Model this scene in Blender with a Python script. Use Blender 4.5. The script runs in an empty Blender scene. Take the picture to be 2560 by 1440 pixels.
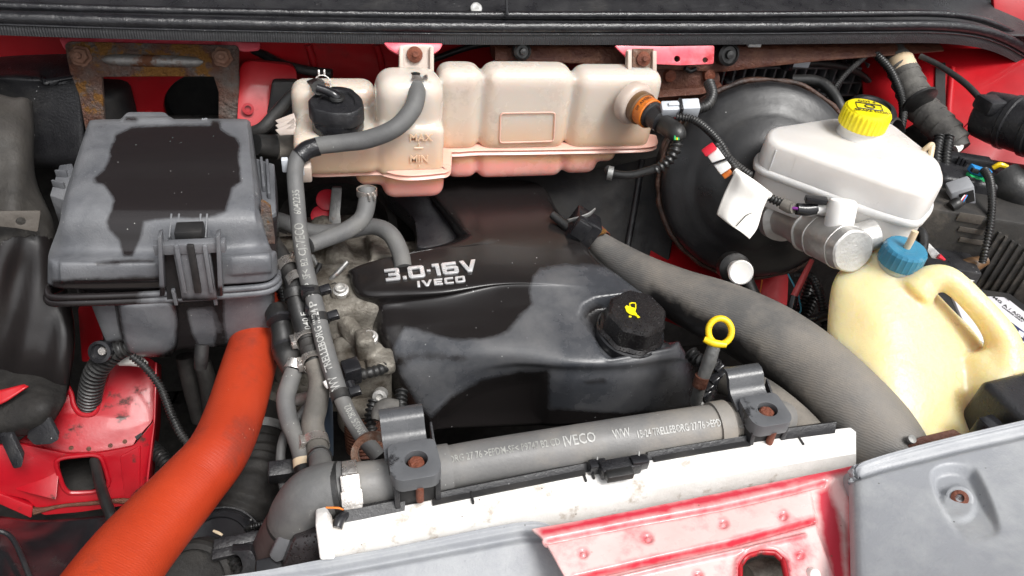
import bpy, bmesh, math, random
import numpy as np
from mathutils import Vector, Matrix
random.seed(7)
V = Vector
sc = bpy.context.scene
COL = sc.collection

# ------------------------------------------------------------------ camera
FPX, CX, CY = 1850.0, 1280.0, 720.0          # focal length in photo pixels (2560 wide)
CAMP = V((0.0, 0.0, 1.65))
# rows: vehicle axes X (across), Y (towards windscreen), Z (up) in camera space
RW = Matrix(((0.97108166, 0.06287131, -0.23032065),
             (-0.2188682, 0.61982555, -0.75360002),
             (0.09538, 0.78221711, 0.61566148)))
cam = bpy.data.objects.new('camera', bpy.data.cameras.new('camera'))
COL.objects.link(cam)
cam.data.sensor_width = 36.0
cam.data.lens = FPX / 2560.0 * 36.0
cam.data.clip_start = 0.02
cam.data.clip_end = 200.0
cam.matrix_world = Matrix.Translation(CAMP) @ RW.to_4x4()
sc.camera = cam

# ------------------------------------------------------------------ light: bright overcast
world = bpy.data.worlds.new('World'); sc.world = world; world.use_nodes = True
wt = world.node_tree; wt.nodes.clear()
wo = wt.nodes.new('ShaderNodeOutputWorld'); wb = wt.nodes.new('ShaderNodeBackground')
sky = wt.nodes.new('ShaderNodeTexSky'); sky.sky_type = 'NISHITA'; sky.sun_disc = False
SUN_EL, SUN_AZ = math.radians(58), math.radians(150)     # azimuth clockwise from +Y
sky.sun_elevation = SUN_EL; sky.sun_rotation = SUN_AZ
sky.air_density = 1.0; sky.dust_density = 4.0; sky.ozone_density = 1.0
hs = wt.nodes.new('ShaderNodeHueSaturation'); hs.inputs['Saturation'].default_value = 0.12   # cloud cover: grey-white
wt.links.new(sky.outputs[0], hs.inputs['Color']); wt.links.new(hs.outputs[0], wb.inputs[0])
wb.inputs[1].default_value = 0.105
wt.links.new(wb.outputs[0], wo.inputs[0])
sun = bpy.data.objects.new('sun', bpy.data.lights.new('sun', 'SUN')); COL.objects.link(sun)
sun.data.energy = 1.5; sun.data.angle = math.radians(20); sun.data.color = (1.0, 0.975, 0.94)
sd = V((math.sin(SUN_AZ) * math.cos(SUN_EL), math.cos(SUN_AZ) * math.cos(SUN_EL), math.sin(SUN_EL)))
sun.rotation_euler = sd.to_track_quat('Z', 'Y').to_euler()
sun.location = (0, -2, 5)
sc.view_settings.view_transform = 'Standard'; sc.view_settings.look = 'None'
sc.view_settings.gamma = 1.0; sc.view_settings.use_curve_mapping = False
sc.view_settings.exposure = 1.0

# ------------------------------------------------------------------ placing helpers (photo pixel + real distance -> place)
def ray(px, py): return RW @ V(((px - CX) / FPX, -(py - CY) / FPX, -1.0))
def W(px, py, d): return CAMP + ray(px, py) * d
def Zp(px, py, z):
    r = ray(px, py); return CAMP + r * ((z - CAMP.z) / r.z)
def Yp(px, py, y):
    r = ray(px, py); return CAMP + r * (y / r.y)
def dep(p): return -(RW.transposed() @ (V(p) - CAMP)).z
def proj(P):
    q = (np.asarray(P) - np.array(CAMP)) @ np.array(RW)
    return np.stack([CX - FPX * q[:, 0] / q[:, 2], CY + FPX * q[:, 1] / q[:, 2]], 1)
def mpx(px, d): return px * d / FPX          # pixels at distance d -> metres
class Plane:
    def __init__(s, a, b, c):                # three (px,py,d)
        s.o = W(*a); s.n = (W(*b) - s.o).cross(W(*c) - s.o).normalized()
        if s.n.dot(CAMP - s.o) < 0: s.n = -s.n
    def at(s, px, py):
        r = ray(px, py); return CAMP + r * ((s.o - CAMP).dot(s.n) / r.dot(s.n))
class PlaneN(Plane):
    def __init__(s, a, n):
        s.o = W(*a) if len(a) == 3 and a[0] > 3 else V(a); s.n = V(n).normalized()
def sdf(P, poly):                            # signed distance, + inside
    P = np.asarray(P, float); A = np.asarray(poly, float); B = np.roll(A, -1, 0)
    d = np.full(len(P), 1e9); ins = np.zeros(len(P), bool)
    for a, b in zip(A, B):
        e = b - a; w = P - a
        t = np.clip((w @ e) / max(e @ e, 1e-9), 0, 1)
        d = np.minimum(d, np.hypot(*(w - t[:, None] * e).T))
        c = ((a[1] > P[:, 1]) != (b[1] > P[:, 1]))
        xx = a[0] + (P[:, 1] - a[1]) * (b[0] - a[0]) / (b[1] - a[1] if abs(b[1] - a[1]) > 1e-9 else 1e-9)
        ins ^= c & (P[:, 0] < xx)
    return np.where(ins, d, -d)
def sdline(P, line):                         # distance to a polyline
    P = np.asarray(P, float); A = np.asarray(line, float); d = np.full(len(P), 1e9)
    for a, b in zip(A[:-1], A[1:]):
        e = b - a; w = P - a; t = np.clip((w @ e) / max(e @ e, 1e-9), 0, 1)
        d = np.minimum(d, np.hypot(*(w - t[:, None] * e).T))
    return d
def sst(x, a, b):
    t = np.clip((x - a) / (b - a), 0, 1); return t * t * (3 - 2 * t)
def cr(P, n, closed=False):                  # Catmull-Rom through points, n samples per span
    P = [np.asarray(p, float) for p in P]; out = []
    N = len(P)
    rng = range(N) if closed else range(N - 1)
    for i in rng:
        p1, p2 = P[i], P[(i + 1) % N]
        p0 = P[(i - 1) % N] if closed or i > 0 else 2 * p1 - p2
        p3 = P[(i + 2) % N] if closed or i + 2 < N else 2 * p2 - p1
        for k in range(n):
            t = k / n
            out.append(0.5 * ((2 * p1) + (-p0 + p2) * t + (2 * p0 - 5 * p1 + 4 * p2 - p3) * t * t + (-p0 + 3 * p1 - 3 * p2 + p3) * t ** 3))
    if not closed: out.append(P[-1])
    return out
def fillet(P, r, n=5):                       # round the corners of a closed polygon (2D or 3D)
    P = [np.asarray(p, float) for p in P]; out = []; N = len(P)
    for i in range(N):
        a, b, c = P[i - 1], P[i], P[(i + 1) % N]
        la, lc = np.linalg.norm(a - b), np.linalg.norm(c - b)
        k = min(r, la * .48, lc * .48)
        s, e = b + (a - b) / max(la, 1e-9) * k, b + (c - b) / max(lc, 1e-9) * k
        for j in range(n + 1):
            t = j / n; out.append((1 - t) ** 2 * s + 2 * t * (1 - t) * b + t * t * e)
    return out

# ------------------------------------------------------------------ mesh collector
class G:
    def __init__(s): s.bm = bmesh.new()
    def face(s, vs):
        try: return s.bm.faces.new(vs)
        except ValueError: return None
    def loft(s, loops, cap=(True, True), close=True):
        vs = [[s.bm.verts.new(V(p)) for p in L] for L in loops]
        n = len(vs[0])
        for A, B in zip(vs[:-1], vs[1:]):
            for i in range(n if close else n - 1):
                j = (i + 1) % n; s.face((A[i], A[j], B[j], B[i]))
        if cap[0]: s.face(list(reversed(vs[0])))
        if cap[1]: s.face(vs[-1])
        return vs
    def tube(s, pts, r, seg=14, sub=8, cap=True, corr=None, closed=False, flat=None):
        """pts world points; r number or list; corr=(pitch, amplitude) makes a corrugated sleeve"""
        rr = r if isinstance(r, (list, tuple)) else [r] * len(pts)
        Q = cr([list(p) + [q] for p, q in zip(pts, rr)], sub, closed)
        Q = np.array(Q)
        if corr:
            L = np.concatenate([[0], np.cumsum(np.linalg.norm(np.diff(Q[:, :3], axis=0), axis=1))])
            m = max(int(L[-1] / corr[0] * 4), 8); t = np.linspace(0, L[-1], m)
            Q = np.stack([np.interp(t, L, Q[:, k]) for k in range(4)], 1)
            ph = np.array([0, 1, 1, 0])[np.arange(m) % 4]
            Q[:, 3] += corr[1] * (ph - .5)
        C = [V(q[:3]) for q in Q]; n = len(C)
        T = []
        for i in range(n):
            a = C[i - 1] if i or closed else C[0]; b = C[(i + 1) % n] if (i + 1 < n or closed) else C[-1]
            T.append((b - a).normalized())
        N = T[0].orthogonal().normalized(); loops = []
        for i in range(n):
            N = (N - T[i] * N.dot(T[i])).normalized(); B = T[i].cross(N)
            loops.append([C[i] + (N * math.cos(2 * math.pi * k / seg) + B * math.sin(2 * math.pi * k / seg)) * Q[i, 3] for k in range(seg)])
        if closed: loops.append(loops[0]); cap = False
        s.loft(loops, (cap, cap)); return s
    def lathe(s, o, ax, prof, seg=32, cap=(True, True), poly=None):
        """prof: (radius, height along axis). poly: optional list of per-angle radius factors"""
        ax = V(ax).normalized(); N = ax.orthogonal().normalized(); B = ax.cross(N); o = V(o); loops = []
        for r, h in prof:
            L = []
            for k in range(seg):
                a = 2 * math.pi * k / seg; q = r * (poly[k % len(poly)] if poly else 1)
                L.append(o + ax * h + (N * math.cos(a) + B * math.sin(a)) * q)
            loops.append(L)
        s.loft(loops, cap); return s
    def prism(s, loops, vec, bev=0, seg=2):
        """loops: outer outline + holes (3D, coplanar); extruded along vec"""
        bm = bmesh.new(); E = []
        for L in loops:
            vs = [bm.verts.new(V(p)) for p in L]
            E += [bm.edges.new((vs[i], vs[(i + 1) % len(vs)])) for i in range(len(vs))]
        if len(loops) == 1: bm.faces.new([v for v in bm.verts])
        else: bmesh.ops.triangle_fill(bm, edges=E, use_beauty=True)
        base = list(bm.faces)
        res = bmesh.ops.extrude_face_region(bm, geom=base)
        bmesh.ops.translate(bm, vec=V(vec), verts=[e for e in res['geom'] if isinstance(e, bmesh.types.BMVert)])
        bmesh.ops.recalc_face_normals(bm, faces=bm.faces)
        if bev:
            ed = [e for e in bm.edges if len(e.link_faces) == 2 and e.calc_face_angle(0) > 0.9]
            bmesh.ops.bevel(bm, geom=ed, offset=bev, segments=seg, affect='EDGES', profile=.5, clamp_overlap=True)
        s.merge(bm); return s
    def merge(s, bm):
        me = bpy.data.meshes.new('tmp'); bm.to_mesh(me); bm.free(); s.bm.from_mesh(me); bpy.data.meshes.remove(me)
    def box(s, c, ax, half, bev=0, seg=2):
        c = V(c); ax = [V(a).normalized() for a in ax]; h = half; bm = bmesh.new()
        P = [bm.verts.new(c + ax[0] * h[0] * i + ax[1] * h[1] * j + ax[2] * h[2] * k) for i in (-1, 1) for j in (-1, 1) for k in (-1, 1)]
        for f in ((0, 1, 3, 2), (4, 6, 7, 5), (0, 4, 5, 1), (2, 3, 7, 6), (0, 2, 6, 4), (1, 5, 7, 3)): bm.faces.new([P[i] for i in f])
        bmesh.ops.recalc_face_normals(bm, faces=bm.faces)
        if bev: bmesh.ops.bevel(bm, geom=list(bm.edges), offset=bev, segments=seg, affect='EDGES', profile=.5, clamp_overlap=True)
        s.merge(bm); return s
    def grid(s, P, flip=False):              # P[r][c] world points
        vs = [[s.bm.verts.new(V(p)) for p in r] for r in P]
        for a in range(len(vs) - 1):
            for b in range(len(vs[0]) - 1):
                q = (vs[a][b], vs[a + 1][b], vs[a + 1][b + 1], vs[a][b + 1])
                s.face(q if not flip else q[::-1])
        return s
    def mesh(s, name, angle=40, flat=False, recalc=True):
        if recalc: bmesh.ops.recalc_face_normals(s.bm, faces=s.bm.faces)
        me = bpy.data.meshes.new(name); s.bm.to_mesh(me); s.bm.free()
        if not flat:
            me.polygons.foreach_set('use_smooth', [True] * len(me.polygons))
            me.set_sharp_from_angle(angle=math.radians(angle))
        return me

def densify(g, mx, rounds=5):
    for _ in range(rounds):
        E_ = [e for e in g.bm.edges if e.calc_length() > mx]
        if not E_: break
        bmesh.ops.subdivide_edges(g.bm, edges=E_, cuts=1, use_grid_fill=True)
    return g
ORG = {}
def _link(name, me, mat, parent, org):
    me.transform(Matrix.Translation(-org))
    o = bpy.data.objects.new(name, me); COL.objects.link(o)
    if mat is not None: me.materials.append(mat)
    ORG[o.name] = org
    if parent is not None: o.parent = parent
    else: o.location = org
    return o
def thing(name, label, cat, at, group=None):
    o = bpy.data.objects.new(name, None); COL.objects.link(o); o.location = at
    o.empty_display_size = .02
    o['label'] = label; o['category'] = cat
    if group: o['group'] = group
    ORG[o.name] = V(at); return o
def part(parent, name, g, mat, angle=40, label=None):
    me = g.mesh(name, angle) if isinstance(g, G) else g
    o = _link(name, me, mat, parent, ORG[parent.name])
    if label: o['label'] = label
    return o
def solo(name, label, cat, g, mat, angle=40, group=None):
    me = g.mesh(name, angle) if isinstance(g, G) else g
    co = np.empty(len(me.vertices) * 3); me.vertices.foreach_get('co', co); co = co.reshape(-1, 3)
    org = V(((co[:, 0].min() + co[:, 0].max()) / 2, (co[:, 1].min() + co[:, 1].max()) / 2, co[:, 2].min()))
    o = _link(name, me, mat, None, org)
    o['label'] = label; o['category'] = cat
    if group: o['group'] = group
    return o
def structure(name, g, mat, angle=40):
    me = g.mesh(name, angle) if isinstance(g, G) else g
    o = _link(name, me, mat, None, V((0, 0, 0))); o['kind'] = 'structure'; return o
def hose(pts, **k):                          # pts: (px,py,d,radius in px)
    return G().tube([W(p[0], p[1], p[2]) for p in pts], [mpx(p[3], p[2]) for p in pts], **k)
def surf(rows, nu, nv):                      # smooth surface through rows of control points
    R = [np.array(cr([np.array(p) for p in r], nu)) for r in rows]
    Cc = [np.array(cr([r[i] for r in R], nv)) for i in range(len(R[0]))]
    return np.stack(Cc, 1)                   # [row, col, 3]
def displace(P, f):                          # push a surface along its normal; f(pixels Nx2)->metres
    du = np.gradient(P, axis=1); dv = np.gradient(P, axis=0)
    n = np.cross(dv, du); n /= np.linalg.norm(n, axis=2, keepdims=True) + 1e-12
    c = np.array(CAMP) - P
    n *= np.sign((n * c).sum(2).mean() + 1e-12)
    h = f(proj(P.reshape(-1, 3))).reshape(P.shape[:2])
    return P + n * h[:, :, None]
def attr(o, name, fn):                       # float attribute per vertex from the photo position of the vertex
    me = o.data; n = len(me.vertices); co = np.empty(n * 3); me.vertices.foreach_get('co', co)
    a = me.attributes.new(name, 'FLOAT', 'POINT'); a.data.foreach_set('value', fn(proj(co.reshape(-1, 3) + np.array(ORG[o.name]))))
def solid(o, t, off=-1):
    m = o.modifiers.new('thickness', 'SOLIDIFY'); m.thickness = t; m.offset = off; return o
def remesh(o, vox, it=6):
    m = o.modifiers.new('blow_mould', 'REMESH'); m.mode = 'VOXEL'; m.voxel_size = vox; m.use_smooth_shade = True
    m = o.modifiers.new('soften', 'SMOOTH'); m.factor = .5; m.iterations = it; return o
def textmesh(s, size=1.0, extrude=0.0, bold=0.0, shear=0.0, space=1.0, width=1.0, res=3):
    cu = bpy.data.curves.new('t', 'FONT'); cu.body = s; cu.size = size; cu.extrude = extrude; cu.offset = bold
    cu.shear = shear; cu.space_character = space; cu.align_x = 'CENTER'; cu.align_y = 'CENTER'; cu.resolution_u = res
    o = bpy.data.objects.new('t', cu); COL.objects.link(o)
    bpy.context.view_layer.update()
    me = bpy.data.meshes.new_from_object(o.evaluated_get(bpy.context.evaluated_depsgraph_get()))
    bpy.data.objects.remove(o); bpy.data.curves.remove(cu)
    if width != 1: me.transform(Matrix.Scale(width, 4, (1, 0, 0)))
    return me
def text_plane(s, o, x, y, size, **k):       # flat or raised lettering
    me = textmesh(s, size, **k); x = V(x).normalized(); y = (V(y) - x * x.dot(V(y))).normalized(); n = x.cross(y)
    m = Matrix((x, y, n)).transposed().to_4x4(); me.transform(Matrix.Translation(V(o)) @ m)
    return me
def text_tube(s, pts, s0, size, lift=0.0009, turn=0.0, flip=False, width=1.0, bold=0.0, toward=None, res=2, fit=None):
    """ink printed on a hose: pts (px,py,d,rpx); s0 = arc position (0..1) of the text centre"""
    Q = np.array(cr([list(W(p[0], p[1], p[2])) + [mpx(p[3], p[2])] for p in pts], 24))
    L = np.concatenate([[0], np.cumsum(np.linalg.norm(np.diff(Q[:, :3], axis=0), axis=1))])
    me = textmesh(s, size, width=width, bold=bold, res=res); c0 = s0 * L[-1]; sg = -1 if flip else 1
    if fit:                                  # stretch the line of print between two places on the hose
        pq = proj(Q[:, :3]); ab = [L[np.argmin(((pq - np.array(f)) ** 2).sum(1))] for f in fit]
        sg = 1 if ab[1] > ab[0] else -1; c0 = sum(ab) / 2; xs_ = [v.co.x for v in me.vertices]; k_ = abs(ab[1] - ab[0]) / (max(xs_) - min(xs_)); m_ = (max(xs_) + min(xs_)) / 2
        for v in me.vertices: v.co.x = (v.co.x - m_) * k_
    for v in me.vertices:
        t = min(max(c0 + sg * v.co.x, 0), L[-1]); e = 9e-3
        c = V([np.interp(t, L, Q[:, k]) for k in range(3)]); r = np.interp(t, L, Q[:, 3])
        T = (V([np.interp(t + e, L, Q[:, k]) for k in range(3)]) - V([np.interp(t - e, L, Q[:, k]) for k in range(3)])).normalized()
        N = (toward or (CAMP - c)); N = (N - T * N.dot(T)).normalized(); B = N.cross(T * sg)
        a = v.co.y / r + turn
        v.co = c + (N * math.cos(a) + B * math.sin(a)) * (r + lift)
    return me
def hexprof(n=6, seg=36, k=.06):             # slightly lobed ring factors
    return [1 + k * (abs(((i * n / seg) % 1) - .5) * 2 - .5) for i in range(seg)]
# ------------------------------------------------------------------ materials
def mat(name, c1, c2=None, ns=25, rough=.5, rv=.12, metal=0, bump=0, bs=250, coat=0, crough=.08, sss=0, sssr=(.02, .015, .01),
        dirt=None, dirt_s=12, dirt_a=(.5, .7), dr=.75, spec=.5, wet=None, drops=0, wave=None, ramp=None, spk=None, ior=1.5, trans=0, detail=6):
    """c1/c2 mottled by noise; dirt = third colour in patches; wet = attribute holding a shape of wetness; ramp = height colours"""
    m = bpy.data.materials.new(name); m.use_nodes = True; nt = m.node_tree; nd = nt.nodes; ln = nt.links
    b = nd['Principled BSDF']; tc = nd.new('ShaderNodeTexCoord'); co = tc.outputs['Object']
    def noise(s, d=6, r=.6, w=None):
        n = nd.new('ShaderNodeTexNoise'); n.inputs['Scale'].default_value = s; n.inputs['Detail'].default_value = d; n.inputs['Roughness'].default_value = r
        ln.new(co, n.inputs['Vector']); return n.outputs['Fac']
    def mr(v, a, bb, lo=0., hi=1.):
        n = nd.new('ShaderNodeMapRange'); n.clamp = True; n.inputs['From Min'].default_value = a; n.inputs['From Max'].default_value = bb
        n.inputs['To Min'].default_value = lo; n.inputs['To Max'].default_value = hi; ln.new(v, n.inputs['Value']); return n.outputs['Result']
    def mix(f, A, B):
        n = nd.new('ShaderNodeMix'); n.data_type = 'RGBA'
        if isinstance(f, float): n.inputs[0].default_value = f
        else: ln.new(f, n.inputs[0])
        for i, q in ((6, A), (7, B)):
            if isinstance(q, tuple): n.inputs[i].default_value = q + (1,) if len(q) == 3 else q
            else: ln.new(q, n.inputs[i])
        return n.outputs[2]
    def mth(op, a, bb):
        n = nd.new('ShaderNodeMath'); n.operation = op
        for i, q in enumerate((a, bb)):
            if isinstance(q, (int, float)): n.inputs[i].default_value = q
            else: ln.new(q, n.inputs[i])
        return n.outputs[0]
    c2 = c2 or tuple(x * .75 for x in c1)
    nf = mr(noise(ns, detail), .35, .65)
    if ramp:                                 # (axis range, [(pos, colour)...]) along object Z
        sx = nd.new('ShaderNodeSeparateXYZ'); ln.new(co, sx.inputs[0])
        h = mth('ADD', mr(sx.outputs['Z'], ramp[0], ramp[1]), mth('MULTIPLY', mth('SUBTRACT', noise(14, 4), .5), ramp[3] if len(ramp) > 3 else .12))
        rp = nd.new('ShaderNodeValToRGB'); el = rp.color_ramp.elements
        for i, (p, c) in enumerate(ramp[2]):
            e = el[i] if i < 2 else el.new(p)
            e.position = p; e.color = c + (1,)
        ln.new(h, rp.inputs[0]); col = mix(mth('MULTIPLY', nf, .25), rp.outputs[0], c2)
    else: col = mix(nf, c1, c2)
    ro = mr(noise(ns * 1.7), .3, .7, max(rough - rv, .02), min(rough + rv, 1))
    if dirt:
        df = mr(noise(dirt_s, 8, .68), *dirt_a)
        col = mix(df, col, dirt); n = nd.new('ShaderNodeMix'); ln.new(df, n.inputs[0]); ln.new(ro, n.inputs[2]); n.inputs[3].default_value = dr; ro = n.outputs[0]
    hgt = None
    if bump:
        hgt = mth('MULTIPLY', noise(bs, 8, .65), bump)
    if wave:                                 # (scale, amount, axis-direction) fine wound-fabric or rib relief
        wv = nd.new('ShaderNodeTexWave'); wv.wave_type = 'BANDS'; wv.bands_direction = wave[2]; wv.inputs['Scale'].default_value = wave[0]; wv.inputs['Distortion'].default_value = wave[3] if len(wave) > 3 else 1.5
        wv.inputs['Detail'].default_value = 1
        ln.new(co, wv.inputs['Vector']); q = mth('MULTIPLY', wv.outputs['Fac'], wave[1]); hgt = q if hgt is None else mth('ADD', hgt, q)
    if wet:
        at = nd.new('ShaderNodeAttribute'); at.attribute_name = wet[0]
        wob = mth('MULTIPLY', mth('SUBTRACT', noise(wet[2] if len(wet) > 2 else 60, 5), .5), wet[3] if len(wet) > 3 else 26.)
        sf = wet[5] if len(wet) > 5 else 1.2; wf = mr(mth('ADD', at.outputs['Fac'], wob), -sf, sf)
        col = mix(wf, col, wet[1]); n = nd.new('ShaderNodeMix'); ln.new(wf, n.inputs[0]); ln.new(ro, n.inputs[2]); n.inputs[3].default_value = wet[4] if len(wet) > 4 else .16; ro = n.outputs[0]
        if hgt is not None:
            hgt = mth('MULTIPLY', hgt, mth('SUBTRACT', 1.0, mth('MULTIPLY', wf, .8)))
    if spk:                                  # tiny light specks: dust and grit
        v = nd.new('ShaderNodeTexVoronoi'); v.inputs['Scale'].default_value = spk[1]; ln.new(co, v.inputs['Vector'])
        f = mth('MULTIPLY', mr(v.outputs['Distance'], .05, .09, 1, 0), mr(noise(20), .52, .62))
        col = mix(f, col, spk[0])
    if drops:
        v = nd.new('ShaderNodeTexVoronoi'); v.inputs['Scale'].default_value = drops; ln.new(co, v.inputs['Vector'])
        dm = mth('MULTIPLY', mr(v.outputs['Distance'], 0, .36, 1, 0), mr(noise(45, 3), .42, .56))
        q = mth('MULTIPLY', mth('POWER', dm, .5), .9 / drops); hgt = q if hgt is None else mth('ADD', hgt, q)
        n = nd.new('ShaderNodeMix'); ln.new(mr(dm, 0, .1), n.inputs[0]); ln.new(ro, n.inputs[2]); n.inputs[3].default_value = .05; ro = n.outputs[0]
    if hgt is not None:
        bp = nd.new('ShaderNodeBump'); bp.inputs['Strength'].default_value = 1; bp.inputs['Distance'].default_value = 1; ln.new(hgt, bp.inputs['Height']); ln.new(bp.outputs[0], b.inputs['Normal'])
    ln.new(col, b.inputs['Base Color']); ln.new(ro, b.inputs['Roughness'])
    b.inputs['Metallic'].default_value = metal; b.inputs['Specular IOR Level'].default_value = spec
    if coat: b.inputs['Coat Weight'].default_value = coat; b.inputs['Coat Roughness'].default_value = crough
    if sss: b.inputs['Subsurface Weight'].default_value = sss; b.inputs['Subsurface Radius'].default_value = sssr; b.inputs['Subsurface Scale'].default_value = 1.0
    if trans: b.inputs['Transmission Weight'].default_value = trans
    return m
DUST = (.30, .28, .25)
M = {}
M['black'] = mat('black_plastic', (.012, .012, .014), (.022, .022, .024), rough=.34, bump=.0008, bs=300, dirt=(.04, .038, .036), dirt_a=(.56, .78), dr=.5, spk=((.35, .35, .35), 90))
M['blackgloss'] = mat('gloss_black', (.012, .012, .014), (.02, .02, .022), rough=.2, rv=.08, bump=.0002, bs=80, dirt=(.05, .045, .042), dirt_a=(.6, .8), dr=.5)
M['matblack'] = mat('matte_black', (.008, .008, .009), (.014, .013, .0125), rough=.65, bump=.0004, dirt=(.03, .027, .025))
M['soot'] = mat('grimy_black', (.009, .008, .0075), (.02, .018, .016), ns=40, rough=.75, bump=.002, bs=60)
M['greyplastic'] = mat('weathered_grey_plastic', (.085, .089, .098), (.13, .134, .145), ns=16, rough=.34, bump=.0006, bs=420, dirt=(.17, .173, .18), dirt_s=11, dirt_a=(.42, .72), dr=.6, spk=((.6, .6, .58), 105), wet=('wet', (.016, .0135, .014), 55, 12., .17, 5.))
M['coverplastic'] = mat('engine_cover_plastic', (.038, .041, .047), (.058, .061, .069), ns=9, rough=.26, rv=.06, bump=.0003, bs=420, dirt=(.105, .105, .108), dirt_s=9, dirt_a=(.44, .72), dr=.42, spk=((.5, .5, .5), 95), wet=('wet', (.012, .0105, .0105), 45, 20., .24, 6.))
M['redpaint'] = mat('red_paint', (.46, .006, .012), (.34, .004, .009), ns=8, rough=.42, coat=.2, dirt=(.10, .012, .010), dirt_s=14, dirt_a=(.58, .78), bump=.0002, bs=60)
M['redrust'] = mat('red_paint_with_rust_specks', (.40, .005, .013), (.28, .004, .01), ns=9, rough=.4, coat=.15, spec=.4, dirt=(.05, .014, .010), dirt_s=26, dirt_a=(.58, .66), bump=.0004, bs=70)
M['pinkpaint'] = mat('faded_red_paint', (.70, .05, .09), (.78, .16, .19), ns=16, rough=.35, coat=.4, dirt=(.45, .02, .03), dirt_s=20, bump=.0002, bs=60)
M['palepink'] = mat('pale_pink_paint', (.72, .44, .42), (.76, .56, .54), ns=9, rough=.32, coat=.35, dirt=(.60, .19, .20), dirt_s=15, dirt_a=(.52, .70), bump=.0003, bs=60, wet=('wet', (.58, .04, .065), 50, 20., .3, 9.), spk=((.22, .10, .06), 60))  # pale pink base, red along the ribs, edges and hole
M['rust'] = mat('flaking_rust', (.13, .05, .026), (.2, .13, .095), ns=55, rough=.8, bump=.006, bs=90, dirt=(.25, .22, .19), dirt_s=40, dirt_a=(.5, .62), detail=10)
M['rustplate'] = mat('flaking_rust_plate', (.15, .058, .034), (.17, .15, .135), ns=34, rough=.7, bump=.02, bs=110, dirt=(.26, .115, .02), dirt_s=15, dirt_a=(.53, .57), detail=14)
M['rustdark'] = mat('dark_rust', (.075, .022, .013), (.12, .045, .024), ns=40, rough=.55, bump=.004, bs=110, dirt=(.20, .10, .06), dirt_s=26, dirt_a=(.55, .75))
M['rustbolt'] = mat('rusty_bolt', (.20, .055, .025), (.11, .03, .015), ns=60, rough=.65, bump=.003, bs=200)
M['tank'] = mat('stained_translucent_plastic', (.5, .4, .3), (.55, .45, .36), ns=10, rough=.25, sss=.9, sssr=(.035, .02, .014), bump=.0002, bs=40,
                ramp=(-.02, .19, [(0.0, (.86, .31, .28)), (.25, (.84, .33, .28)), (.29, (.76, .38, .22)), (.44, (.70, .47, .32)), (.64, (.62, .53, .45)), (1.0, (.58, .53, .48))], .12),
                dirt=(.28, .22, .17), dirt_s=16, dirt_a=(.58, .85), dr=.4)
M['tankseam'] = mat('pink_plastic_seam', (.74, .44, .36), (.72, .38, .30), ns=12, rough=.32, sss=.3, sssr=(.02, .01, .008))
M['tankletter'] = mat('raised_tank_letter', (.74, .52, .36), (.72, .50, .34), rough=.3)
M['tanktab'] = mat('milky_plastic_tab', (.52, .44, .38), (.45, .36, .31), rough=.4, sss=.2)
M['piperubber'] = mat('chalky_grey_rubber', (.13, .129, .128), (.18, .176, .17), ns=12, rough=.48, bump=.0004, bs=260, dirt=(.25, .225, .19), dirt_s=8, dirt_a=(.46, .72), spk=((.4, .4, .38), 110))
M['rubber'] = mat('grey_rubber', (.088, .088, .089), (.12, .12, .118), ns=20, rough=.6, bump=.0005, bs=260, dirt=(.15, .145, .135), dirt_s=11, dirt_a=(.5, .75), spk=((.4, .4, .38), 110))
M['rubberdust'] = mat('dusty_rubber', (.085, .08, .072), (.14, .13, .115), ns=18, rough=.75, bump=.0007, bs=200, dirt=(.22, .195, .165), dirt_s=10, dirt_a=(.45, .7))
M['rubberblack'] = mat('black_rubber', (.012, .012, .012), (.02, .02, .02), ns=20, rough=.4, bump=.0004, bs=240, dirt=(.04, .037, .034))
M['wetrubber'] = mat('wet_black_seal', (.010, .010, .012), (.018, .018, .02), ns=30, rough=.13, rv=.1, bump=.003, bs=35)
M['ribseal'] = mat('ribbed_seal', (.022, .022, .024), (.03, .03, .032), ns=24, rough=.38, wave=(90, .0006, 'X', 2.0), bump=.0006, bs=120)
M['fathose'] = mat('dusty_fat_hose', (.10, .098, .095), (.15, .145, .138), ns=8, rough=.42, bump=.0004, bs=200, dirt=(.21, .187, .16), dirt_s=7, dirt_a=(.42, .66), wave=(120, .00018, 'DIAGONAL', 4.0), wet=('wet', (.018, .017, .017), 45, 46., .3, 14.))
M['orange'] = mat('orange_silicone', (.42, .042, .012), (.33, .029, .009), ns=7, rough=.42, rv=.06, bump=.0003, bs=120, wave=(260, .00006, 'DIAGONAL', 1.5), dirt=(.15, .024, .012), dirt_s=11, dirt_a=(.52, .74), spk=((.6, .3, .2), 80))
M['alu'] = mat('cast_aluminium', (.30, .28, .245), (.17, .155, .13), ns=30, rough=.55, metal=.55, bump=.003, bs=140, dirt=(.075, .062, .048), dirt_s=17, dirt_a=(.46, .62))
M['aluclean'] = mat('clean_aluminium', (.62, .61, .59), (.5, .49, .47), ns=30, rough=.42, metal=.7, bump=.0008, bs=220, dirt=(.3, .28, .25), dirt_s=22, dirt_a=(.58, .8))
M['steel'] = mat('zinc_steel', (.78, .75, .72), (.62, .58, .54), ns=60, rough=.3, metal=.9, bump=.0012, bs=200, dirt=(.32, .2, .13), dirt_s=60, dirt_a=(.62, .72))
M['steeldull'] = mat('dull_galvanised_steel', (.30, .30, .29), (.22, .22, .22), ns=50, rough=.5, metal=.7, bump=.001, bs=180, dirt=(.2, .09, .05), dirt_s=24, dirt_a=(.6, .7))
M['chrome'] = mat('badge_silver', (.74, .74, .75), (.66, .66, .67), rough=.3, metal=.55)
M['white'] = mat('white_plastic', (.80, .79, .77), (.74, .72, .69), ns=12, rough=.38, sss=.15, bump=.0002, bs=60)
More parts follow.
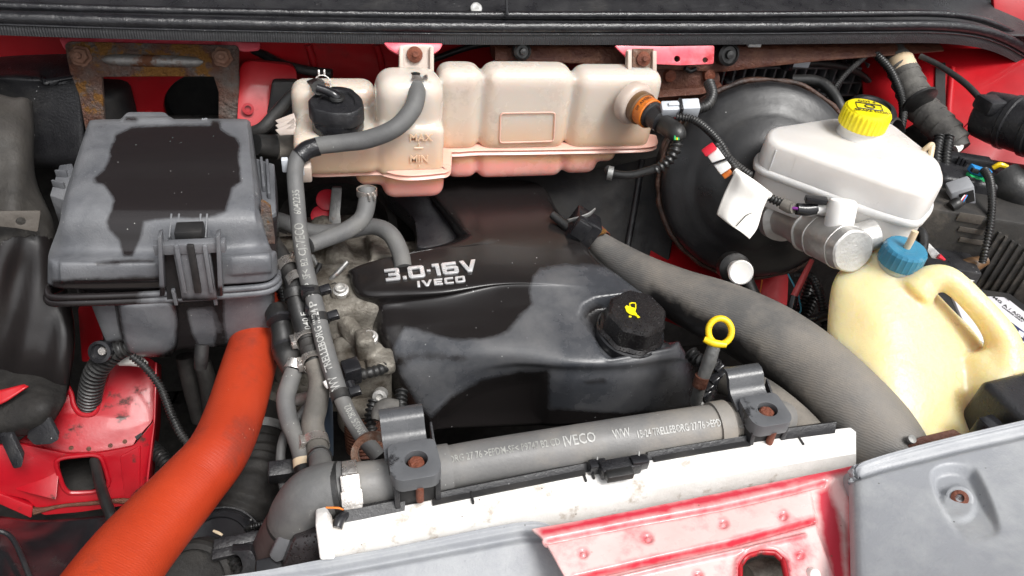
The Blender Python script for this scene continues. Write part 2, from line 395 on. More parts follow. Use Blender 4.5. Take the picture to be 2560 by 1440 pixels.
M['reserv'] = mat('milky_white_plastic', (.70, .68, .66), (.62, .59, .56), ns=7, rough=.32, sss=.4, sssr=(.03, .025, .02), bump=.0003, bs=25, wet=('wet', (.16, .10, .06), 70, 18., .35))
M['whitepaint'] = mat('chalky_white_paint', (.80, .79, .77), (.68, .66, .63), ns=16, rough=.5, bump=.0008, bs=120, dirt=(.33, .26, .19), dirt_s=24, dirt_a=(.56, .70), spk=((.12, .09, .06), 70))
M['paper'] = mat('creased_label', (.80, .78, .74), (.72, .69, .64), ns=14, rough=.8, bump=.001, bs=25, dirt=(.40, .33, .26), dirt_s=18, dirt_a=(.62, .75))
M['cream'] = mat('cream_plastic_can', (.80, .68, .38), (.80, .72, .48), ns=5, rough=.32, sss=1.0, sssr=(.05, .035, .012), ramp=(0, .34, [(0.0, (.70, .58, .29)), (.55, (.76, .65, .37)), (.8, (.82, .74, .50)), (1.0, (.84, .77, .55))], .15), bump=.006, bs=11, dirt=(.52, .42, .22), dirt_s=13, dirt_a=(.66, .82), dr=.5)  # height ramp paints shade into the lower part of the can
M['bluecap'] = mat('blue_plastic', (.025, .165, .28), (.035, .21, .33), ns=22, rough=.42, dirt=(.30, .36, .40), dirt_s=30, dirt_a=(.54, .72), bump=.0004)
M['yellow'] = mat('yellow_plastic', (.84, .58, .01), (.80, .50, .01), ns=20, rough=.36, dirt=(.22, .14, .02), dirt_s=45, dirt_a=(.57, .68), sss=.1)
M['yellowcap'] = mat('lemon_plastic', (.90, .76, .01), (.86, .68, .01), ns=20, rough=.34, dirt=(.28, .21, .03), dirt_s=45, dirt_a=(.60, .72), sss=.1)
M['ink'] = mat('white_ink', (.48, .48, .46), (.26, .26, .25), ns=160, rough=.6)
M['inkdim'] = mat('worn_white_ink', (.32, .32, .30), (.18, .18, .17), ns=160, rough=.6)
M['blackink'] = mat('black_ink', (.01, .01, .01), (.02, .02, .02), rough=.5)
M['orangeband'] = mat('orange_band', (.72, .20, .02), (.6, .15, .02), rough=.45, dirt=(.15, .05, .02), dirt_s=60)
M['brownplastic'] = mat('brown_translucent_plastic', (.16, .09, .04), (.10, .055, .03), rough=.35)
M['greyconn'] = mat('grey_connector', (.35, .36, .38), (.28, .29, .31), rough=.45)
M['lightconn'] = mat('light_grey_connector', (.58, .61, .65), (.5, .53, .57), rough=.4)
M['redplastic'] = mat('red_plastic', (.62, .02, .04), (.5, .015, .03), rough=.4)
M['blueplastic'] = mat('blue_connector', (.03, .26, .62), (.02, .2, .5), rough=.4)
M['greenplastic'] = mat('green_connector', (.02, .42, .13), (.015, .33, .1), rough=.4)
M['beige'] = mat('beige_tube', (.66, .52, .36), (.6, .46, .3), rough=.45, sss=.2)
M['tape'] = mat('cloth_tape', (.045, .042, .04), (.12, .115, .105), ns=26, rough=.75, bump=.002, bs=50)
M['dirtyplastic'] = mat('dusty_brown_plastic', (.055, .047, .04), (.095, .083, .07), ns=16, rough=.75, bump=.0015, bs=70, dirt=(.05, .04, .034), dirt_s=8)
M['booster'] = mat('black_painted_steel', (.010, .010, .011), (.016, .016, .017), ns=14, rough=.36, bump=.0004, bs=70, dirt=(.03, .029, .028), dirt_s=11, dirt_a=(.52, .68), dr=.42, spk=((.3, .3, .3), 60))
M['battlabel'] = mat('battery_label', (.60, .59, .62), (.56, .55, .58), rough=.35)
M['battery'] = mat('battery_case', (.018, .017, .016), (.03, .027, .024), ns=20, rough=.6, bump=.0008, bs=120, dirt=(.10, .085, .07), dirt_s=14)
M['headcover'] = mat('grey_moulded_cover', (.28, .29, .31), (.245, .255, .275), ns=9, rough=.4, rv=.1, bump=.0004, bs=380, dirt=(.36, .37, .38), dirt_s=12, dirt_a=(.46, .72), dr=.5, spk=((.12, .12, .12), 70))
M['asphalt'] = mat('wet_gravelly_asphalt', (.14, .125, .10), (.22, .19, .15), ns=90, rough=.7, bump=.02, bs=60, detail=10)
M['taupe'] = mat('taupe_rubber', (.085, .062, .06), (.11, .08, .076), ns=16, rough=.5, dirt=(.04, .03, .03))
M['labelred'] = mat('faded_red_print', (.35, .05, .04), (.28, .04, .03), rough=.5)
M['bonnet'] = mat('bonnet_underside', (.035, .014, .014), (.025, .010, .010), rough=.5)
# ================================================================== the setting: ground, body shell
g = G(); g.box((0.3, 0.6, -0.05), ((1, 0, 0), (0, 1, 0), (0, 0, 1)), (6, 6, .05)); structure('ground', g, M['asphalt'])
AX = ((1, 0, 0), (0, 1, 0), (0, 0, 1))
# bulkhead (red sheet at the back of the bay) with pressed ribs, an access hole and a small bolt hole
BY = 1.24
def on_b(pts): return [Yp(x, y, BY) for x, y in pts]
hole1 = [Yp(505 + 96 * math.cos(a), 262 + 78 * math.sin(a), BY) for a in np.linspace(0, 2 * math.pi, 40, endpoint=False)]
hole2 = [Yp(620 + 9 * math.cos(a), 272 + 9 * math.sin(a), BY) for a in np.linspace(0, 2 * math.pi, 16, endpoint=False)]
g = G(); g.prism([[V((-1.0, BY, .35)), V((1.7, BY, .35)), V((1.7, BY, 1.32)), V((-1.0, BY, 1.32))], hole1, hole2], (0, .012, 0), bev=.002)
bulk = structure('bulkhead', g, M['redpaint'])
def child_struct(name, g, m, parent=bulk, angle=40):
    me = g.mesh(name, angle); return _link(name, me, m, parent, V((0, 0, 0)))
g = G()
for x in (770, 940):
    g.tube([Yp(x, 112, BY - .002), Yp(x + 12, 150, BY - .002), Yp(x + 20, 200, BY - .002)], .006, seg=10)
child_struct('pressed_rib', g, M['redpaint'])
g = G(); g.lathe(Yp(505, 262, BY + .03), (0, 1, 0), [(.075, -.03), (.06, -.028), (.058, .02), (.0, .021)], seg=36, cap=(False, False)); child_struct('access_hole_lining', g, M['matblack'])
g = G(); g.tube([W(398, 185, 1.26), W(382, 235, 1.25), W(376, 290, 1.24)], .014); child_struct('stay_tube', g, M['redpaint'])
g = G(); g.prism([fillet([W(600, 150, 1.17), W(745, 165, 1.19), W(735, 262, 1.19), W(668, 318, 1.18), W(640, 330, 1.16), W(592, 322, 1.15)], .02)], (0, .01, 0), bev=.003); child_struct('stiffener_plate', g, M['redpaint'])
g = G(); g.lathe(W(620, 272, 1.152), (ray(620, 272) * -1), [(.009, -.004), (.009, .003), (.005, .0032), (.0048, -.002), (0, -.0021)], seg=20, cap=(False, False)); child_struct('bolt_hole_rim', g, M['redrust'])
# added dark sheet over the lower bulkhead, stands in for deep shade
g = G(); g.prism([[V((-1.0, BY - .012, .35)), V((1.7, BY - .012, .35)), V((1.7, BY - .012, 1.02)), V((.66, BY - .012, 1.02)), V((.62, BY - .012, 1.12)), V((.10, BY - .012, 1.12)), V((.06, BY - .012, .96)), V((-.12, BY - .012, 1.06)), V((-1.0, BY - .012, 1.06))]], (0, .01, 0), bev=.002); child_struct('shade_sheet', g, M['soot'])
# floor of the bay: dark undertray with a gap on the left where the yard shows
z0 = .42
g = G(); g.prism([[V((-1.0, .25, z0)), V((1.7, .25, z0)), V((1.7, 1.3, z0)), V((-1.0, 1.3, z0))],
                 [Zp(412, 880, z0), Zp(470, 880, z0), Zp(470, 1010, z0), Zp(412, 1010, z0)]], (0, 0, -.01))
structure('undertray', g, M['soot'])
# inner wings and front closing wall
g = G(); g.box((-.72, .75, .8), AX, (.01, .55, .5)); structure('inner_wing_left_side', g, M['soot'])
g = G(); g.box((1.42, .75, .85), AX, (.01, .55, .5)); structure('inner_wing_right_side', g, M['redpaint'])
# red inner wing seen at the right, sloping
pl = Plane((2150, 200, 1.42), (2560, 200, 1.36), (2400, 480, 1.30))
g = G(); g.prism([fillet([pl.at(*p) for p in ((2150, 120), (2700, 120), (2700, 640), (2420, 470), (2330, 640), (2180, 520))], .03)], pl.n * -.01, bev=.002)
rw = structure('inner_wing_panel', g, M['redpaint'])
g = G(); g.tube([pl.at(2380, 170), pl.at(2372, 300), pl.at(2395, 380)], .006, seg=10); _link('pressed_rib', g.mesh('pressed_rib'), M['redpaint'], rw, V((0, 0, 0)))
g = G(); g.prism([[pl.at(*p) + pl.n * .004 for p in ((2338, 160), (2362, 160), (2362, 285), (2336, 285))]], pl.n * -.003); _link('foam_strip', g.mesh('foam_strip'), M['matblack'], rw, V((0, 0, 0)))
# red chassis leg seen below the brake booster
pl = Plane((1700, 700, 1.27), (2000, 760, 1.27), (1850, 560, 1.34))
g = G(); g.prism([fillet([pl.at(*p) for p in ((1640, 560), (1975, 620), (1968, 770), (1930, 880), (1870, 870), (1600, 760))], .02),
                 [pl.at(1910 + 5 * math.cos(a), 748 + 5 * math.sin(a)) for a in np.linspace(0, 6.28, 12, endpoint=False)]], pl.n * -.02, bev=.003)
structure('chassis_leg_panel', g, M['redpaint'])
# raised bonnet, hinged behind the seal, stands above the picture
g = G(); g.prism([fillet([V((-.75, 1.42, 1.46)), V((1.45, 1.42, 1.46)), V((1.35, .96, 2.14)), V((-.65, .96, 2.14))], .1)], (0, .024, .016), bev=.008)
structure('bonnet', g, M['bonnet'])
# black scuttle panel above the seal
SY = 1.10
rows = []
for y, z in ((1.105, 1.262), (1.135, 1.272), (1.20, 1.30), (1.36, 1.345), (1.42, 1.47)):
    rows.append([V((x, y, z)) for x in (-.95, -.4, .1, .6, 1.05, 1.32)])
P = surf(rows, 6, 6)
g = G(); g.grid(P); t = thing('scuttle_panel', 'long matte black plastic panel running above the rubber seal at the top', 'panel', (0.3, 1.13, 1.26))
o = part(t, 'panel', g, M['black']); solid(o, .004)
c = Yp(1190, 22, 1.13); g = G(); g.lathe(c, (0, -.7, .6), [(.009, 0), (.009, .003), (.006, .004), (.003, .0035), (0, .003)], seg=18, cap=(False, False)); part(t, 'screw', g, M['steeldull'])
g = G(); g.tube([Yp(1262, -30, 1.13), Yp(1266, 5, 1.118), Yp(1268, 38, 1.108)], .0022, seg=8); part(t, 'joint_line', g, M['blackgloss'])
pl = PlaneN(Yp(2500, 40, 1.16), (-.3, -.8, .5)); g = G(); g.prism([fillet([pl.at(*p) for p in ((2478, -60), (2640, -60), (2640, 90), (2540, 66), (2488, 48))], .01)], pl.n * -.01, bev=.002)
solo('wing_corner', 'red painted body corner beyond the right end of the black seal', 'body panel', g, M['redpaint'])
# ------------------------------------------------------------------ bonnet seal
path = [(-120, 36), (0, 44), (320, 54), (640, 61), (960, 66), (1280, 68), (1600, 68), (1900, 67), (2200, 64), (2330, 64), (2420, 71), (2490, 88), (2560, 124), (2640, 185)]
t = thing('bonnet_seal', 'wet black rubber weather seal running the full width along the top', 'seal', Yp(1280, 68, SY))
g = G(); g.tube([Yp(x, y, SY) for x, y in path], .0095, seg=16, sub=10); part(t, 'bead', g, M['wetrubber'])
g = G(); g.tube([Yp(x, y - 30 + (max(x - 2400, 0) * .05), SY + .02) for x, y in path], .006, seg=12, sub=10); part(t, 'upper_lip', g, M['wetrubber'])
prof = []
for x, y in cr([np.array(p, float) for p in path], 10):
    a, b = Yp(x, y + 12, SY - .004), Yp(x, y + 44, SY - .008)
    prof.append([a, a + (b - a) * .33 + V((0, -.0015, 0)), a + (b - a) * .66 + V((0, -.001, 0)), b, b + V((0, .03, 0)), a + V((0, .03, 0))])
g = G(); g.loft(prof); part(t, 'ribbed_skirt', g, M['ribseal'], 50)
g = G(); g.tube([Yp(x, y + 17, SY - .008) for x, y in path], .0016, seg=8, sub=10); part(t, 'moulding_line', g, M['wetrubber'])
M['rustridge'] = mat('half_rusted_steel', (.22, .21, .20), (.30, .29, .28), ns=30, rough=.4, metal=.5, bump=.003, bs=80, dirt=(.15, .06, .03), dirt_s=22, dirt_a=(.5, .6))
M['rustnut'] = mat('pale_rusty_nut', (.24, .13, .09), (.16, .07, .04), ns=60, rough=.7, bump=.003, bs=150)
# ================================================================== rusty bracket, flanges and beam under the seal
by = 1.02
t = thing('support_bracket', 'flaking rusty steel bracket with two legs standing behind the fuse box', 'bracket', W(390, 300, 1.09))
pl = Plane((160, 105, 1.095), (597, 112, 1.15), (380, 192, 1.10))
pl.n = V((0, -.92, .39)).normalized(); pl.o = W(380, 150, 1.11)
out = [(161, 112), (172, 103), (330, 107), (590, 113), (598, 122), (597, 176), (598, 192), (420, 191), (262, 192), (205, 194), (176, 188), (168, 150)]
g = G(); g.prism([fillet([pl.at(*p) for p in out], .004)], pl.n * -.005, bev=.0015); part(t, 'plate', g, M['rustplate'])
g = G(); g.tube([pl.at(255, 150), pl.at(285, 150), pl.at(380, 152), pl.at(480, 155), pl.at(508, 155)], [.002, .008, .0088, .008, .002], seg=14); part(t, 'pressed_ridge', g, M['rustridge'])
for L, fx in (([(178, 190), (254, 190), (257, 240), (262, 330), (214, 330), (196, 235)], 1), ([(533, 190), (598, 190), (597, 215), (594, 330), (546, 330), (546, 230)], 2)):
    pl2 = PlaneN(pl.at(L[0][0], 190), (0, -.97, .25))
    g = G(); g.prism([fillet([pl2.at(*p) for p in L], .004)], pl2.n * -.012, bev=.002); part(t, 'leg', g, M['rustplate'])
for x, y in ((203, 140), (556, 143)):
    c = pl.at(x, y); g = G(); g.lathe(c, pl.n, [(.0145, 0), (.0145, .003), (.0105, .0032), (.0105, .011), (.009, .0125)], seg=36, poly=hexprof(6, 36, .14)); b = part(t, 'bolt', g, M['rustnut'])
    g = G(); g.lathe(c, pl.n, [(.0045, .011), (.0045, .018), (.003, .0165)], seg=14); part(b, 'stud', g, M['rustnut'])
pl = PlaneN(W(400, 104, 1.115), (0, -.6, .8))
g = G(); g.prism([fillet([pl.at(*p) for p in ((146, 94), (400, 97), (652, 106), (648, 122), (612, 126), (560, 116), (190, 108), (160, 122))], .004)], pl.n * -.006, bev=.0015)
solo('bracket_flange', 'bright red flange along the top edge of the rusty bracket', 'flange', g, M['pinkpaint'])
# coolant tank hanger flanges
pl = PlaneN(Yp(1035, 120, 1.075), (0, -.75, .66))
g = G(); g.prism([fillet([pl.at(*p) for p in ((958, 106), (1108, 108), (1100, 124), (1072, 142), (1002, 140), (972, 122))], .004)], pl.n * -.006, bev=.0015)
solo('hanger_flange', 'small bright red flange above the middle tank tab', 'flange', g, M['pinkpaint'], group='tank hanger flanges')
pl = PlaneN(Yp(1660, 140, 1.085), (0, -.9, .43))
h = lambda x, y, r: [pl.at(x + r * math.cos(a), y + r * math.sin(a)) for a in np.linspace(0, 6.28, 14, endpoint=False)]
g = G(); g.prism([fillet([pl.at(*p) for p in ((1536, 114), (1660, 116), (1786, 114), (1784, 160), (1700, 163), (1640, 160), (1580, 158))], .004), h(1693, 147, 8), h(1763, 150, 7)], pl.n * -.005, bev=.0012)
solo('drilled_flange', 'faded red flange with two holes above the right end of the tank', 'flange', g, M['pinkpaint'], group='tank hanger flanges')
# rusty cross beam
t = thing('cross_beam', 'dark rusty steel beam running under the black seal towards the right', 'beam', Yp(1900, 150, 1.16))
rows = []
for x, y0, y1 in ((1235, 112, 150), (1500, 112, 158), (1650, 112, 170), (1800, 112, 176), (1900, 112, 165), (2050, 112, 150), (2200, 111, 140), (2350, 110, 128)):
    a, b = Yp(x, y0, 1.135), Yp(x, y1, 1.12); rows.append([a, a + V((0, -.012, -.004)), b + V((0, -.008, .004)), b, b + V((0, .03, 0)), a + V((0, .03, 0))])
g = G(); g.loft([cr([np.array(p) for p in r], 3, True) for r in rows]); part(t, 'beam', g, M['rustdark'])
for x, y, r in ((1820, 136, .019), (1305, 128, .014)):
    c = Yp(x, y, 1.105); g = G(); g.lathe(c, (0, -1, .3), [(r, -.01), (r, .004), (r * .75, .007), (r * .7, .004), (r * .4, .004), (r * .35, .010), (0, .011)], seg=26, cap=(True, False)); part(t, 'rubber_plug', g, M['rubberblack'])
g = G(); g.box(Yp(1885, 112, 1.12), AX, (.012, .004, .003), bev=.001); part(t, 'white_clip', g, M['white'])
t = thing('rust_bracket', 'heavily rusted steel plate beside the right end of the coolant tank', 'bracket', Yp(1720, 250, 1.12))
rows = []
for x, y0, y1 in ((1635, 160, 262), (1690, 160, 256), (1740, 165, 250), (1775, 172, 236), (1796, 180, 215)):
    a, b = Yp(x, y0, 1.125), Yp(x, y1, 1.115); rows.append([a, a + (b - a) * .3 + V((0, -.006, 0)), a + (b - a) * .62 + V((0, -.004, 0)), a + (b - a) * .72 + V((0, -.016, 0)), b, b + V((0, .02, 0)), a + V((0, .02, 0))])
g = G(); g.loft(rows); part(t, 'plate', g, M['rustdark'])
for x, y in ((1672, 188), (1770, 186)):
    g = G(); g.lathe(Yp(x, y, 1.118), (0, -1, .2), [(.011, 0), (.010, .008), (.006, .010)], seg=30, poly=hexprof(6, 30, .1)); part(t, 'bolt', g, M['rustbolt'])
g = G(); g.lathe(Yp(1690, 190, 1.119), (0, -1, .2), [(.005, 0), (.0045, .001), (0, .001)], seg=14, cap=(False, False)); part(t, 'hole', g, M['matblack'])
g = G(); g.tube([Yp(1712, 170, 1.108), Yp(1725, 178, 1.108), Yp(1740, 172, 1.108)], .004, seg=10); part(t, 'black_grommet', g, M['rubberblack'])
# black cables behind the tank
solo('loom_cable', 'pair of black cables drooping from the bracket to behind the tank', 'cable', hose([(560, 108, 1.21, 11), (640, 128, 1.21, 11), (700, 158, 1.21, 12), (760, 175, 1.2, 12), (830, 185, 1.2, 12)], seg=10), M['rubberblack'])
solo('loom_cable', 'black cable crossing the red bulkhead behind the middle tank tab', 'cable', hose([(1080, 150, 1.26, 8), (1150, 125, 1.26, 8), (1200, 112, 1.26, 8), (1260, 108, 1.26, 8)], seg=10), M['rubberblack'])
pl = PlaneN(W(715, 250, 1.165), (0, -1, .1)); g = G(); g.prism([fillet([pl.at(*p) for p in ((680, 205), (745, 205), (742, 330), (655, 330), (672, 262))], .006)], pl.n * -.02, bev=.003)
solo('foam_block', 'black foam block on the red bulkhead left of the coolant tank', 'foam', g, M['matblack'])
M['slat'] = mat('lightened_grille_plastic', (.09, .09, .095), (.13, .13, .135), rough=.4)  # black slats given a lighter colour to imitate their lit edges
# air intake grille of the heater box
t = thing('heater_intake', 'black heater intake box with open grid behind the brake booster', 'grille', Yp(2000, 300, 1.2))
g = G(); g.box(Yp(1990, 260, 1.225), ((1, 0, 0), (0, 1, 0), (0, 0, 1)), (.165, .008, .10), bev=.004); part(t, 'back_panel', g, M['matblack'])
for i in range(15):
    x = 1800 + i * 25; g = G(); g.box(Yp(x, 192, 1.20), AX, (.0018, .012, .030), bev=.0005); part(t, 'vertical_slat', g, M['slat'])
for y in (164, 200, 232):
    g = G(); g.box(Yp(1980, y, 1.199), AX, (.145, .013, .0018), bev=.0005); part(t, 'cross_slat', g, M['slat'])
g = G(); g.lathe(Yp(2120, 215, 1.2), (0, -1, .3), [(.058, -.03), (.06, .0), (.052, .008), (.046, .004), (.044, -.03)], seg=40, cap=(False, False)); part(t, 'round_outlet', g, M['black'])
# pipes in front of the grille
t = thing('vacuum_pipe', 'black pipe with a pale joint crossing the heater grille', 'pipe', Yp(1990, 160, 1.17))
g = G().tube([Yp(x, y, 1.165) for x, y in ((1800, 165), (1860, 162), (1950, 158), (2060, 160), (2130, 175), (2172, 205), (2180, 245))], .0062, seg=12); part(t, 'pipe', g, M['rubberblack'])
g = G(); g.box(Yp(2000, 157, 1.155), ((1, 0, -.05), (0, 1, 0), (.05, 0, 1)), (.017, .007, .0068), bev=.002); part(t, 'pale_joint', g, M['lightconn'])
g = G(); g.box(Yp(1968, 158, 1.155), AX, (.008, .01, .011), bev=.002); part(t, 'clip', g, M['blackgloss'])
solo('vacuum_pipe', 'short black bent pipe going down behind the brake booster', 'pipe', hose([(1980, 200, 1.3, 14), (2040, 203, 1.29, 14), (2075, 225, 1.28, 14), (2100, 265, 1.27, 14), (2110, 300, 1.27, 14)], seg=12), M['rubberblack'])
solo('diagonal_strut', 'thin black diagonal strut crossing the heater outlet', 'strut', hose([(2165, 140, 1.33, 7), (2110, 190, 1.31, 7), (2060, 260, 1.30, 7)], seg=8, corr=(.004, .001)), M['rubberblack'])
# ------------------------------------------------------------------ left rear: plastic duct and canister behind the bracket
t = thing('duct_housing', 'black moulded duct housing at the far upper left below the red strip', 'duct', W(80, 200, 1.07))
rows = [[W(-120, 126, 1.16), W(0, 126, 1.15), W(90, 127, 1.15), W(165, 131, 1.15), W(190, 140, 1.15)],
        [W(-120, 150, 1.13), W(0, 150, 1.12), W(90, 152, 1.12), W(165, 165, 1.12), W(200, 175, 1.12)],
        [W(-120, 176, 1.11), W(0, 174, 1.10), W(90, 178, 1.10), W(118, 198, 1.10), W(200, 196, 1.10)],
        [W(-120, 196, 1.085), W(0, 194, 1.075), W(88, 196, 1.08), W(125, 208, 1.09), W(200, 200, 1.10)],
        [W(-120, 232, 1.10), W(0, 232, 1.09), W(80, 236, 1.09), W(130, 220, 1.10), W(205, 210, 1.11)],
        [W(-120, 420, 1.16), W(0, 420, 1.15), W(80, 420, 1.15), W(140, 420, 1.15), W(210, 420, 1.15)]]
g = G(); g.grid(surf(rows, 6, 6)); o = part(t, 'shell', g, M['black']); solid(o, .004)
t = thing('canister', 'dark grey round canister behind the legs of the rusty bracket', 'canister', W(250, 420, 1.2))
c = W(255, 400, 1.25); g = G(); g.lathe(c, (0, 0, 1), [(.070, -.05), (.070, .125), (.066, .133), (.058, .137), (0, .14)], seg=48, cap=(True, False)); part(t, 'drum', g, M['matblack'])
g = G(); g.box(W(200, 262, 1.13), ((1, 0, 0), (0, 1, 0), (0, 0, 1)), (.006, .004, .018), bev=.002); part(t, 'catch', g, M['black'])
# grimy headlamp casing at the far left
t = thing('lamp_casing', 'dusty grey brown plastic casing at the far left edge', 'casing', W(40, 600, .98))
rows = [[W(-160, 240, 1.06), W(-40, 236, 1.05), W(30, 238, 1.04), W(62, 245, 1.05), W(75, 255, 1.08)],
        [W(-160, 300, 1.0), W(-40, 290, .99), W(25, 300, 1.0), W(75, 330, 1.04), W(82, 335, 1.1)],
        [W(-160, 420, .97), W(-40, 410, .97), W(40, 425, .985), W(92, 455, 1.02), W(100, 460, 1.09)],
        [W(-160, 560, .95), W(-40, 560, .95), W(60, 580, .96), W(128, 590, 1.0), W(140, 600, 1.07)],
        [W(-160, 680, .96), W(-40, 690, .95), W(50, 690, .97), W(150, 700, 1.0), W(165, 700, 1.07)],
        [W(-160, 800, .98), W(-40, 800, .97), W(60, 810, .98), W(170, 840, 1.0), W(180, 850, 1.06)],
        [W(-160, 900, 1.0), W(-40, 900, .99), W(60, 900, .99), W(165, 940, 1.01), W(175, 960, 1.06)],
        [W(-160, 1010, 1.04), W(-40, 1000, 1.03), W(60, 1020, 1.03), W(150, 1040, 1.05), W(160, 1050, 1.08)]]
P = displace(surf(rows, 8, 8), lambda q: .0035 * np.sin(q[:, 0] * .06 + q[:, 1] * .012))
g = G(); g.grid(P); o = part(t, 'shell', g, None)
mm = mat('grime_faded_casing', (.02, .018, .016), (.042, .038, .033), ns=22, rough=.7, bump=.0015, bs=80, dirt=(.045, .04, .036), dirt_s=7, wet=('wet', (.013, .011, .011), 30, 60., .32))
o.data.materials.append(mm); attr(o, 'wet', lambda q: np.maximum((q[:, 1] - 600) * .5, -60)); solid(o, .004)
pl = PlaneN(W(60, 550, .93), (.2, -.9, .4))
hh = [pl.at(52 + 13 * math.cos(a), 553 + 10 * math.sin(a)) for a in np.linspace(0, 6.28, 16, endpoint=False)]
g = G(); g.prism([fillet([pl.at(*p) for p in ((-60, 520), (0, 528), (102, 527), (94, 580), (40, 570), (-60, 560))], .003), hh], pl.n * -.006, bev=.001); part(t, 'fixing_lug', g, M['dirtyplastic'])
# ================================================================== fuse box
t = thing('fuse_box', 'weathered grey plastic fuse box with a big wet patch on its lid', 'fuse box', W(440, 880, .97))
def yz(px, py, y): return Yp(px, py, y)
r = lambda *a: [Zp(x, y, z) for x, y, z in a]
yf = Zp(400, 655, 1.075).y
rows = [r((232, 330, 1.075), (226, 318, 1.11), (222, 306, 1.125), (240, 299, 1.13), (330, 298, 1.13), (470, 297, 1.13), (598, 297, 1.13), (622, 302, 1.127), (627, 312, 1.11), (629, 330, 1.075)),
        r((222, 345, 1.075), (216, 335, 1.115), (214, 330, 1.127), (238, 322, 1.134), (330, 320, 1.135), (470, 319, 1.135), (600, 320, 1.134), (624, 326, 1.128), (631, 336, 1.112), (634, 350, 1.075)),
        r((170, 500, 1.06), (164, 490, 1.10), (166, 482, 1.115), (198, 474, 1.125), (320, 472, 1.127), (470, 472, 1.127), (610, 472, 1.125), (640, 480, 1.118), (652, 492, 1.10), (656, 510, 1.06)),
        r((152, 580, 1.055), (148, 566, 1.09), (152, 556, 1.103), (190, 545, 1.113), (320, 544, 1.115), (470, 544, 1.115), (615, 542, 1.113), (645, 552, 1.106), (660, 566, 1.09), (664, 580, 1.055)),
        r((140, 640, 1.03), (126, 632, 1.06), (130, 622, 1.070), (180, 622, 1.080), (320, 622, 1.082), (470, 620, 1.082), (620, 612, 1.08), (660, 612, 1.072), (678, 622, 1.06), (676, 640, 1.03)),
        [Yp(x, y, yf + k) for x, y, k in ((124, 668, .035), (120, 655, .02), (124, 652, .008), (160, 660, 0), (320, 658, 0), (470, 654, 0), (640, 648, 0), (676, 642, .006), (690, 632, .02), (692, 640, .035))],
        [Yp(x, y, yf + k - .004) for x, y, k in ((124, 730, .035), (119, 705, .02), (124, 712, .008), (165, 722, 0), (320, 722, 0), (470, 716, 0), (640, 706, 0), (678, 698, .006), (692, 686, .02), (694, 705, .035))]]
P = surf(rows, 16, 16)
def bump_f(q):
    groove = -.0016 * sst(-np.abs(q[:, 1] - 462 - .0 * q[:, 0]), -3, -.5) * sst(q[:, 0], 250, 300) * sst(q[:, 0], 620, 570)
    tab = .004 * sst(sdf(q, [(305, 300), (325, 281), (408, 281), (428, 296), (420, 305)]), -6, 3)
    panel = .0035 * sst(sdf(q, [(150, 655), (395, 655), (400, 700), (150, 705)]), -4, 5)
    pan2 = .0035 * sst(sdf(q, [(570, 640), (675, 632), (678, 680), (575, 688)]), -4, 5)
    return groove + tab + panel + pan2
P = displace(P, bump_f)
g = G(); g.grid(P); lid = part(t, 'lid', g, M['greyplastic']); solid(lid, .003)
WL = [(275, 375), (290, 335), (330, 318), (440, 312), (525, 312), (530, 300), (552, 303), (552, 322), (600, 352), (598, 400), (604, 455), (580, 470), (565, 530), (520, 545), (440, 545), (395, 548), (360, 555), (350, 600), (330, 642), (308, 642), (296, 600), (270, 570), (264, 555), (280, 525), (285, 500), (262, 465), (230, 452), (258, 425), (272, 400)]
W2 = [(236, 656), (330, 646), (388, 648), (384, 656), (300, 660), (240, 664)]
W3 = [(315, 292), (340, 292), (345, 300), (335, 306), (312, 302)]
W4 = [(130, 700), (400, 690), (400, 730), (125, 735)]
def wl(q):
    return np.maximum.reduce([sdf(q, WL), sdf(q, W2), sdf(q, W3), sdf(q, W4), np.full(len(q), -60.)])
attr(lid, 'wet', wl)
# rear tab of the lid
pl = PlaneN(Zp(365, 290, 1.128), (0, -.15, 1)); g = G(); g.prism([fillet([pl.at(*p) for p in ((296, 302), (318, 279), (412, 279), (432, 300))], .006)], (0, 0, -.006), bev=.0015)
o = part(t, 'rear_tab', g, M['greyplastic']); attr(o, 'wet', lambda q: sdf(q, W3))
# seam rims
def rim(pts, y, rpx, k=0): return [Yp(x, yy, y + k) for x, yy in pts]
RIM = [(150, 705), (122, 720), (128, 742), (190, 742), (320, 738), (470, 730), (620, 720), (672, 712), (694, 695), (694, 676)]
ks = [.06, .022, .006, 0, 0, 0, 0, .004, .02, .06]
for nm, dy, rad in (('lid_rim', 0, .0042), ('base_rim', 14, .0052)):
    g = G(); g.tube([Yp(x, y + dy, yf - .004 + k) for (x, y), k in zip(RIM, ks)], rad, seg=12, sub=6); o = part(t, nm, g, M['greyplastic']); attr(o, 'wet', lambda q: sst(q[:, 0], 500, 300) * 40 - 30)
# base tub
top = [Yp(150, 745, yf + .10), Yp(215, 756, yf + .012), Yp(240, 754, yf + .006), Yp(660, 738, yf + .006), Yp(678, 735, yf + .012), Yp(690, 700, yf + .10)]
lv = []
for dz, sx, bk in ((.045, 1.10, 0), (.004, 1.09, 0), (.002, 1, 0), (-.03, .99, .003), (-.07, .975, .008), (-.105, .955, .016), (-.118, .90, .03)):
    cxm = (top[2].x + top[3].x) / 2
    x0, x1 = top[1].x, top[4].x; L = []
    for x, y in ((x0, yf + .14), (x0, yf + .02), (x0 + .01, yf + .008 + bk), (x0 + .03, yf + .005 + bk), (x1 - .03, yf + .005 + bk), (x1 - .008, yf + .009 + bk), (x1, yf + .022), (x1, yf + .14)):
        L.append(V((cxm + (x - cxm) * sx, y, top[2].z + dz)))
    lv.append([V(p) for p in fillet([np.array(q) for q in L], .01, 4)])
rows2 = lv
g = G(); g.loft(rows2, (True, True)); densify(g, .012); tub = part(t, 'base_tub', g, M['greyplastic'])
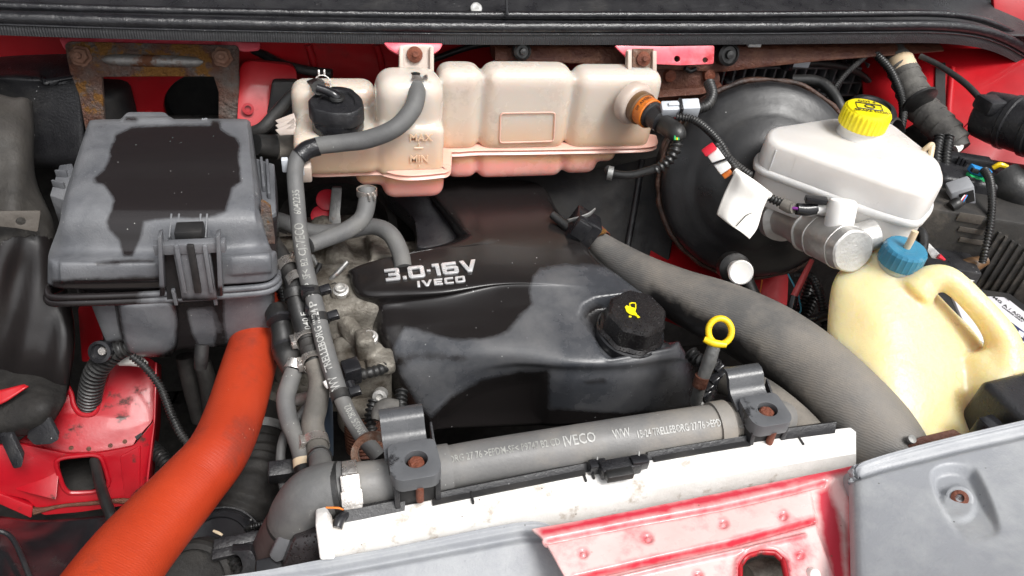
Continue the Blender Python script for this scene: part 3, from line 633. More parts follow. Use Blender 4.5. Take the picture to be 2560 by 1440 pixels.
D1 = [(300, 755), (425, 752), (438, 800), (436, 860), (410, 884), (330, 884), (315, 850)]; D2 = [(470, 775), (530, 770), (540, 830), (535, 866), (500, 866), (480, 830)]; D3 = [(560, 735), (690, 735), (690, 850), (640, 862), (570, 866), (560, 800)]; D4 = [(220, 750), (290, 752), (305, 845), (245, 860)]
attr(tub, 'wet', lambda q: -np.maximum.reduce([sdf(q, d) for d in (D1, D2, D3, D4)]))
# bulged pocket on the tub front
rows = [[Yp(x, y, yf + k) for x, y, k in ((285, 758, .012), (305, 758, -.004), (360, 756, -.006), (425, 754, -.004), (445, 756, .012))],
        [Yp(x, y, yf + k) for x, y, k in ((298, 820, .016), (312, 822, .0), (370, 822, -.004), (432, 820, 0), (446, 820, .016))],
        [Yp(x, y, yf + k) for x, y, k in ((318, 868, .02), (326, 872, .006), (370, 876, .003), (424, 872, .006), (438, 868, .02))],
        [Yp(x, y, yf + k) for x, y, k in ((330, 890, .05), (336, 888, .03), (370, 890, .03), (418, 888, .03), (425, 890, .05))]]
g = G(); g.grid(surf(rows, 6, 6)); o = part(t, 'pocket', g, M['greyplastic']); solid(o, .002); attr(o, 'wet', lambda q: -sdf(q, D1))
# front latch
g = G(); g.prism([[Yp(x, y, yf - .0085) for x, y in ((410, 632), (546, 626), (552, 742), (418, 752))]], (0, .006, 0)); part(t, 'latch_recess_shade', g, M['matblack'])  # flat black plate standing in for the shade inside the recess
lt = G(); c = Yp(488, 690, yf - .018)
lt.box(Yp(489, 680, yf - .016), ((1, 0, -.03), (0, 1, .05), (.03, 0, 1)), (.0205, .004, .042), bev=.0015); latch = part(t, 'latch', lt, M['greyplastic']); attr(latch, 'wet', lambda q: q[:, 1] * 0 + (q[:, 1] - 742))
for x in (452, 486, 521):
    g = G(); g.box(Yp(x, 672, yf - .0225), ((1, 0, -.03), (0, 1, .05), (.03, 0, 1)), (.0025 if x != 486 else .004, .003, .036), bev=.001); o = part(latch, 'latch_rib', g, M['greyplastic' if x != 486 else 'matblack']); attr(o, 'wet', lambda q: q[:, 1] - 742) if x != 486 else None
for x in (404, 548):
    g = G(); g.prism([[Yp(xx, yy, yf - .012) for xx, yy in ((x - 6, 575), (x + 4, 570), (x + 12, 720), (x, 722))]], (0, -.016, 0), bev=.001); o = part(t, 'latch_guide', g, M['greyplastic']); attr(o, 'wet', lambda q: q[:, 1] - 715)
g = G(); g.box(Yp(476, 616, yf - .016), AX, (.040, .006, .0075), bev=.0015); o = part(t, 'latch_bar', g, M['greyplastic']); attr(o, 'wet', lambda q: np.full(len(q), -60.))
for x in (427, 446, 500, 516):
    g = G(); p0, p1 = Zp(x, 535, 1.117), Zp(x, 612, 1.084); g.prism([[p0, p0 + V((0, -.002, .002)), p1 + V((0, -.004, .014)), p1 + V((0, 0, -.004))]], (.0022, 0, 0), bev=.0005); o = part(t, 'hinge_fin', g, M['greyplastic']); attr(o, 'wet', lambda q: np.full(len(q), -60.))
g = G(); g.box(Yp(475, 580, yf + .01), AX, (.016, .012, .008), bev=.002); o = part(t, 'hinge_block', g, M['matblack'])
for x in (437, 537):
    g = G(); g.box(Yp(x, 742, yf - .012), ((1, 0, 0), (0, 1, 0), (0, 0, 1)), (.0022, .003, .012), bev=.0008); o = part(t, 'latch_prong', g, M['greyplastic']); attr(o, 'wet', lambda q: np.full(len(q), -60.))
# side clips
for side, pts, z in ((0, [(124, 488), (148, 412), (180, 408), (186, 430), (160, 500)], 1.07), (1, [(640, 395), (686, 410), (690, 530), (664, 545), (650, 470)], 1.09)):
    g = G(); pl = PlaneN(Zp(pts[1][0], pts[1][1], z), (0, -.25, 1)); L = [pl.at(*p) for p in pts]
    g.prism([L], (0, 0, -.05), bev=.0015); o = part(t, 'side_clip', g, M['greyplastic']); attr(o, 'wet', lambda q: np.full(len(q), -60.) if True else 0)
    for k in (.3, .62):
        a = L[0].lerp(L[1], k); b = L[-1].lerp(L[2], k); g = G(); g.box((a + b) / 2 + V((0, 0, .003)), ((b - a), (a - b).cross(V((0, 0, 1))), V((0, 0, 1))), ((b - a).length * .42, .0018, .007), bev=.0006); o2 = part(o, 'clip_rib', g, M['greyplastic']); attr(o2, 'wet', lambda q: np.full(len(q), -60.))
g = G(); g.prism([fillet([Yp(x, y, yf + .05) for x, y in ((652, 505), (676, 520), (688, 610), (668, 640), (650, 600))], .003)], (0, .01, 0), bev=.001); part(t, 'rusty_side_strip', g, M['rustplate'])
# embossed letters near the back edge
me = text_plane('US', Zp(512, 301, 1.1318), (0, 1, 0), (-1, 0, 0), .011, extrude=.0003); me.transform(Matrix.Translation((0, 0, .0006))); o = part(t, 'moulded_letters', me, M['greyconn'])
# bracket stem under the tub
part(t, 'stem', hose([(505, 862, .985, 17), (503, 895, .985, 17), (502, 920, .99, 15)], seg=10), M['matblack'])

# ================================================================== red inner wing, lower left
def RP(a, n): return PlaneN(W(*a), n)
t = thing('red_wing_frame', 'red painted lower left wing frame with window and rusty seam', 'body panel', W(220, 1290, 1.05))
pl = RP((270, 1050, 1.05), (.15, -.55, .82))
notch = [(178, 985), (184, 1012), (200, 1034), (228, 1037), (244, 1022), (252, 985), (270, 920)]
out = [(40, 1108), (118, 1046), (150, 1000), (165, 930)] + notch + [(315, 893), (372, 893), (392, 908), (390, 990), (382, 1052), (340, 1098), (332, 1116), (255, 1132), (170, 1136), (90, 1124)]
g = G(); g.prism([fillet([pl.at(*p) for p in out], .006, 3)], pl.n * -.006, bev=.0018); part(t, 'upper_plate', g, M['redrust'])
pl2 = RP((220, 1190, 1.03), (.12, -.93, .35))
win = fillet([pl2.at(*p) for p in ((136, 1146), (196, 1138), (252, 1134), (272, 1200), (270, 1214), (236, 1230), (170, 1232), (156, 1212))], .012, 4)
out = [(-80, 1120), (50, 1110), (170, 1136), (255, 1132), (335, 1116), (385, 1054), (368, 1180), (362, 1246), (310, 1264), (200, 1280), (108, 1288), (70, 1250), (-80, 1210)]
g = G(); g.prism([fillet([pl2.at(*p) for p in out], .004, 3), win], pl2.n * -.005, bev=.0016); part(t, 'lower_plate', g, M['redrust'])
g = G(); g.prism([fillet([pl2.at(*p) + pl2.n * .004 for p in ((-80, 1196), (0, 1230), (84, 1262), (80, 1292), (0, 1256), (-80, 1230))], .003)], pl2.n * -.012, bev=.002); part(t, 'bottom_flange', g, M['redrust'])
g = G(); g.tube([pl2.at(*p) + pl2.n * .002 for p in ((85, 1276), (110, 1272), (160, 1262), (230, 1256), (290, 1250), (345, 1252))], [.006, .0035, .0025, .003, .0035, .006], seg=8); part(t, 'rusty_seam', g, M['rustdark'])
g = G(); g.tube([pl.at(*p) + pl.n * .001 for p in ((70, 1118), (130, 1132), (210, 1138), (280, 1128), (330, 1118))], [.002, .003, .0035, .0025, .002], seg=8); part(t, 'upper_seam', g, M['redrust'])
g = G(); g.prism([fillet([pl2.at(*p) + pl2.n * .002 for p in ((300, 1140), (352, 1112), (350, 1240), (312, 1246))], .004)], pl2.n * -.006, bev=.001); part(t, 'corner_plate', g, M['redrust'])
pl3 = RP((384, 1000, 1.07), (.9, -.4, .2)); g = G(); g.prism([[W(392, 905, 1.06), W(388, 1050, 1.05), W(366, 1245, 1.03), W(378, 1245, 1.1), W(402, 1060, 1.13), W(404, 912, 1.13)]], V((-.003, .0, 0)), bev=.0008); part(t, 'side_flange', g, M['redrust'])
g = G(); g.tube([V(p) + pl2.n * .001 for p in win[::2]], .0032, seg=8, sub=2, closed=True); part(t, 'window_rim', g, M['redrust'])
g = G(); g.tube([pl.at(*p) + pl.n * .001 for p in ((160, 950),) + tuple(notch)], .0034, seg=8, sub=4); part(t, 'notch_rim', g, M['redrust'])
g = G(); g.prism([[W(x, y, d) for x, y, d in ((60, 1120, 1.025), (150, 1150, 1.02), (140, 1250, 1.0), (40, 1225, 1.0))]], pl2.n * -.004, bev=.001); part(t, 'gusset', g, M['redrust'])
g = G(); g.prism([[pl.at(*p) + pl.n * .0008 for p in ((337, 1092), (352, 1082), (357, 1086), (342, 1100))]], pl.n * -.0005); part(t, 'weep_slot', g, M['matblack'])
for i, x in enumerate((102, 178, 222, 276, 312)):
    g = G(); g.lathe(pl.at(x, (1122, 1120, 1122, 1114, 1104)[i]) + pl.n * .0004, pl.n, [(.0032, 0), (.0022, .0005), (0, .0005)], seg=10, cap=(False, False)); part(t, 'weld_spot', g, M['rustdark'])
g = G(); g.prism([fillet([W(x, y, 1.12) for x, y in ((195, 770), (250, 765), (262, 900), (205, 905))], .004)], (0, .01, 0), bev=.002); part(t, 'upright', g, M['redpaint'])
# window interior: dark tub with a ribbed rubber boot
t = thing('rubber_boot', 'dark grimy rubber boot seen through the window of the red frame', 'boot', W(210, 1190, 1.1))
g = G(); g.lathe(W(200, 1200, 1.12), (0, 0, 1), [(.055, -.05), (.055, -.01), (.048, -.004), (.053, .004), (.044, .012), (.046, .02), (.02, .03), (0, .03)], seg=36, cap=(True, False)); part(t, 'boot', g, M['soot'])
# black plastic above the red frame, far left
t = thing('lamp_carrier', 'dark plastic carrier hanging over the red frame at the left edge', 'bracket', W(70, 1080, .97))
rows = [[W(-120, 900, 1.02), W(20, 900, 1.02), W(100, 930, 1.02), W(168, 960, 1.02)], [W(-120, 980, .965), W(20, 985, .96), W(110, 1000, .955), W(160, 1010, .98)], [W(-120, 1060, .95), W(10, 1060, .945), W(95, 1052, .95), W(130, 1060, .975)], [W(-120, 1100, .97), W(0, 1098, .965), W(60, 1090, .97), W(110, 1085, .99)]]
g = G(); g.grid(surf(rows, 6, 6)); o = part(t, 'shell', g, M['soot']); solid(o, .006)
g = G(); g.prism([fillet([W(x, y, .958) for x, y in ((66, 1092), (118, 1040), (148, 1098), (128, 1110), (86, 1112))], .003)], (0, .008, .002), bev=.0015); part(t, 'lug', g, M['black'])
g = G(); g.prism([fillet([W(x, y, .95) for x, y in ((-4, 1090), (28, 1088), (58, 1150), (54, 1168), (34, 1172))], .003)], (0, .010, .002), bev=.002); part(t, 'prong', g, M['black'])
rows = [[W(-60, 985, .94), W(0, 975, .94), W(60, 960, .95)], [W(-60, 1012, .935), W(0, 1010, .935), W(70, 965, .948)]]
g = G(); g.grid(surf(rows, 5, 4)); o = part(t, 'red_reflector_edge', g, M['redpaint']); solid(o, .003)
# corrugated conduits at lower left
def conduit(lbl, pts, m='rubberblack', pitch=.0055, amp=.0022, seg=12, name='corrugated_conduit', group='black corrugated conduits'):
    return solo(name, lbl, 'conduit', hose(pts, seg=seg, corr=(pitch, amp)), M[m], 60, group=group)
conduit('thick corrugated black conduit curving into the notch of the red frame', [(330, 862, 1.0, 20), (285, 880, 1.0, 24), (245, 920, 1.01, 25), (228, 970, 1.03, 25), (222, 1020, 1.06, 24), (222, 1060, 1.1, 24)], pitch=.007, amp=.004, seg=18)
conduit('thin corrugated conduit running down beside the orange hose', [(330, 890, .99, 9), (365, 920, .99, 9), (402, 970, .99, 9), (430, 1040, .98, 9), (462, 1098, .97, 9), (520, 1150, .97, 9)], pitch=.0042, amp=.0018)
conduit('black corrugated conduit low between red frame and orange hose', [(370, 1110, 1.08, 17), (405, 1145, 1.07, 17), (440, 1190, 1.06, 17), (480, 1240, 1.05, 17)], pitch=.006, amp=.003, seg=14)
t = thing('ring_connector', 'round black plug beside the top of the thick conduit', 'plug', W(255, 875, .98))
g = G(); g.lathe(W(256, 878, .985), (-.2, -.7, .5), [(.013, -.012), (.015, 0), (.015, .008), (.011, .009), (.010, .003), (0, .003)], seg=24, cap=(True, False)); part(t, 'body', g, M['blackgloss'])
g = G(); g.lathe(W(256, 878, .98), (-.2, -.7, .5), [(.006, 0), (.005, .002), (0, .002)], seg=12, cap=(False, False)); part(t, 'pin', g, M['steel'])
solo('foil_tape', 'crumpled silvery tape on the red panel under the fuse box', 'tape', hose([(300, 905, 1.035, 10), (335, 900, 1.03, 16), (365, 912, 1.03, 9)], seg=9, sub=5), M['paper'])
solo('black_rod', 'slim black rod reaching down across the red window', 'rod', hose([(236, 1150, 1.03, 12), (250, 1210, 1.0, 13), (270, 1270, .97, 14), (296, 1330, .95, 15), (330, 1400, .93, 15)], seg=12), M['rubberblack'])
solo('white_fleck', 'pale torn scrap in the dark below the red frame', 'scrap', hose([(204, 1306, 1.0, 3), (208, 1312, 1.0, 5), (206, 1318, 1.0, 2)], seg=6, sub=3), M['paper'])
solo('dark_pipe', 'dark pipe behind the orange hose, nearer the red frame', 'pipe', hose([(462, 890, 1.1, 22), (478, 960, 1.12, 22), (500, 1050, 1.15, 20)], seg=14), M['soot'], group='dark pipes under the fuse box')
solo('dark_pipe', 'dark pipe behind the orange hose, touching its left edge', 'pipe', hose([(505, 905, 1.09, 21), (520, 960, 1.10, 21), (530, 1040, 1.12, 20)], seg=14), M['soot'], group='dark pipes under the fuse box')
# black front casing bottom left
t = thing('lower_casing', 'dark plastic casing filling the bottom left corner', 'casing', W(80, 1400, .85))
rows = [[W(-120, 1270, .98), W(0, 1290, .97), W(120, 1300, .98), W(330, 1280, 1.02), W(420, 1260, 1.05)], [W(-120, 1330, .90), W(0, 1340, .90), W(130, 1360, .93), W(300, 1350, .98), W(420, 1340, 1.02)], [W(-120, 1480, .80), W(0, 1490, .80), W(120, 1500, .84), W(300, 1480, .92), W(420, 1480, .98)]]
g = G(); g.grid(surf(rows, 6, 8)); o = part(t, 'shell', g, M['blackgloss']); solid(o, .004)
g = G(); g.tube([W(-20, 1322, .885), W(30, 1345, .885), W(70, 1430, .85), W(95, 1500, .83)], .003, seg=8); part(t, 'moulded_edge', g, M['black'])
# ------------------------------------------------------------------ orange hose
OP = [(655, 760, 1.10, 58), (640, 850, 1.05, 62), (618, 930, 1.0, 66), (585, 1040, .93, 71), (545, 1130, .87, 75), (478, 1212, .83, 82), (400, 1300, .785, 91), (325, 1388, .74, 100), (262, 1475, .70, 108), (200, 1570, .66, 116)]
t = thing('orange_hose', 'thick bright orange silicone hose sweeping down to the bottom left', 'hose', W(585, 1040, .905))
part(t, 'sleeve', hose(OP, seg=44, sub=14, corr=(.0036, .00009)), M['orange'], 60)
# ================================================================== coolant expansion tank
ZS = 1.086
def lobe(g, x0, x1, yt, yb, y, D, r=.018, zb=None):
    a, b = Yp(x0, (yt + yb) / 2, y), Yp(x1, (yt + yb) / 2, y); zt = Yp((x0 + x1) / 2, yt, y).z; zb = zb if zb is not None else Yp((x0 + x1) / 2, yb, y).z
    g.box(((a.x + b.x) / 2, y + D / 2, (zt + zb) / 2), AX, ((b.x - a.x) / 2, D / 2, (zt - zb) / 2), bev=r, seg=5)
zlow = Yp(1300, 452, 1.045).z
t = thing('coolant_tank', 'milky stained coolant expansion tank with pink fluid hanging under the seal', 'tank', V((.3, 1.07, zlow)))
g = G()
lobe(g, 1432, 1648, 186, 385, 1.035, .06, .022); lobe(g, 1206, 1431, 180, 385, 1.035, .06, .022); lobe(g, 1095, 1207, 180, 385, 1.037, .058, .02)
lobe(g, 944, 1112, 206, 445, .985, .075, .026); lobe(g, 944, 1112, 318, 445, .976, .1, .012)
lobe(g, 735, 950, 350, 445, .972, .10, .016); lobe(g, 730, 944, 222, 360, 1.062, .055, .02); lobe(g, 890, 960, 330, 440, .985, .09, .015)
# below the seam
lobe(g, 1118, 1197, 372, 452, 1.042, .07, .016); lobe(g, 1196, 1412, 372, 450, 1.042, .07, .016); lobe(g, 1410, 1500, 372, 442, 1.042, .07, .018); lobe(g, 1440, 1545, 372, 412, 1.042, .07, .018)
lobe(g, 958, 1114, 420, 503, .982, .085, .018); lobe(g, 890, 985, 420, 470, .992, .07, .014)
body = part(t, 'body', g, M['tank']); remesh(body, .0032, 8)
# welded seam all round
zr = .0055
SEAM = [(772, 428), (800, 432), (940, 428), (965, 432), (1000, 440), (1040, 441), (1095, 436), (1118, 430), (1122, 400), (1124, 384), (1150, 382), (1195, 379), (1300, 378), (1420, 376), (1540, 374), (1612, 371), (1636, 364), (1634, 345)]
SP = [Zp(x, y, ZS) for x, y in SEAM]
prof = []
Q = [V(p) for p in cr([np.array(p) for p in SP], 5)]
for i, p in enumerate(Q):
    d = (Q[min(i + 1, len(Q) - 1)] - Q[max(i - 1, 0)]).normalized(); n = V((d.y, -d.x, 0)).normalized()
    c = p
    prof.append([c + n * u + V((0, 0, w)) for u, w in ((-.016, -.0065), (.002, -.0065), (.0045, -.004), (.002, -.0012), (.0005, 0), (.002, .0012), (.0045, .004), (.002, .0062), (-.016, .007))])
g = G(); g.loft(prof); part(t, 'welded_seam', g, M['tankseam'], 60)
# hanging tabs with bolts
for x0, x1, yt, yb, xb, yb2, lab in ((998, 1082, 114, 178, 1036, 137, 0), (1566, 1636, 124, 182, 1606, 148, 1)):
    y = 1.062 if not lab else 1.07
    pl = PlaneN(Yp(xb, yb2, y), (0, -.9, .43)); g = G(); hh = [pl.at(xb + 14 * math.cos(a), yb2 + 14 * math.sin(a)) for a in np.linspace(0, 6.28, 16, endpoint=False)]
    g.prism([fillet([pl.at(*p) for p in ((x0, yt), (x1, yt), (x1 + 2, yb + 14), (x0 - 2, yb + 14))], .004), hh], pl.n * -.004, bev=.001); tab = part(t, 'hanging_tab', g, M['tanktab'])
    for x in (x0 + 4, x1 - 4):
        g = G(); g.prism([[pl.at(x - 5, yt + 4), pl.at(x + 5, yt + 4), pl.at(x + 5, yb + 24), pl.at(x - 5, yb + 24)]], pl.n * .008, bev=.0012); part(tab, 'tab_web', g, M['tanktab'])
    g = G(); c = pl.at(xb, yb2)
    if lab: g.box(c + pl.n * .001, (V((1, 0, 0)), pl.n, V((0, .43, .9))), (.018, .0012, .016), bev=.0008); part(tab, 'rusty_washer_plate', g, M['rust']); g = G()
    g.lathe(c, pl.n, [(.011, 0), (.0115, .002), (.0115, .006), (.007, .0085), (.004, .010), (.004, .013), (0, .013)], seg=24, cap=(True, False)); part(tab, 'bolt', g, M['rustbolt'])
# moulded rectangle and level marks
yfm = 1.0335
def fr(x, y, k=0): return Yp(x, y, yfm - k)
g = G(); R4 = fillet([np.array(fr(*p)) for p in ((1252, 283), (1388, 281), (1384, 353), (1249, 357))], .006, 4); g.tube([V(p) for p in R4] , .0013, seg=6, sub=1, closed=True); part(t, 'moulded_frame', g, M['tankseam'])
ybf = .974
for s, x, y, sz in (('MAX', 1052, 345, .0155), ('MIN', 1048, 398, .0155)):
    me = text_plane(s, Yp(x, y, ybf), (1, 0, 0), (0, 0, 1), sz, extrude=.0006, bold=.0003); part(t, 'level_letters', me, M['tankletter'], 60)
for pts in (((1047, 358), (1047, 366)), ((1036, 370), (1058, 370)), ((1048, 412), (1048, 416))):
    g = G(); g.tube([Yp(pts[0][0], pts[0][1], ybf), Yp(pts[1][0], pts[1][1], ybf)], .0009, seg=6, sub=1); part(t, 'level_mark', g, M['tankletter'])
# left fins and hose clip
for k in (0, 12, 24):
    g = G(); g.prism([[W(x, y + k, 1.075) for x, y in ((688, 300), (735, 282), (740, 300), (736, 310), (700, 312))]], V((0, 0, -.002)), bev=.0005); part(t, 'side_fin', g, M['tanktab'])
g = G(); g.box(W(757, 425, 1.035), ((1, 0, 0), (0, 1, .2), (0, -.2, 1)), (.012, .012, .014), bev=.003); clip = part(t, 'hose_clip', g, M['tanktab'])
for x in (713, 752):
    g = G(); g.box(W(x, 420 if x > 740 else 412, 1.02), ((1, 0, 0), (0, 1, .2), (0, -.2, 1)), (.0045, .004, .011), bev=.0015); part(clip, 'clip_arm', g, M['lightconn'])
# filler cap
c = Zp(845, 318, Yp(845, 292, .985).z - .001)
c = W(846, 320, 1.075); up = V((0, -.12, 1)).normalized()
t = thing('pressure_cap', 'black lobed filler cap with a side spout on the coolant tank', 'cap', c)
lob = [1 + .05 * math.copysign(min(abs(math.sin(a * 3)) * 2.2, 1), math.sin(a * 3)) for a in np.linspace(0, 2 * math.pi, 72, endpoint=False)]
g = G(); g.lathe(c, up, [(.0355, -.012), (.0365, -.004), (.0365, .022), (.0355, .024)], seg=72); part(t, 'skirt', g, M['blackgloss'])
g = G(); g.lathe(c, up, [(.034, .020), (.0380, .023), (.0375, .043), (.035, .046), (.026, .0465), (.024, .043), (.015, .044), (0, .046)], seg=72, cap=(True, False), poly=lob); part(t, 'grip', g, M['black'])
g = G(); g.tube([c + up * .042, c + up * .052 + V((-.002, 0, 0)), c + up * .058 + V((-.012, .004, 0)), c + up * .062 + V((-.026, .008, 0))], [.010, .0075, .006, .006], seg=14); sp = part(t, 'spout', g, M['blackgloss'])
for k in (.3, .5):
    g = G(); q = c + up * .046; g.lathe(q, up, [(.010, -.001 + k * .01), (.011, .0008 + k * .01), (.010, .0025 + k * .01)], seg=20); part(sp, 'spout_ring', g, M['rubberblack'])
spt = c + up * .062 + V((-.024, .007, 0))
def clamp(parent, p, ax, r, w=.008, screw=(0, -1, .5), m='steel', spring=False):
    w *= 1.25; r += .0006; ax = V(ax).normalized(); g = G(); g.lathe(p, ax, [(r + .0002, -w / 2), (r + .0016, -w / 2), (r + .0016, w / 2), (r + .0002, w / 2), (r + .0002, -w / 2)], seg=32, cap=(False, False)); o = part(parent, 'hose_clamp', g, M[m], 30)
    s = V(screw); s = (s - ax * ax.dot(s)).normalized(); g = G(); c = p + s * (r + .0035); tn = ax.cross(s)
    if spring:
        for k in (-1, 1): g.box(c + tn * k * .004 + s * .001, (tn, s, ax), (.0014, .004, w * .45), bev=.0006)
        part(o, 'clamp_ear', g, M[m])
    else:
        g.box(c, (tn, s, ax), (.0065, .003, w * .55), bev=.001); g.lathe(c + tn * .005 + s * .0006, tn, [(.0034, 0), (.0034, .005), (.0025, .0055)], seg=12); part(o, 'clamp_screw', g, M[m])
    return o
# vent hose from the cap
VP = [spt, W(790, 212, 1.10), W(735, 238, 1.115), W(690, 285, 1.12), W(655, 322, 1.12), (W(610, 338, 1.13))]
t = thing('vent_hose', 'black rubber hose arching from the filler cap to the left', 'hose', W(700, 270, 1.12))
g = G(); g.tube(VP, .0098, seg=16); part(t, 'tube', g, M['rubberblack'])
clamp(t, W(806, 208, 1.092), VP[0] - VP[1], .0102, .008, (0, 0, 1), spring=True)
t = thing('stub_hose', 'short fat dark hose between fuse box and coolant tank', 'hose', W(690, 370, 1.12))
g = hose([(640, 362, 1.1, 26), (680, 366, 1.12, 29), (715, 366, 1.13, 30), (760, 366, 1.14, 30)], seg=22); part(t, 'tube', g, M['rubberblack']); 
g = hose([(692, 367, 1.12, 31), (740, 367, 1.135, 32)], seg=22); part(t, 'dusty_sleeve', g, M['rubberdust'])
# level sensor at the right end of the tank
a0, a1 = W(1590, 262, 1.165), W(1680, 320, 1.115); ax = (a1 - a0).normalized()
t = thing('level_sensor', 'brown sensor with orange band screwed into the right end of the tank', 'sensor', a0)
g = G(); g.lathe(a0, ax, [(.033, -.014), (.034, -.002), (.031, .003), (.028, .005)], seg=36); part(t, 'collar', g, M['tanktab'])
g = G(); g.lathe(a0, ax, [(.0255, .0), (.026, .016), (.0235, .018)], seg=30); part(t, 'threaded_plug', g, M['brownplastic'])
g = G(); g.lathe(a0, ax, [(.0225, .014), (.0235, .016), (.0235, .034), (.0225, .035)], seg=30); bd = part(t, 'orange_band', g, M['orangeband'])
me = textmesh('SIGMA 90', .008); q0 = a0 + ax * .025
sv = (V((-.3, -.6, .75)) - ax * ax.dot(V((-.3, -.6, .75)))).normalized(); tv = ax.cross(sv)
for v in me.vertices:
    an = -v.co.x / .0235; v.co = q0 + (sv * math.cos(an) + tv * -math.sin(an)) * .0240 + ax * (-v.co.y)
part(bd, 'printed_letters', me, M['blackink'])
g = G(); g.lathe(a0, ax, [(.021, .032), (.021, .038), (.0175, .040), (.018, .060), (.014, .062)], seg=26); part(t, 'plug_body', g, M['black'])
e0 = a0 + ax * .056
g = G(); g.tube([a0 + ax * .045, e0 + V((.004, 0, -.004)), W(1688, 330, 1.10), W(1692, 345, 1.10)], [.0155, .0155, .0145, .013], seg=16); part(t, 'elbow_boot', g, M['rubberblack'])
for dx, m_ in ((-5, 'greenplastic'), (0, 'yellowcap'), (4, 'greenplastic')):
    part(t, 'wire', hose([(1690 + dx, 320, 1.09, 2.4), (1692 + dx, 335, 1.087, 2.4), (1692 + dx, 350, 1.087, 2.4)], seg=6, sub=3), M[m_])
conduit('corrugated conduit looping under the level sensor back to the tank', [(1692, 345, 1.1, 13), (1688, 375, 1.1, 13), (1668, 405, 1.105, 13), (1640, 425, 1.11, 11)], pitch=.0075, amp=.003, seg=14)
solo('sensor_lead', 'black rubber lead curving to a clip below the right end of the tank', 'lead', hose([(1650, 418, 1.108, 11), (1610, 430, 1.115, 10), (1570, 438, 1.12, 10), (1530, 433, 1.125, 10), (1518, 420, 1.13, 10)], seg=12), M['rubberblack'])
t = thing('lead_clip', 'small brown steel clip holding the black sensor lead', 'clip', W(1525, 430, 1.12)); g = G(); g.lathe(W(1526, 433, 1.115), ray(1526, 433).cross(V((0, 0, 1))), [(.009, -.004), (.0105, -.004), (.0105, .004), (.009, .004), (.009, -.004)], seg=20, cap=(False, False)); part(t, 'ring', g, M['steeldull'])
# grey connector pair beside the sensor
p0, p1 = W(1655, 274, 1.12), W(1745, 270, 1.12); d = (p1 - p0).normalized(); u = V((0, -.4, .9)); u = (u - d * d.dot(u)).normalized(); w = d.cross(u)
t = thing('loom_connector', 'pale grey two part wiring connector beside the rusty bracket', 'connector', W(1700, 285, 1.12))
g = G(); g.box(p0 + d * .012, (d, u, w), (.014, .0095, .009), bev=.002); part(t, 'socket', g, M['lightconn'])
g = G(); g.box(p0 + d * .042, (d, u, w), (.013, .0115, .010), bev=.002); part(t, 'plug', g, M['lightconn'])
g = G(); g.box(p0 + d * .027, (d, u, w), (.0025, .0125, .011), bev=.001); part(t, 'band', g, M['black'])
g = G(); g.box(p0 + d * .016 + u * .011, (d, u, w), (.008, .002, .003), bev=.0008); part(t, 'latch', g, M['lightconn'])
conduit('corrugated conduit curling up behind the grey wiring connector', [(1742, 272, 1.12, 12), (1768, 262, 1.13, 12), (1780, 235, 1.15, 12), (1772, 205, 1.17, 12)], pitch=.006, amp=.0025)
conduit('corrugated conduit draped over the brake booster from connector to tag', [(1690, 292, 1.105, 9), (1735, 300, 1.10, 9), (1775, 330, 1.085, 9), (1805, 365, 1.07, 9), (1822, 395, 1.06, 9), (1850, 420, 1.05, 9), (1878, 440, 1.04, 9)], pitch=.0042, amp=.0018)
conduit('short corrugated conduit lying along the draped one above the paper tag', [(1800, 372, 1.06, 9), (1790, 362, 1.06, 9), (1806, 385, 1.055, 9), (1830, 410, 1.048, 9), (1845, 432, 1.04, 9)], pitch=.0042, amp=.0018)
# long coolant hose
HP = [(1034, 188, 1.10, 21), (1040, 206, 1.065, 22), (1042, 236, 1.045, 22), (1030, 275, 1.035, 23), (988, 320, 1.03, 23), (920, 348, 1.03, 23), (850, 358, 1.025, 22), (790, 366, 1.02, 22), (752, 385, 1.015, 21), (738, 425, 1.012, 20), (742, 500, 1.01, 20), (752, 600, 1.005, 20), (768, 690, 1.0, 21), (790, 770, .985, 21), (808, 850, .965, 22), (828, 920, .945, 22), (850, 985, .93, 21), (872, 1035, .93, 20), (905, 1090, .93, 20), (945, 1140, .93, 20)]
t = thing('coolant_hose', 'long grey coolant hose looping from the tank down past the fuse box', 'hose', W(745, 560, 1.0))
part(t, 'tube', hose(HP, seg=24, sub=10), M['rubber'])
part(t, 'black_sleeve', hose([(p[0], p[1], p[2] - .001, p[3] + 1.2) for p in [(795, 366, 1.02, 22), (768, 375, 1.017, 22), (748, 392, 1.013, 21)]], seg=24), M['wetrubber'])
clamp(t, W(1041, 216, 1.057), W(1042, 236, 1.045) - W(1038, 200, 1.07), .0128, .009, (.8, -.2, .6), spring=True)
g = G(); g.lathe(W(1039, 206, 1.064), W(1042, 236, 1.045) - W(1038, 200, 1.07), [(.0125, -.006), (.0145, -.004), (.0145, .004), (.0125, .006)], seg=26); part(t, 'end_bead', g, M['rubberblack'])
for s, f0, f1, sz, tn, mt in (('6042235', (757, 538), (748, 478), .0125, .0, 'inkdim'), ('IVECO', (762, 619), (757, 562), .017, .0, 'inkdim'), ('CJ', (765, 640), (763, 624), .013, 0, 'inkdim'), ('B2', (767, 667), (766, 650), .013, 0, 'inkdim'), ('SF<', (772, 702), (768, 678), .0135, .05, 'inkdim'),
                              ('>EP', (784, 748), (776, 712), .0135, .1, 'ink'), ('P', (792, 772), (789, 760), .0135, .2, 'ink'), ('TRELLEBORG III/24', (833, 935), (797, 780), .0135, .25, 'ink'), ('WV', (848, 978), (838, 948), .016, .2, 'ink'), ('P.I0055 I8I02', (908, 1094), (862, 1012), .0125, -.3, 'inkdim')):
    part(t, 'printed_letters', text_tube(s, HP, 0, sz, turn=tn, bold=.00022, fit=(f0, f1)), M[mt])
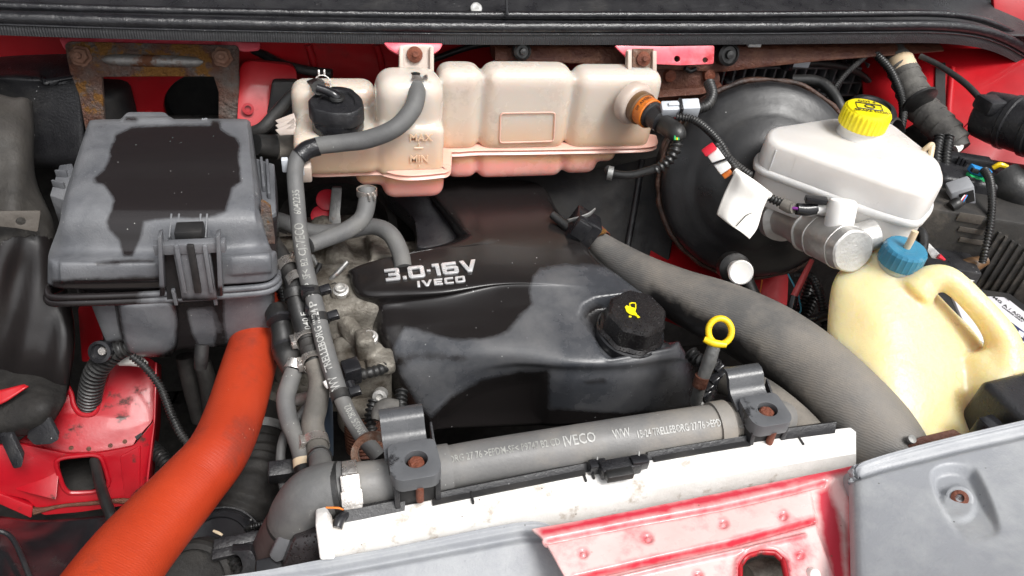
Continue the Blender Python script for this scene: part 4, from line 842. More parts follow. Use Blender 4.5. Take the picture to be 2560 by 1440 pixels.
for p, rr in (((779, 735, .99), 21), ((798, 800, .98), 21.5), ((852, 990, .93), 21.5)):
    ax = W(p[0] + 8, p[1] + 30, p[2] - .008) - W(p[0] - 8, p[1] - 30, p[2] + .008); ax.normalize(); r = mpx(rr, p[2])
    g = G(); g.lathe(W(*p), ax, [(r + .0003, -.006), (r + .0018, -.006), (r + .0018, .006), (r + .0003, .006), (r + .0003, -.006)], seg=28, cap=(False, False)); o = part(t, 'band_clip', g, M['rubberblack'], 30)
    s = V((1, 0, .2)); s = (s - ax * ax.dot(s)).normalized(); g = G(); g.box(W(*p) + s * (r + .008), (s, ax, s.cross(ax)), (.007, .0055, .006), bev=.0015); part(o, 'clip_block', g, M['blackgloss'])
# tank outlet hose and the one behind
t = thing('outlet_hose', 'grey hose bending from the tank bottom to join the long coolant hose', 'hose', W(880, 560, 1.08))
part(t, 'tube', hose([(916, 470, 1.07, 21), (918, 500, 1.07, 22), (906, 545, 1.065, 22), (868, 575, 1.05, 22), (820, 595, 1.03, 21), (775, 612, 1.012, 20)], seg=20), M['rubber'])
clamp(t, W(917, 480, 1.07), V((0, .1, 1)), .0125, .008, (.3, -.9, 0), spring=True)
solo('cross_hose', 'dusty grey hose running behind the long hose to the engine cover edge', 'hose', hose([(620, 535, 1.13, 20), (700, 552, 1.13, 21), (780, 580, 1.13, 21), (860, 578, 1.13, 21), (930, 566, 1.13, 21), (975, 585, 1.12, 22), (1000, 630, 1.11, 22), (1008, 670, 1.1, 22)], seg=18), M['rubber'])
# twin hose with clamps left of the long one
t = thing('clamped_hose', 'dark joined hose with five steel clamps beside the long coolant hose', 'hose', W(760, 820, 1.0))
part(t, 'upper_tube', hose([(665, 590, 1.05, 24), (700, 640, 1.03, 24), (728, 690, 1.015, 23), (738, 740, 1.0, 23), (752, 800, .99, 23), (768, 850, .98, 23)], seg=20), M['rubberblack'])
part(t, 'joint_barrel', hose([(764, 838, .985, 25), (770, 860, .98, 22), (776, 875, .977, 26), (783, 895, .97, 22), (788, 912, .968, 24)], seg=20), M['rubberblack'])
CP = [(785, 905, .968, 24), (798, 950, .96, 26), (792, 1010, .95, 28), (782, 1060, .94, 28), (792, 1110, .925, 27), (800, 1150, .90, 26)]
part(t, 'lower_tube', hose(CP, seg=20), M['rubberdust'])
for a, b, d0, r, scr in (((712, 655), (728, 680), 1.022, 25, (.7, -.5, .4)), ((738, 690), (750, 715), 1.008, 24, (.8, -.5, .2)), ((764, 838), (770, 856), .983, 26, (-.8, -.5, 0)), ((783, 895), (787, 912), .969, 26, (-.8, -.6, 0)), ((788, 1098), (792, 1118), .926, 28, (-.5, -.8, .3))):
    ax = W(b[0], b[1], d0 - .006) - W(a[0], a[1], d0 + .006); clamp(t, W((a[0] + b[0]) / 2, (a[1] + b[1]) / 2, d0), ax, mpx(r, d0), .012, scr)
for y, x in ((735, 736), (782, 747)):
    p = W(x, y, 1.0); g = G(); r = mpx(23.5, 1.0); ax = (W(754, 810, .99) - W(736, 730, 1.0)).normalized(); g.lathe(p, ax, [(r, -.006), (r + .0018, -.006), (r + .0018, .006), (r, .006), (r, -.006)], seg=26, cap=(False, False)); o = part(t, 'band_clip', g, M['rubberblack'], 30)
    g = G(); c = W(x + 34, y - 6, .985); g.box(c, AX, (.009, .006, .008), bev=.002); part(o, 'clip_block', g, M['blackgloss'])
part(t, 'printed_letters', text_tube('1040 F', [(738, 740, 1.0, 23), (752, 800, .99, 23), (768, 850, .98, 23)], .7, .012, turn=-.5, flip=True, bold=.0001), M['ink'])
t = thing('quick_coupling', 'black ribbed hose coupling beneath the right corner of the fuse box', 'coupling', W(715, 880, 1.0))
part(t, 'barrel', hose([(690, 775, 1.02, 30), (700, 800, 1.01, 31), (705, 830, 1.0, 27), (710, 865, .995, 31), (718, 890, .985, 31), (722, 905, .98, 27), (730, 925, .975, 24)], seg=24, sub=6), M['rubberblack'])
for y, x in ((800, 700), (868, 712), (892, 719)):
    p = W(x, y, .995); ax = (W(730, 925, .975) - W(690, 775, 1.02)).normalized(); r = mpx(31, .995); g = G(); g.lathe(p, ax, [(r - .002, -.003), (r + .0015, -.002), (r + .0015, .002), (r - .002, .003)], seg=26); part(t, 'rib', g, M['black'])
LP = [(735, 925, .972, 22), (722, 965, .965, 23), (714, 1000, .957, 23), (722, 1050, .945, 23), (742, 1100, .93, 22), (756, 1150, .915, 22), (762, 1190, .90, 22)]
t = thing('bypass_hose', 'smooth grey bent hose left of the dusty clamped hose', 'hose', W(730, 1050, .94))
part(t, 'tube', hose(LP, seg=20), M['rubber'])
clamp(t, W(738, 915, .976), W(722, 965, .965) - W(740, 905, .98), .0125, .010, (.9, -.3, 0))
g = hose([(756, 1148, .914, 24), (758, 1172, .908, 24)], seg=20, sub=2); part(t, 'yellow_marker', g, M['beige']); part(t, 'end_sleeve', hose([(758, 1170, .908, 25), (762, 1195, .90, 25)], seg=20, sub=2), M['rubberblack'])
solo('thin_pipe', 'thin grey pipe curving down behind the bent hose', 'pipe', hose([(790, 985, .985, 11), (755, 1035, .975, 12), (716, 1080, .965, 12), (702, 1130, .955, 12), (704, 1190, .945, 12), (715, 1240, .94, 12)], seg=14), M['rubber'])
t = thing('pipe_clip', 'black plastic pipe clip near the lower end of the thin pipe', 'clip', W(705, 1180, .94)); g = G(); g.box(W(704, 1178, .925), ((1, .1, -.1), (0, 1, .3), (.1, -.3, 1)), (.016, .010, .014), bev=.002); part(t, 'block', g, M['black'])
part(t, 'screw', hose([(730, 1185, .92, 8), (748, 1180, .92, 8)], seg=12, corr=(.003, .001)), M['rubberblack'])
# ================================================================== engine castings left of the cover
t = thing('engine_block', 'grimy cast aluminium engine castings between the hoses and the cover', 'engine', W(860, 900, 1.15))
g = G()
B3 = ((1, .05, 0), (-.05, 1, 0), (0, 0, 1))
def lump(g, px, py, d, hx, hy, hz, r=.008, ax=B3): g.box(W(px, py, d), ax, (hx, hy, hz), bev=r, seg=3)
lump(g, 770, 640, 1.27, .10, .05, .05); lump(g, 900, 640, 1.22, .06, .05, .02, .006); lump(g, 960, 640, 1.20, .025, .04, .03, .005)
lump(g, 840, 700, 1.22, .09, .06, .05, .015); lump(g, 870, 830, 1.16, .055, .06, .10, .02); lump(g, 905, 935, 1.08, .04, .04, .05, .015)
lump(g, 790, 760, 1.20, .035, .05, .04, .012); lump(g, 800, 860, 1.18, .05, .04, .12, .012); lump(g, 730, 720, 1.16, .03, .05, .07, .01); lump(g, 740, 930, 1.16, .03, .05, .12, .012); lump(g, 1000, 800, 1.25, .1, .1, .1, .02); lump(g, 860, 960, 1.08, .03, .03, .03, .01)
g.tube([W(800, 560, 1.22), W(835, 620, 1.19), W(868, 700, 1.165), W(885, 740, 1.15)], .022, seg=16); g.tube([W(690, 610, 1.18), W(720, 640, 1.18), W(760, 660, 1.2)], .02, seg=14)
g.tube([W(850, 700, 1.14), W(830, 730, 1.13), W(812, 752, 1.13)], .019, seg=12)
o = part(t, 'casting', g, M['alu']); remesh(o, .004, 4)
g = G()
pts = [(850, 738, 1.085, 20), (845, 765, 1.08, 22), (862, 800, 1.075, 24), (890, 835, 1.065, 22), (918, 860, 1.05, 22), (940, 880, 1.04, 24)]
g.tube([W(*p[:3]) for p in pts], [mpx(p[3], p[2]) for p in pts], seg=14); g.tube([W(834, 745, 1.083), W(846, 795, 1.077), W(876, 850, 1.063), W(910, 890, 1.05)], .007, seg=10)
lump(g, 912, 872, 1.04, .013, .016, .028, .006); lump(g, 950, 905, 1.035, .02, .02, .01, .006); lump(g, 850, 735, 1.08, .014, .014, .012, .005)
o = part(t, 'bracket_arm', g, M['alu']); remesh(o, .0028, 3)
for x, y, d in ((852, 724, 1.068), (924, 842, 1.03)):
    g = G(); g.lathe(W(x, y, d), V((-.05, -.25, 1)), [(.0115, -.008), (.0115, 0), (.0085, .001), (.008, .006), (.006, .0065), (.005, .003), (0, .003)], seg=24, cap=(True, False)); part(t, 'bolt', g, M['aluclean'])
g = G(); g.prism([fillet([W(x, y, 1.12) for x, y in ((858, 680), (884, 668), (892, 676), (886, 690), (864, 698))], .002)], (0, .02, -.005), bev=.001); part(t, 'gasket_edge', g, M['alu'])
g = G(); g.lathe(W(845, 560, 1.26), V((0, -.4, 1)), [(.10, -.05), (.10, 0), (.085, .004), (.082, -.04)], seg=48, cap=(False, False)); part(t, 'pulley_shield', g, M['soot'])
g = G(); g.prism([fillet([W(x, y, 1.2) for x, y in ((830, 470), (855, 470), (850, 530), (855, 600), (825, 590), (822, 545))], .003)], (0, .006, 0), bev=.001); part(t, 'steel_strap', g, M['steeldull'])
for x, y in ((818, 500), (805, 540)):
    g = G(); g.lathe(W(x, y, 1.22), V((0, -.6, .7)), [(.018, -.004), (.018, .002), (.012, .004), (0, .004)], seg=24, cap=(True, False)); part(t, 'red_plug', g, M['redplastic'])
g = G(); g.lathe(W(905, 1000, 1.06), V((.05, -.2, 1)), [(.034, -.05), (.034, -.01), (.030, -.005), (.033, 0), (.033, .006), (.02, .007), (0, .007)], seg=32, cap=(True, False)); part(t, 'thermostat_cap', g, M['alu'])
g = G(); g.tube([W(905, 1015, 1.06), W(910, 1060, 1.08), W(915, 1120, 1.1)], .028, seg=22, corr=(.006, .003)); part(t, 'ribbed_tube', g, M['rustdark'], 60)
g = G(); g.lathe(W(950, 990, 1.03), V((-.2, -.8, .4)), [(.010, -.01), (.010, .004), (.005, .005), (.004, .001), (0, .001)], seg=20, cap=(True, False)); part(t, 'sensor_screw', g, M['aluclean'])
# black sensor plug and cable in front of the casting
t = thing('cam_sensor', 'black plug with short corrugated tail between long hose and cover', 'plug', W(885, 935, 1.0))
g = G(); g.box(W(878, 930, .985), ((.9, .2, .1), (-.2, .9, .1), (0, -.1, 1)), (.012, .012, .016), bev=.003); part(t, 'body', g, M['blackgloss'])
part(t, 'tail', hose([(885, 940, .99, 13), (920, 932, 1.0, 13), (955, 922, 1.02, 13), (975, 905, 1.04, 13)], seg=14, corr=(.009, .002)), M['rubberblack'], 60)
part(t, 'screw_knob', hose([(872, 958, .97, 14), (880, 975, .965, 12)], seg=14, sub=3), M['blackgloss'])
t = thing('torn_conduit', 'torn black loom with bare coloured wires behind the left pipe clamp', 'conduit', W(960, 1030, .98))
part(t, 'ribbed_end', hose([(1005, 975, 1.0, 13), (1002, 1005, .99, 13), (1006, 1035, .98, 12)], seg=14, corr=(.006, .003)), M['rubberblack'], 60)
part(t, 'wrinkled_sleeve', hose([(995, 1015, .975, 16), (965, 1015, .97, 20), (945, 1030, .965, 18), (938, 1050, .96, 10)], seg=12, sub=4), M['tape'])
for i, (m_, dy) in enumerate((('redplastic', 0), ('white', 5), ('labelred', 9), ('yellow', -4))):
    part(t, 'bare_wire', hose([(955, 1040 + dy, .955, 2.6), (975, 1034 + dy, .95, 2.6), (1000, 1042 + dy, .955, 2.6)], seg=6, sub=4), M[m_])

# ================================================================== engine cover
t = thing('engine_cover', 'big black moulded engine cover, part wet, with silver badge', 'engine cover', W(1300, 1050, 1.0))
Z = lambda a, z: [Zp(x, y, z[i] if isinstance(z, (list, tuple)) else z) for i, (x, y) in enumerate(a)]
rows = [Z([(1050, 452), (1090, 452), (1140, 450), (1190, 449), (1240, 448), (1290, 450), (1340, 458), (1368, 478), (1378, 496)], [.97, .995, 1.0, 1.0, 1.0, 1.0, 1.0, .995, .97]),
        Z([(1075, 500), (1100, 498), (1150, 496), (1200, 495), (1250, 495), (1300, 498), (1360, 510), (1388, 520), (1398, 532)], [.97, .995, 1.0, 1.0, 1.0, 1.0, 1.0, .995, .97]),
        Z([(1128, 572), (1152, 568), (1190, 566), (1240, 565), (1290, 566), (1350, 570), (1412, 578), (1440, 586), (1452, 600)], [.965, .992, .997, .997, .997, .997, .997, .992, .965]),
        Z([(1120, 606), (1146, 600), (1190, 604), (1240, 606), (1290, 608), (1360, 612), (1440, 620), (1476, 630), (1490, 644)], [.965, .990, .995, .995, .995, .995, .995, .99, .965]),
        Z([(894, 672), (912, 659), (1030, 635), (1150, 624), (1250, 625), (1350, 632), (1450, 642), (1500, 655), (1516, 670)], [.955, .982, .988, .992, .993, .993, .993, .988, .96]),
        Z([(877, 700), (888, 690), (1000, 680), (1120, 672), (1240, 668), (1350, 672), (1470, 682), (1545, 690), (1560, 705)], [.945, .975, .982, .986, .988, .989, .989, .984, .955]),
        Z([(886, 748), (902, 738), (1000, 733), (1110, 727), (1240, 708), (1350, 705), (1490, 712), (1588, 724), (1605, 738)], [.93, .966, .974, .978, .982, .985, .985, .98, .95]),
        Z([(915, 790), (944, 771), (1010, 760), (1115, 746), (1245, 722), (1360, 722), (1510, 735), (1620, 752), (1640, 768)], [.90, .945, .955, .965, .975, .98, .981, .976, .945]),
        Z([(925, 850), (952, 826), (1030, 815), (1130, 806), (1260, 800), (1390, 800), (1540, 810), (1665, 826), (1690, 845)], [.885, .935, .945, .953, .961, .965, .966, .961, .925]),
        Z([(945, 915), (968, 880), (1050, 872), (1140, 872), (1270, 868), (1400, 864), (1550, 866), (1690, 868), (1722, 892)], [.865, .915, .928, .938, .948, .955, .956, .95, .90]),
        Z([(985, 985), (1004, 950), (1068, 932), (1165, 918), (1280, 904), (1420, 908), (1560, 906), (1700, 892), (1735, 915)], [.84, .885, .903, .917, .932, .944, .946, .938, .88]),
        Z([(1045, 1040), (1064, 1018), (1102, 992), (1175, 950), (1290, 922), (1430, 930), (1570, 926), (1706, 908), (1738, 935)], [.825, .85, .868, .895, .914, .927, .930, .922, .86])]
y_of = [p.y for p in rows[-1]]
rows.append([Yp(x, y, y_of[i] + (.0 if i else .01) - (.001 if 2 < i < 5 else .006)) for i, (x, y) in enumerate(((1058, 1062), (1075, 1044), (1118, 1012), (1188, 985), (1296, 962), (1432, 970), (1572, 965), (1710, 945), (1740, 965)))])
rows.append([Yp(x, y, y_of[i] + (.01 if i in (0, 8) else .0) - .008) for i, (x, y) in enumerate(((1062, 1090), (1080, 1080), (1122, 1075), (1192, 1072), (1300, 1068), (1436, 1062), (1576, 1052), (1714, 1040), (1742, 1042)))])
P = surf(rows, 20, 14)
REC = [(1452, 792), (1462, 764), (1490, 748), (1560, 739), (1640, 738), (1665, 762), (1690, 810), (1698, 846), (1680, 866), (1600, 880), (1524, 894), (1506, 880), (1490, 846), (1470, 818)]
WALL = [(1080, 1040), (1112, 1010), (1160, 968), (1220, 944), (1290, 928), (1362, 920), (1372, 960), (1372, 1080), (1080, 1090)]
def covf(q):
    d = sdf(q, REC)
    h = -.016 * sst(d, -5, 11) + .0012 * sst(-np.abs(d + 7), -8, 0)
    h += -.007 * sst(sdf(q, WALL), -8, 50)
    h += .0015 * sst(-np.abs(sdline(q, [(1155, 575), (1120, 540), (1085, 498)])), -20, 0)
    h += -.0025 * sst(sdf(q, [(1000, 745), (1240, 715), (1330, 760), (1250, 850), (1100, 860), (980, 830)]), -10, 60)
    return h
P = displace(P, covf)
g = G(); g.grid(P); cov = part(t, 'shell', g, M['coverplastic'], 60); solid(cov, .003)
DRY = [[(1336, 690), (1350, 672), (1400, 664), (1470, 662), (1520, 672), (1580, 700), (1640, 745), (1700, 820), (1730, 880), (1740, 960), (1728, 1010), (1560, 1030), (1370, 1020), (1374, 960), (1374, 935), (1300, 928), (1200, 952), (1130, 990), (1075, 1044), (1040, 1000), (1000, 930), (985, 870), (1010, 818), (1060, 832), (1150, 850), (1220, 848), (1270, 830), (1300, 790), (1330, 760), (1324, 730)]]
def cw(q):
    d = -sdf(q, DRY[0])
    d = np.maximum(d, sdf(q, [(970, 875), (1010, 880), (1070, 880), (1160, 888), (1180, 900), (1100, 905), (1040, 900), (1010, 920), (985, 930)]) * .6 - 4)
    d = np.maximum(d, sdf(q, [(1080, 1045), (1150, 985), (1290, 935), (1370, 925), (1372, 1000), (1366, 1080), (1080, 1085)]))
    d = np.maximum(d, sdf(q, [(1460, 790), (1470, 770), (1500, 760), (1560, 800), (1620, 780), (1690, 800), (1692, 850), (1640, 872), (1528, 888), (1500, 850)]) * .7)
    d = np.maximum(d, sdf(q, [(1460, 955), (1510, 948), (1512, 956), (1470, 962)]))
    d = np.maximum(d, np.minimum(q[:, 1] - 1040 + (q[:, 0] - 1500) * .1, 10))
    return d
attr(cov, 'wet', cw)
# lower black tray behind left of the cover
pl = PlaneN(Zp(1060, 560, .968), (0, -.1, 1)); g = G(); g.prism([fillet([pl.at(*p) for p in ((960, 478), (1120, 470), (1160, 600), (1075, 618), (1040, 620), (1042, 590), (1035, 545), (1000, 510))], .012)], (0, 0, -.03), bev=.004); part(t, 'rear_tray', g, M['black'])
g = G(); g.box(Zp(1250, 400, .95), AX, (.16, .12, .03), bev=.01); part(t, 'rear_skirt', g, M['matblack'])
# raised badge
pn = Zp(1090, 690, .985)
def badge_at(px, py): # on the cover's flat plate
    i = np.argmin(((proj(P.reshape(-1, 3)) - (px, py)) ** 2).sum(1)); return V(P.reshape(-1, 3)[i])
b0, b1, b2 = badge_at(965, 698), badge_at(1195, 672), badge_at(1090, 662)
bx = (b1 - b0).normalized(); bn = bx.cross(b2 - b0).normalized()
if bn.z < 0: bn = -bn
byv = bn.cross(bx)
GL_ = {'3': ([(0, 1), (1.0, 1), (1.12, .9), (1.12, .6), (1.0, .5), (1.12, .4), (1.12, .1), (1.0, 0), (0, 0), (0, .22), (.8, .22), (.8, .39), (.25, .39), (.25, .61), (.8, .61), (.8, .78), (0, .78)],),
       '0': ([(.14, 0), (1.12, 0), (1.26, .12), (1.26, .88), (1.12, 1), (.14, 1), (0, .88), (0, .12)], [(.34, .24), (.92, .24), (.92, .76), (.34, .76)]),
       '1': ([(0, .78), (0, 1), (.56, 1), (.56, 0), (.24, 0), (.24, .78)],),
       '6': ([(.14, 0), (1.12, 0), (1.26, .12), (1.26, .52), (1.12, .64), (.34, .64), (.34, .78), (1.16, .78), (1.16, 1), (.14, 1), (0, .88), (0, .12)], [(.34, .2), (.92, .2), (.92, .43), (.34, .43)]),
       'V': ([(0, 1), (.36, 1), (.66, .34), (.96, 1), (1.32, 1), (.84, 0), (.48, 0)],), '.': ([(0, 0), (.3, 0), (.3, .24), (0, .24)],), '-': ([(0, .42), (.3, .42), (.3, .56), (0, .56)],),
       'I': ([(0, 0), (.34, 0), (.34, 1), (0, 1)],), 'E': ([(0, 0), (1.1, 0), (1.1, .22), (.34, .22), (.34, .39), (1.0, .39), (1.0, .61), (.34, .61), (.34, .78), (1.1, .78), (1.1, 1), (0, 1)],),
       'C': ([(.14, 0), (1.16, 0), (1.16, .22), (.34, .22), (.34, .78), (1.16, .78), (1.16, 1), (.14, 1), (0, .88), (0, .12)],)}
GL_['O'] = GL_['0']
bpl = PlaneN(b0, bn)
def badge(word, p0, p1, ptop, gap, ex, nm):
    o = bpl.at(*p0); X = bpl.at(*p1) - o; Yv = bpl.at(*ptop) - o
    ws = [max(q[0] for q in GL_[c][0]) for c in word]; tot = sum(ws) + gap * (len(word) - 1); u = X / tot; x = 0
    for c, w in zip(word, ws):
        loops = [[o + u * (x + a) + Yv * b + bn * (ex + .0006) for a, b in L] for L in GL_[c]]
        g = G(); g.prism(loops, bn * -ex, bev=.0006, seg=2); part(t, nm, g, M['chrome'], 30); x += w + gap
badge('3.0-16V', (965, 706), (1196, 680), (960, 677), .16, .0035, 'badge_figure')
badge('IVECO', (1044, 721), (1164, 707), (1042, 706), .2, .003, 'badge_letter')
# ------------------------------------------------------------------ oil filler cap
c = badge_at(1572, 838) + V((0, 0, .0075)); i0 = badge_at(1500, 800); ax = V((.02, -.16, 1)).normalized()
wetcap = mat('beaded_wet_black', (.012, .011, .012), (.02, .018, .018), rough=.3, drops=420, bump=.0001)
t = thing('oil_filler_cap', 'wet black eight sided oil filler cap with a yellow oil can symbol', 'cap', c)
g = G(); g.lathe(c, ax, [(.050, -.016), (.050, .002), (.0475, .004), (.046, .003)], seg=48); part(t, 'flange', g, M['blackgloss'])
oc = []
for k in range(64):
    a = k / 64 * 8 % 1; oc.append(1 + .085 * (abs(a - .5) * 2 - .5))
g = G(); g.lathe(c, ax, [(.046, .002), (.047, .005), (.0425, .009), (.0415, .039), (.038, .044), (.030, .0445), (0, .045)], seg=64, cap=(True, False), poly=oc); part(t, 'grip', g, wetcap, 30)
# symbol, drawn flat on the top
q = W(1574, 783, dep(c + ax * .0455)); tp = c + ax * .0458; r_ = ray(1574, 783); tp0 = CAMP + r_ * ((tp - CAMP).dot(ax) / r_.dot(ax))
sx = (W(1600, 790, dep(tp0)) - W(1550, 775, dep(tp0))); pls = PlaneN(tp0, ax)
sym = [(1562, 768), (1566, 764), (1576, 768), (1590, 772), (1588, 780), (1593, 788), (1600, 794), (1594, 796), (1590, 790), (1574, 786), (1566, 780)]
g = G(); g.prism([[pls.at(*p) + ax * .001 for p in sym]], ax * -.0008); part(t, 'oil_symbol', g, M['yellowcap'])
g = G(); g.tube([pls.at(1576, 768), pls.at(1574, 759), pls.at(1588, 758), pls.at(1589, 771)], .001, seg=6, sub=2); part(t, 'oil_symbol_handle', g, M['yellowcap'])
g = G(); g.tube([pls.at(1572, 791), pls.at(1578, 792)], .0014, seg=8, sub=2); part(t, 'oil_symbol_drop', g, M['yellowcap'])
# ------------------------------------------------------------------ dipstick
t = thing('dipstick', 'yellow ring oil dipstick in a grey metal tube right of the cover', 'dipstick', W(1745, 1010, 1.0))
rc = W(1800, 828, .955); vx = (W(1840, 828, .955) - rc).normalized(); vy = (W(1800, 790, .955) - rc).normalized()
g = G(); g.tube([rc + (vx * math.cos(a) * .0150 + vy * math.sin(a) * .0165) for a in np.linspace(0, 2 * math.pi, 16, endpoint=False)], .0042, seg=14, closed=True, sub=4); part(t, 'ring', g, M['yellow'])
g = G(); g.tube([W(1760, 848, .952), W(1785, 858, .95), W(1815, 862, .95)], [.004, .0052, .0042], seg=14); part(t, 'collar', g, M['yellow'])
g = hose([(1786, 862, .955, 16), (1772, 905, .965, 17), (1752, 960, .98, 15), (1738, 1010, 1.0, 14)], seg=18); part(t, 'guide_tube', g, M['steeldull'])
g = hose([(1756, 940, .973, 18), (1748, 965, .98, 18)], seg=16, sub=2); part(t, 'rusty_collar', g, M['rustdark'])
g = G(); g.prism([[W(x, y, 1.0) for x, y in ((1742, 1000), (1756, 992), (1766, 1024), (1756, 1026))]], (0, .006, 0), bev=.001); part(t, 'bracket', g, M['aluclean'])
# ------------------------------------------------------------------ fat intake hose on the right
FP = [(1478, 590, 1.21, 24), (1500, 612, 1.20, 32), (1545, 648, 1.18, 42), (1610, 690, 1.15, 52), (1700, 738, 1.11, 66), (1800, 782, 1.07, 80), (1910, 838, 1.03, 90), (2010, 910, .99, 97), (2100, 990, .95, 101), (2180, 1080, .92, 103), (2240, 1180, .90, 103), (2270, 1260, .89, 103)]
t = thing('intake_hose', 'fat dusty grey intake hose sweeping from the engine to the lower right', 'hose', W(1900, 840, 1.03))
o = part(t, 'tube', hose(FP, seg=48, sub=14), M['fathose'])
attr(o, 'wet', lambda q: np.minimum(sdf(q, [(1630, 715), (1720, 765), (1800, 808), (1880, 865), (1960, 940), (2040, 1020), (2110, 1110), (2060, 1180), (1700, 960), (1580, 800)]), 40) - 2)
clamp(t, W(1492, 602, 1.205), W(1500, 612, 1.2) - W(1478, 590, 1.21), .021, .010, (0, -.2, 1), 'rustbolt')
for k in range(7):
    pts = [(2085 + k * 22 - 20, 1055 - k * 12 + 10), (2110 + k * 22 - 6, 1085 - k * 8 + 6), (2140 + k * 20, 1125 - k * 6)]
# connector on top of the fat hose end
t = thing('injector_plug', 'black injector plug with torn tape at the top right of the cover', 'plug', W(1450, 590, 1.2))
g = G(); g.box(W(1455, 572, 1.185), ((.8, -.3, -.4), (.2, .9, .1), (.4, -.1, .9)), (.022, .018, .026), bev=.004); b = part(t, 'body', g, M['blackgloss'])
g = G(); g.box(W(1452, 574, 1.162), ((.8, -.3, -.4), (.2, .9, .1), (.4, -.1, .9)), (.012, .004, .015), bev=.002); part(b, 'latch_frame', g, M['black'])
part(t, 'arm', hose([(1380, 536, 1.2, 10), (1405, 556, 1.195, 12), (1425, 574, 1.19, 13), (1440, 600, 1.185, 13)], seg=12), M['rubberblack'])
g = G(); g.grid(surf([[W(1418, 548, 1.165), W(1448, 540, 1.16), W(1470, 532, 1.16), W(1488, 519, 1.16)], [W(1420, 556, 1.17), W(1450, 549, 1.166), W(1474, 540, 1.164), W(1489, 523, 1.162)]], 6, 3)); o = part(t, 'torn_tape', g, M['steeldull']); solid(o, .001)
g = hose([(1478, 585, 1.185, 9), (1498, 580, 1.18, 9), (1515, 578, 1.18, 6)], seg=10, sub=4); part(t, 'rusty_clamp_screw', g, M['rustplate'])
# second hose under the fat one
t = thing('lower_hose', 'grey hose passing under the fat intake hose beside the right clamp', 'hose', W(1900, 980, .95))
HL = [(1780, 950, 1.03, 30), (1830, 955, 1.0, 38), (1890, 985, .97, 48), (1960, 1040, .94, 52), (2020, 1100, .92, 52), (2060, 1160, .91, 50)]
part(t, 'tube', hose(HL, seg=28), M['rubberdust'])
# big pipe end behind right clamp (continuation of the cross pipe)
# harness beside the dipstick
solo('harness_plugs', 'cluster of small black plugs behind the dipstick tube', 'plug', (lambda g: ([g.box(W(x, y, 1.0), ((.8, .3, .5), (-.3, .9, 0), (-.5, 0, .8)), (.007, .006, .011), bev=.002) for x, y in ((1775, 975), (1790, 955), (1800, 925), (1768, 990), (1808, 940), (1785, 905))], g)[1])(G()), M['blackgloss'])
conduit('short corrugated conduit between the cover and the dipstick tube', [(1725, 880, 1.02, 16), (1745, 900, 1.01, 16), (1770, 905, 1.0, 14), (1800, 915, 1.0, 12)], pitch=.006, amp=.003, seg=14)
# black insulation blanket behind the cover
pl = Plane((1400, 480, 1.33), (1650, 480, 1.30), (1560, 650, 1.30)); g = G(); g.prism([fillet([pl.at(*p) for p in ((1000, 430), (1500, 420), (1690, 380), (1700, 500), (1660, 720), (1400, 700), (1000, 640))], .02)], pl.n * -.01, bev=.003)
t = thing('insulation_blanket', 'black sound insulation blanket hanging behind the engine cover', 'insulation', W(1550, 650, 1.3)); part(t, 'sheet', g, M['matblack'])
g = G(); g.tube([pl.at(1605, 400), pl.at(1590, 500), pl.at(1566, 630)], .006, seg=10); part(t, 'fold', g, M['black'])

# plate and small fittings between the hoses and the castings
g = G(); g.prism([fillet([W(x, y, .985) for x, y in ((806, 1005), (832, 1000), (834, 1140), (812, 1150))], .002)], (0, .006, 0), bev=.001); solo('hose_guard', 'narrow dark blue plate standing right of the dusty clamped hose', 'plate', g, mat('dark_blue_plastic', (.02, .03, .045), (.03, .04, .055), rough=.4))
t = thing('stub_pipe', 'short alloy pipe stub with a steel clip below the long hose', 'pipe', W(800, 990, 1.0)); part(t, 'pipe', hose([(745, 1000, 1.02, 16), (785, 990, 1.01, 16), (825, 985, 1.0, 17)], seg=14), M['aluclean']); clamp(t, W(818, 986, 1.0), W(825, 985, 1.0) - W(785, 990, 1.01), .0095, .008, (0, -.5, .8))
solo('white_tie', 'white cable tie end beside the long coolant hose', 'cable tie', hose([(812, 952, .935, 6), (818, 962, .935, 7), (822, 970, .935, 5)], seg=8, sub=3), M['white'])
conduit('corrugated conduit squeezed between fuse box and clamped hose', [(690, 655, 1.10, 9), (700, 720, 1.09, 9), (716, 790, 1.07, 9), (726, 850, 1.05, 9)], pitch=.005, amp=.002)
solo('fuel_line', 'thin dark steel line crossing the casting behind the long hose', 'pipe', hose([(780, 640, 1.13, 6), (815, 700, 1.11, 6), (835, 690, 1.10, 6), (868, 655, 1.11, 6)], seg=10), M['steeldull'])
solo('injector_lead', 'black lead curling over the casting below the tank outlet hose', 'lead', hose([(800, 660, 1.12, 7), (790, 690, 1.11, 7), (812, 720, 1.10, 7), (838, 712, 1.09, 7)], seg=10), M['rubberblack'])
conduit('corrugated loom dropping behind the left pipe clamp', [(935, 1000, 1.0, 12), (925, 1040, .99, 12), (930, 1080, .98, 12)], pitch=.006, amp=.003)
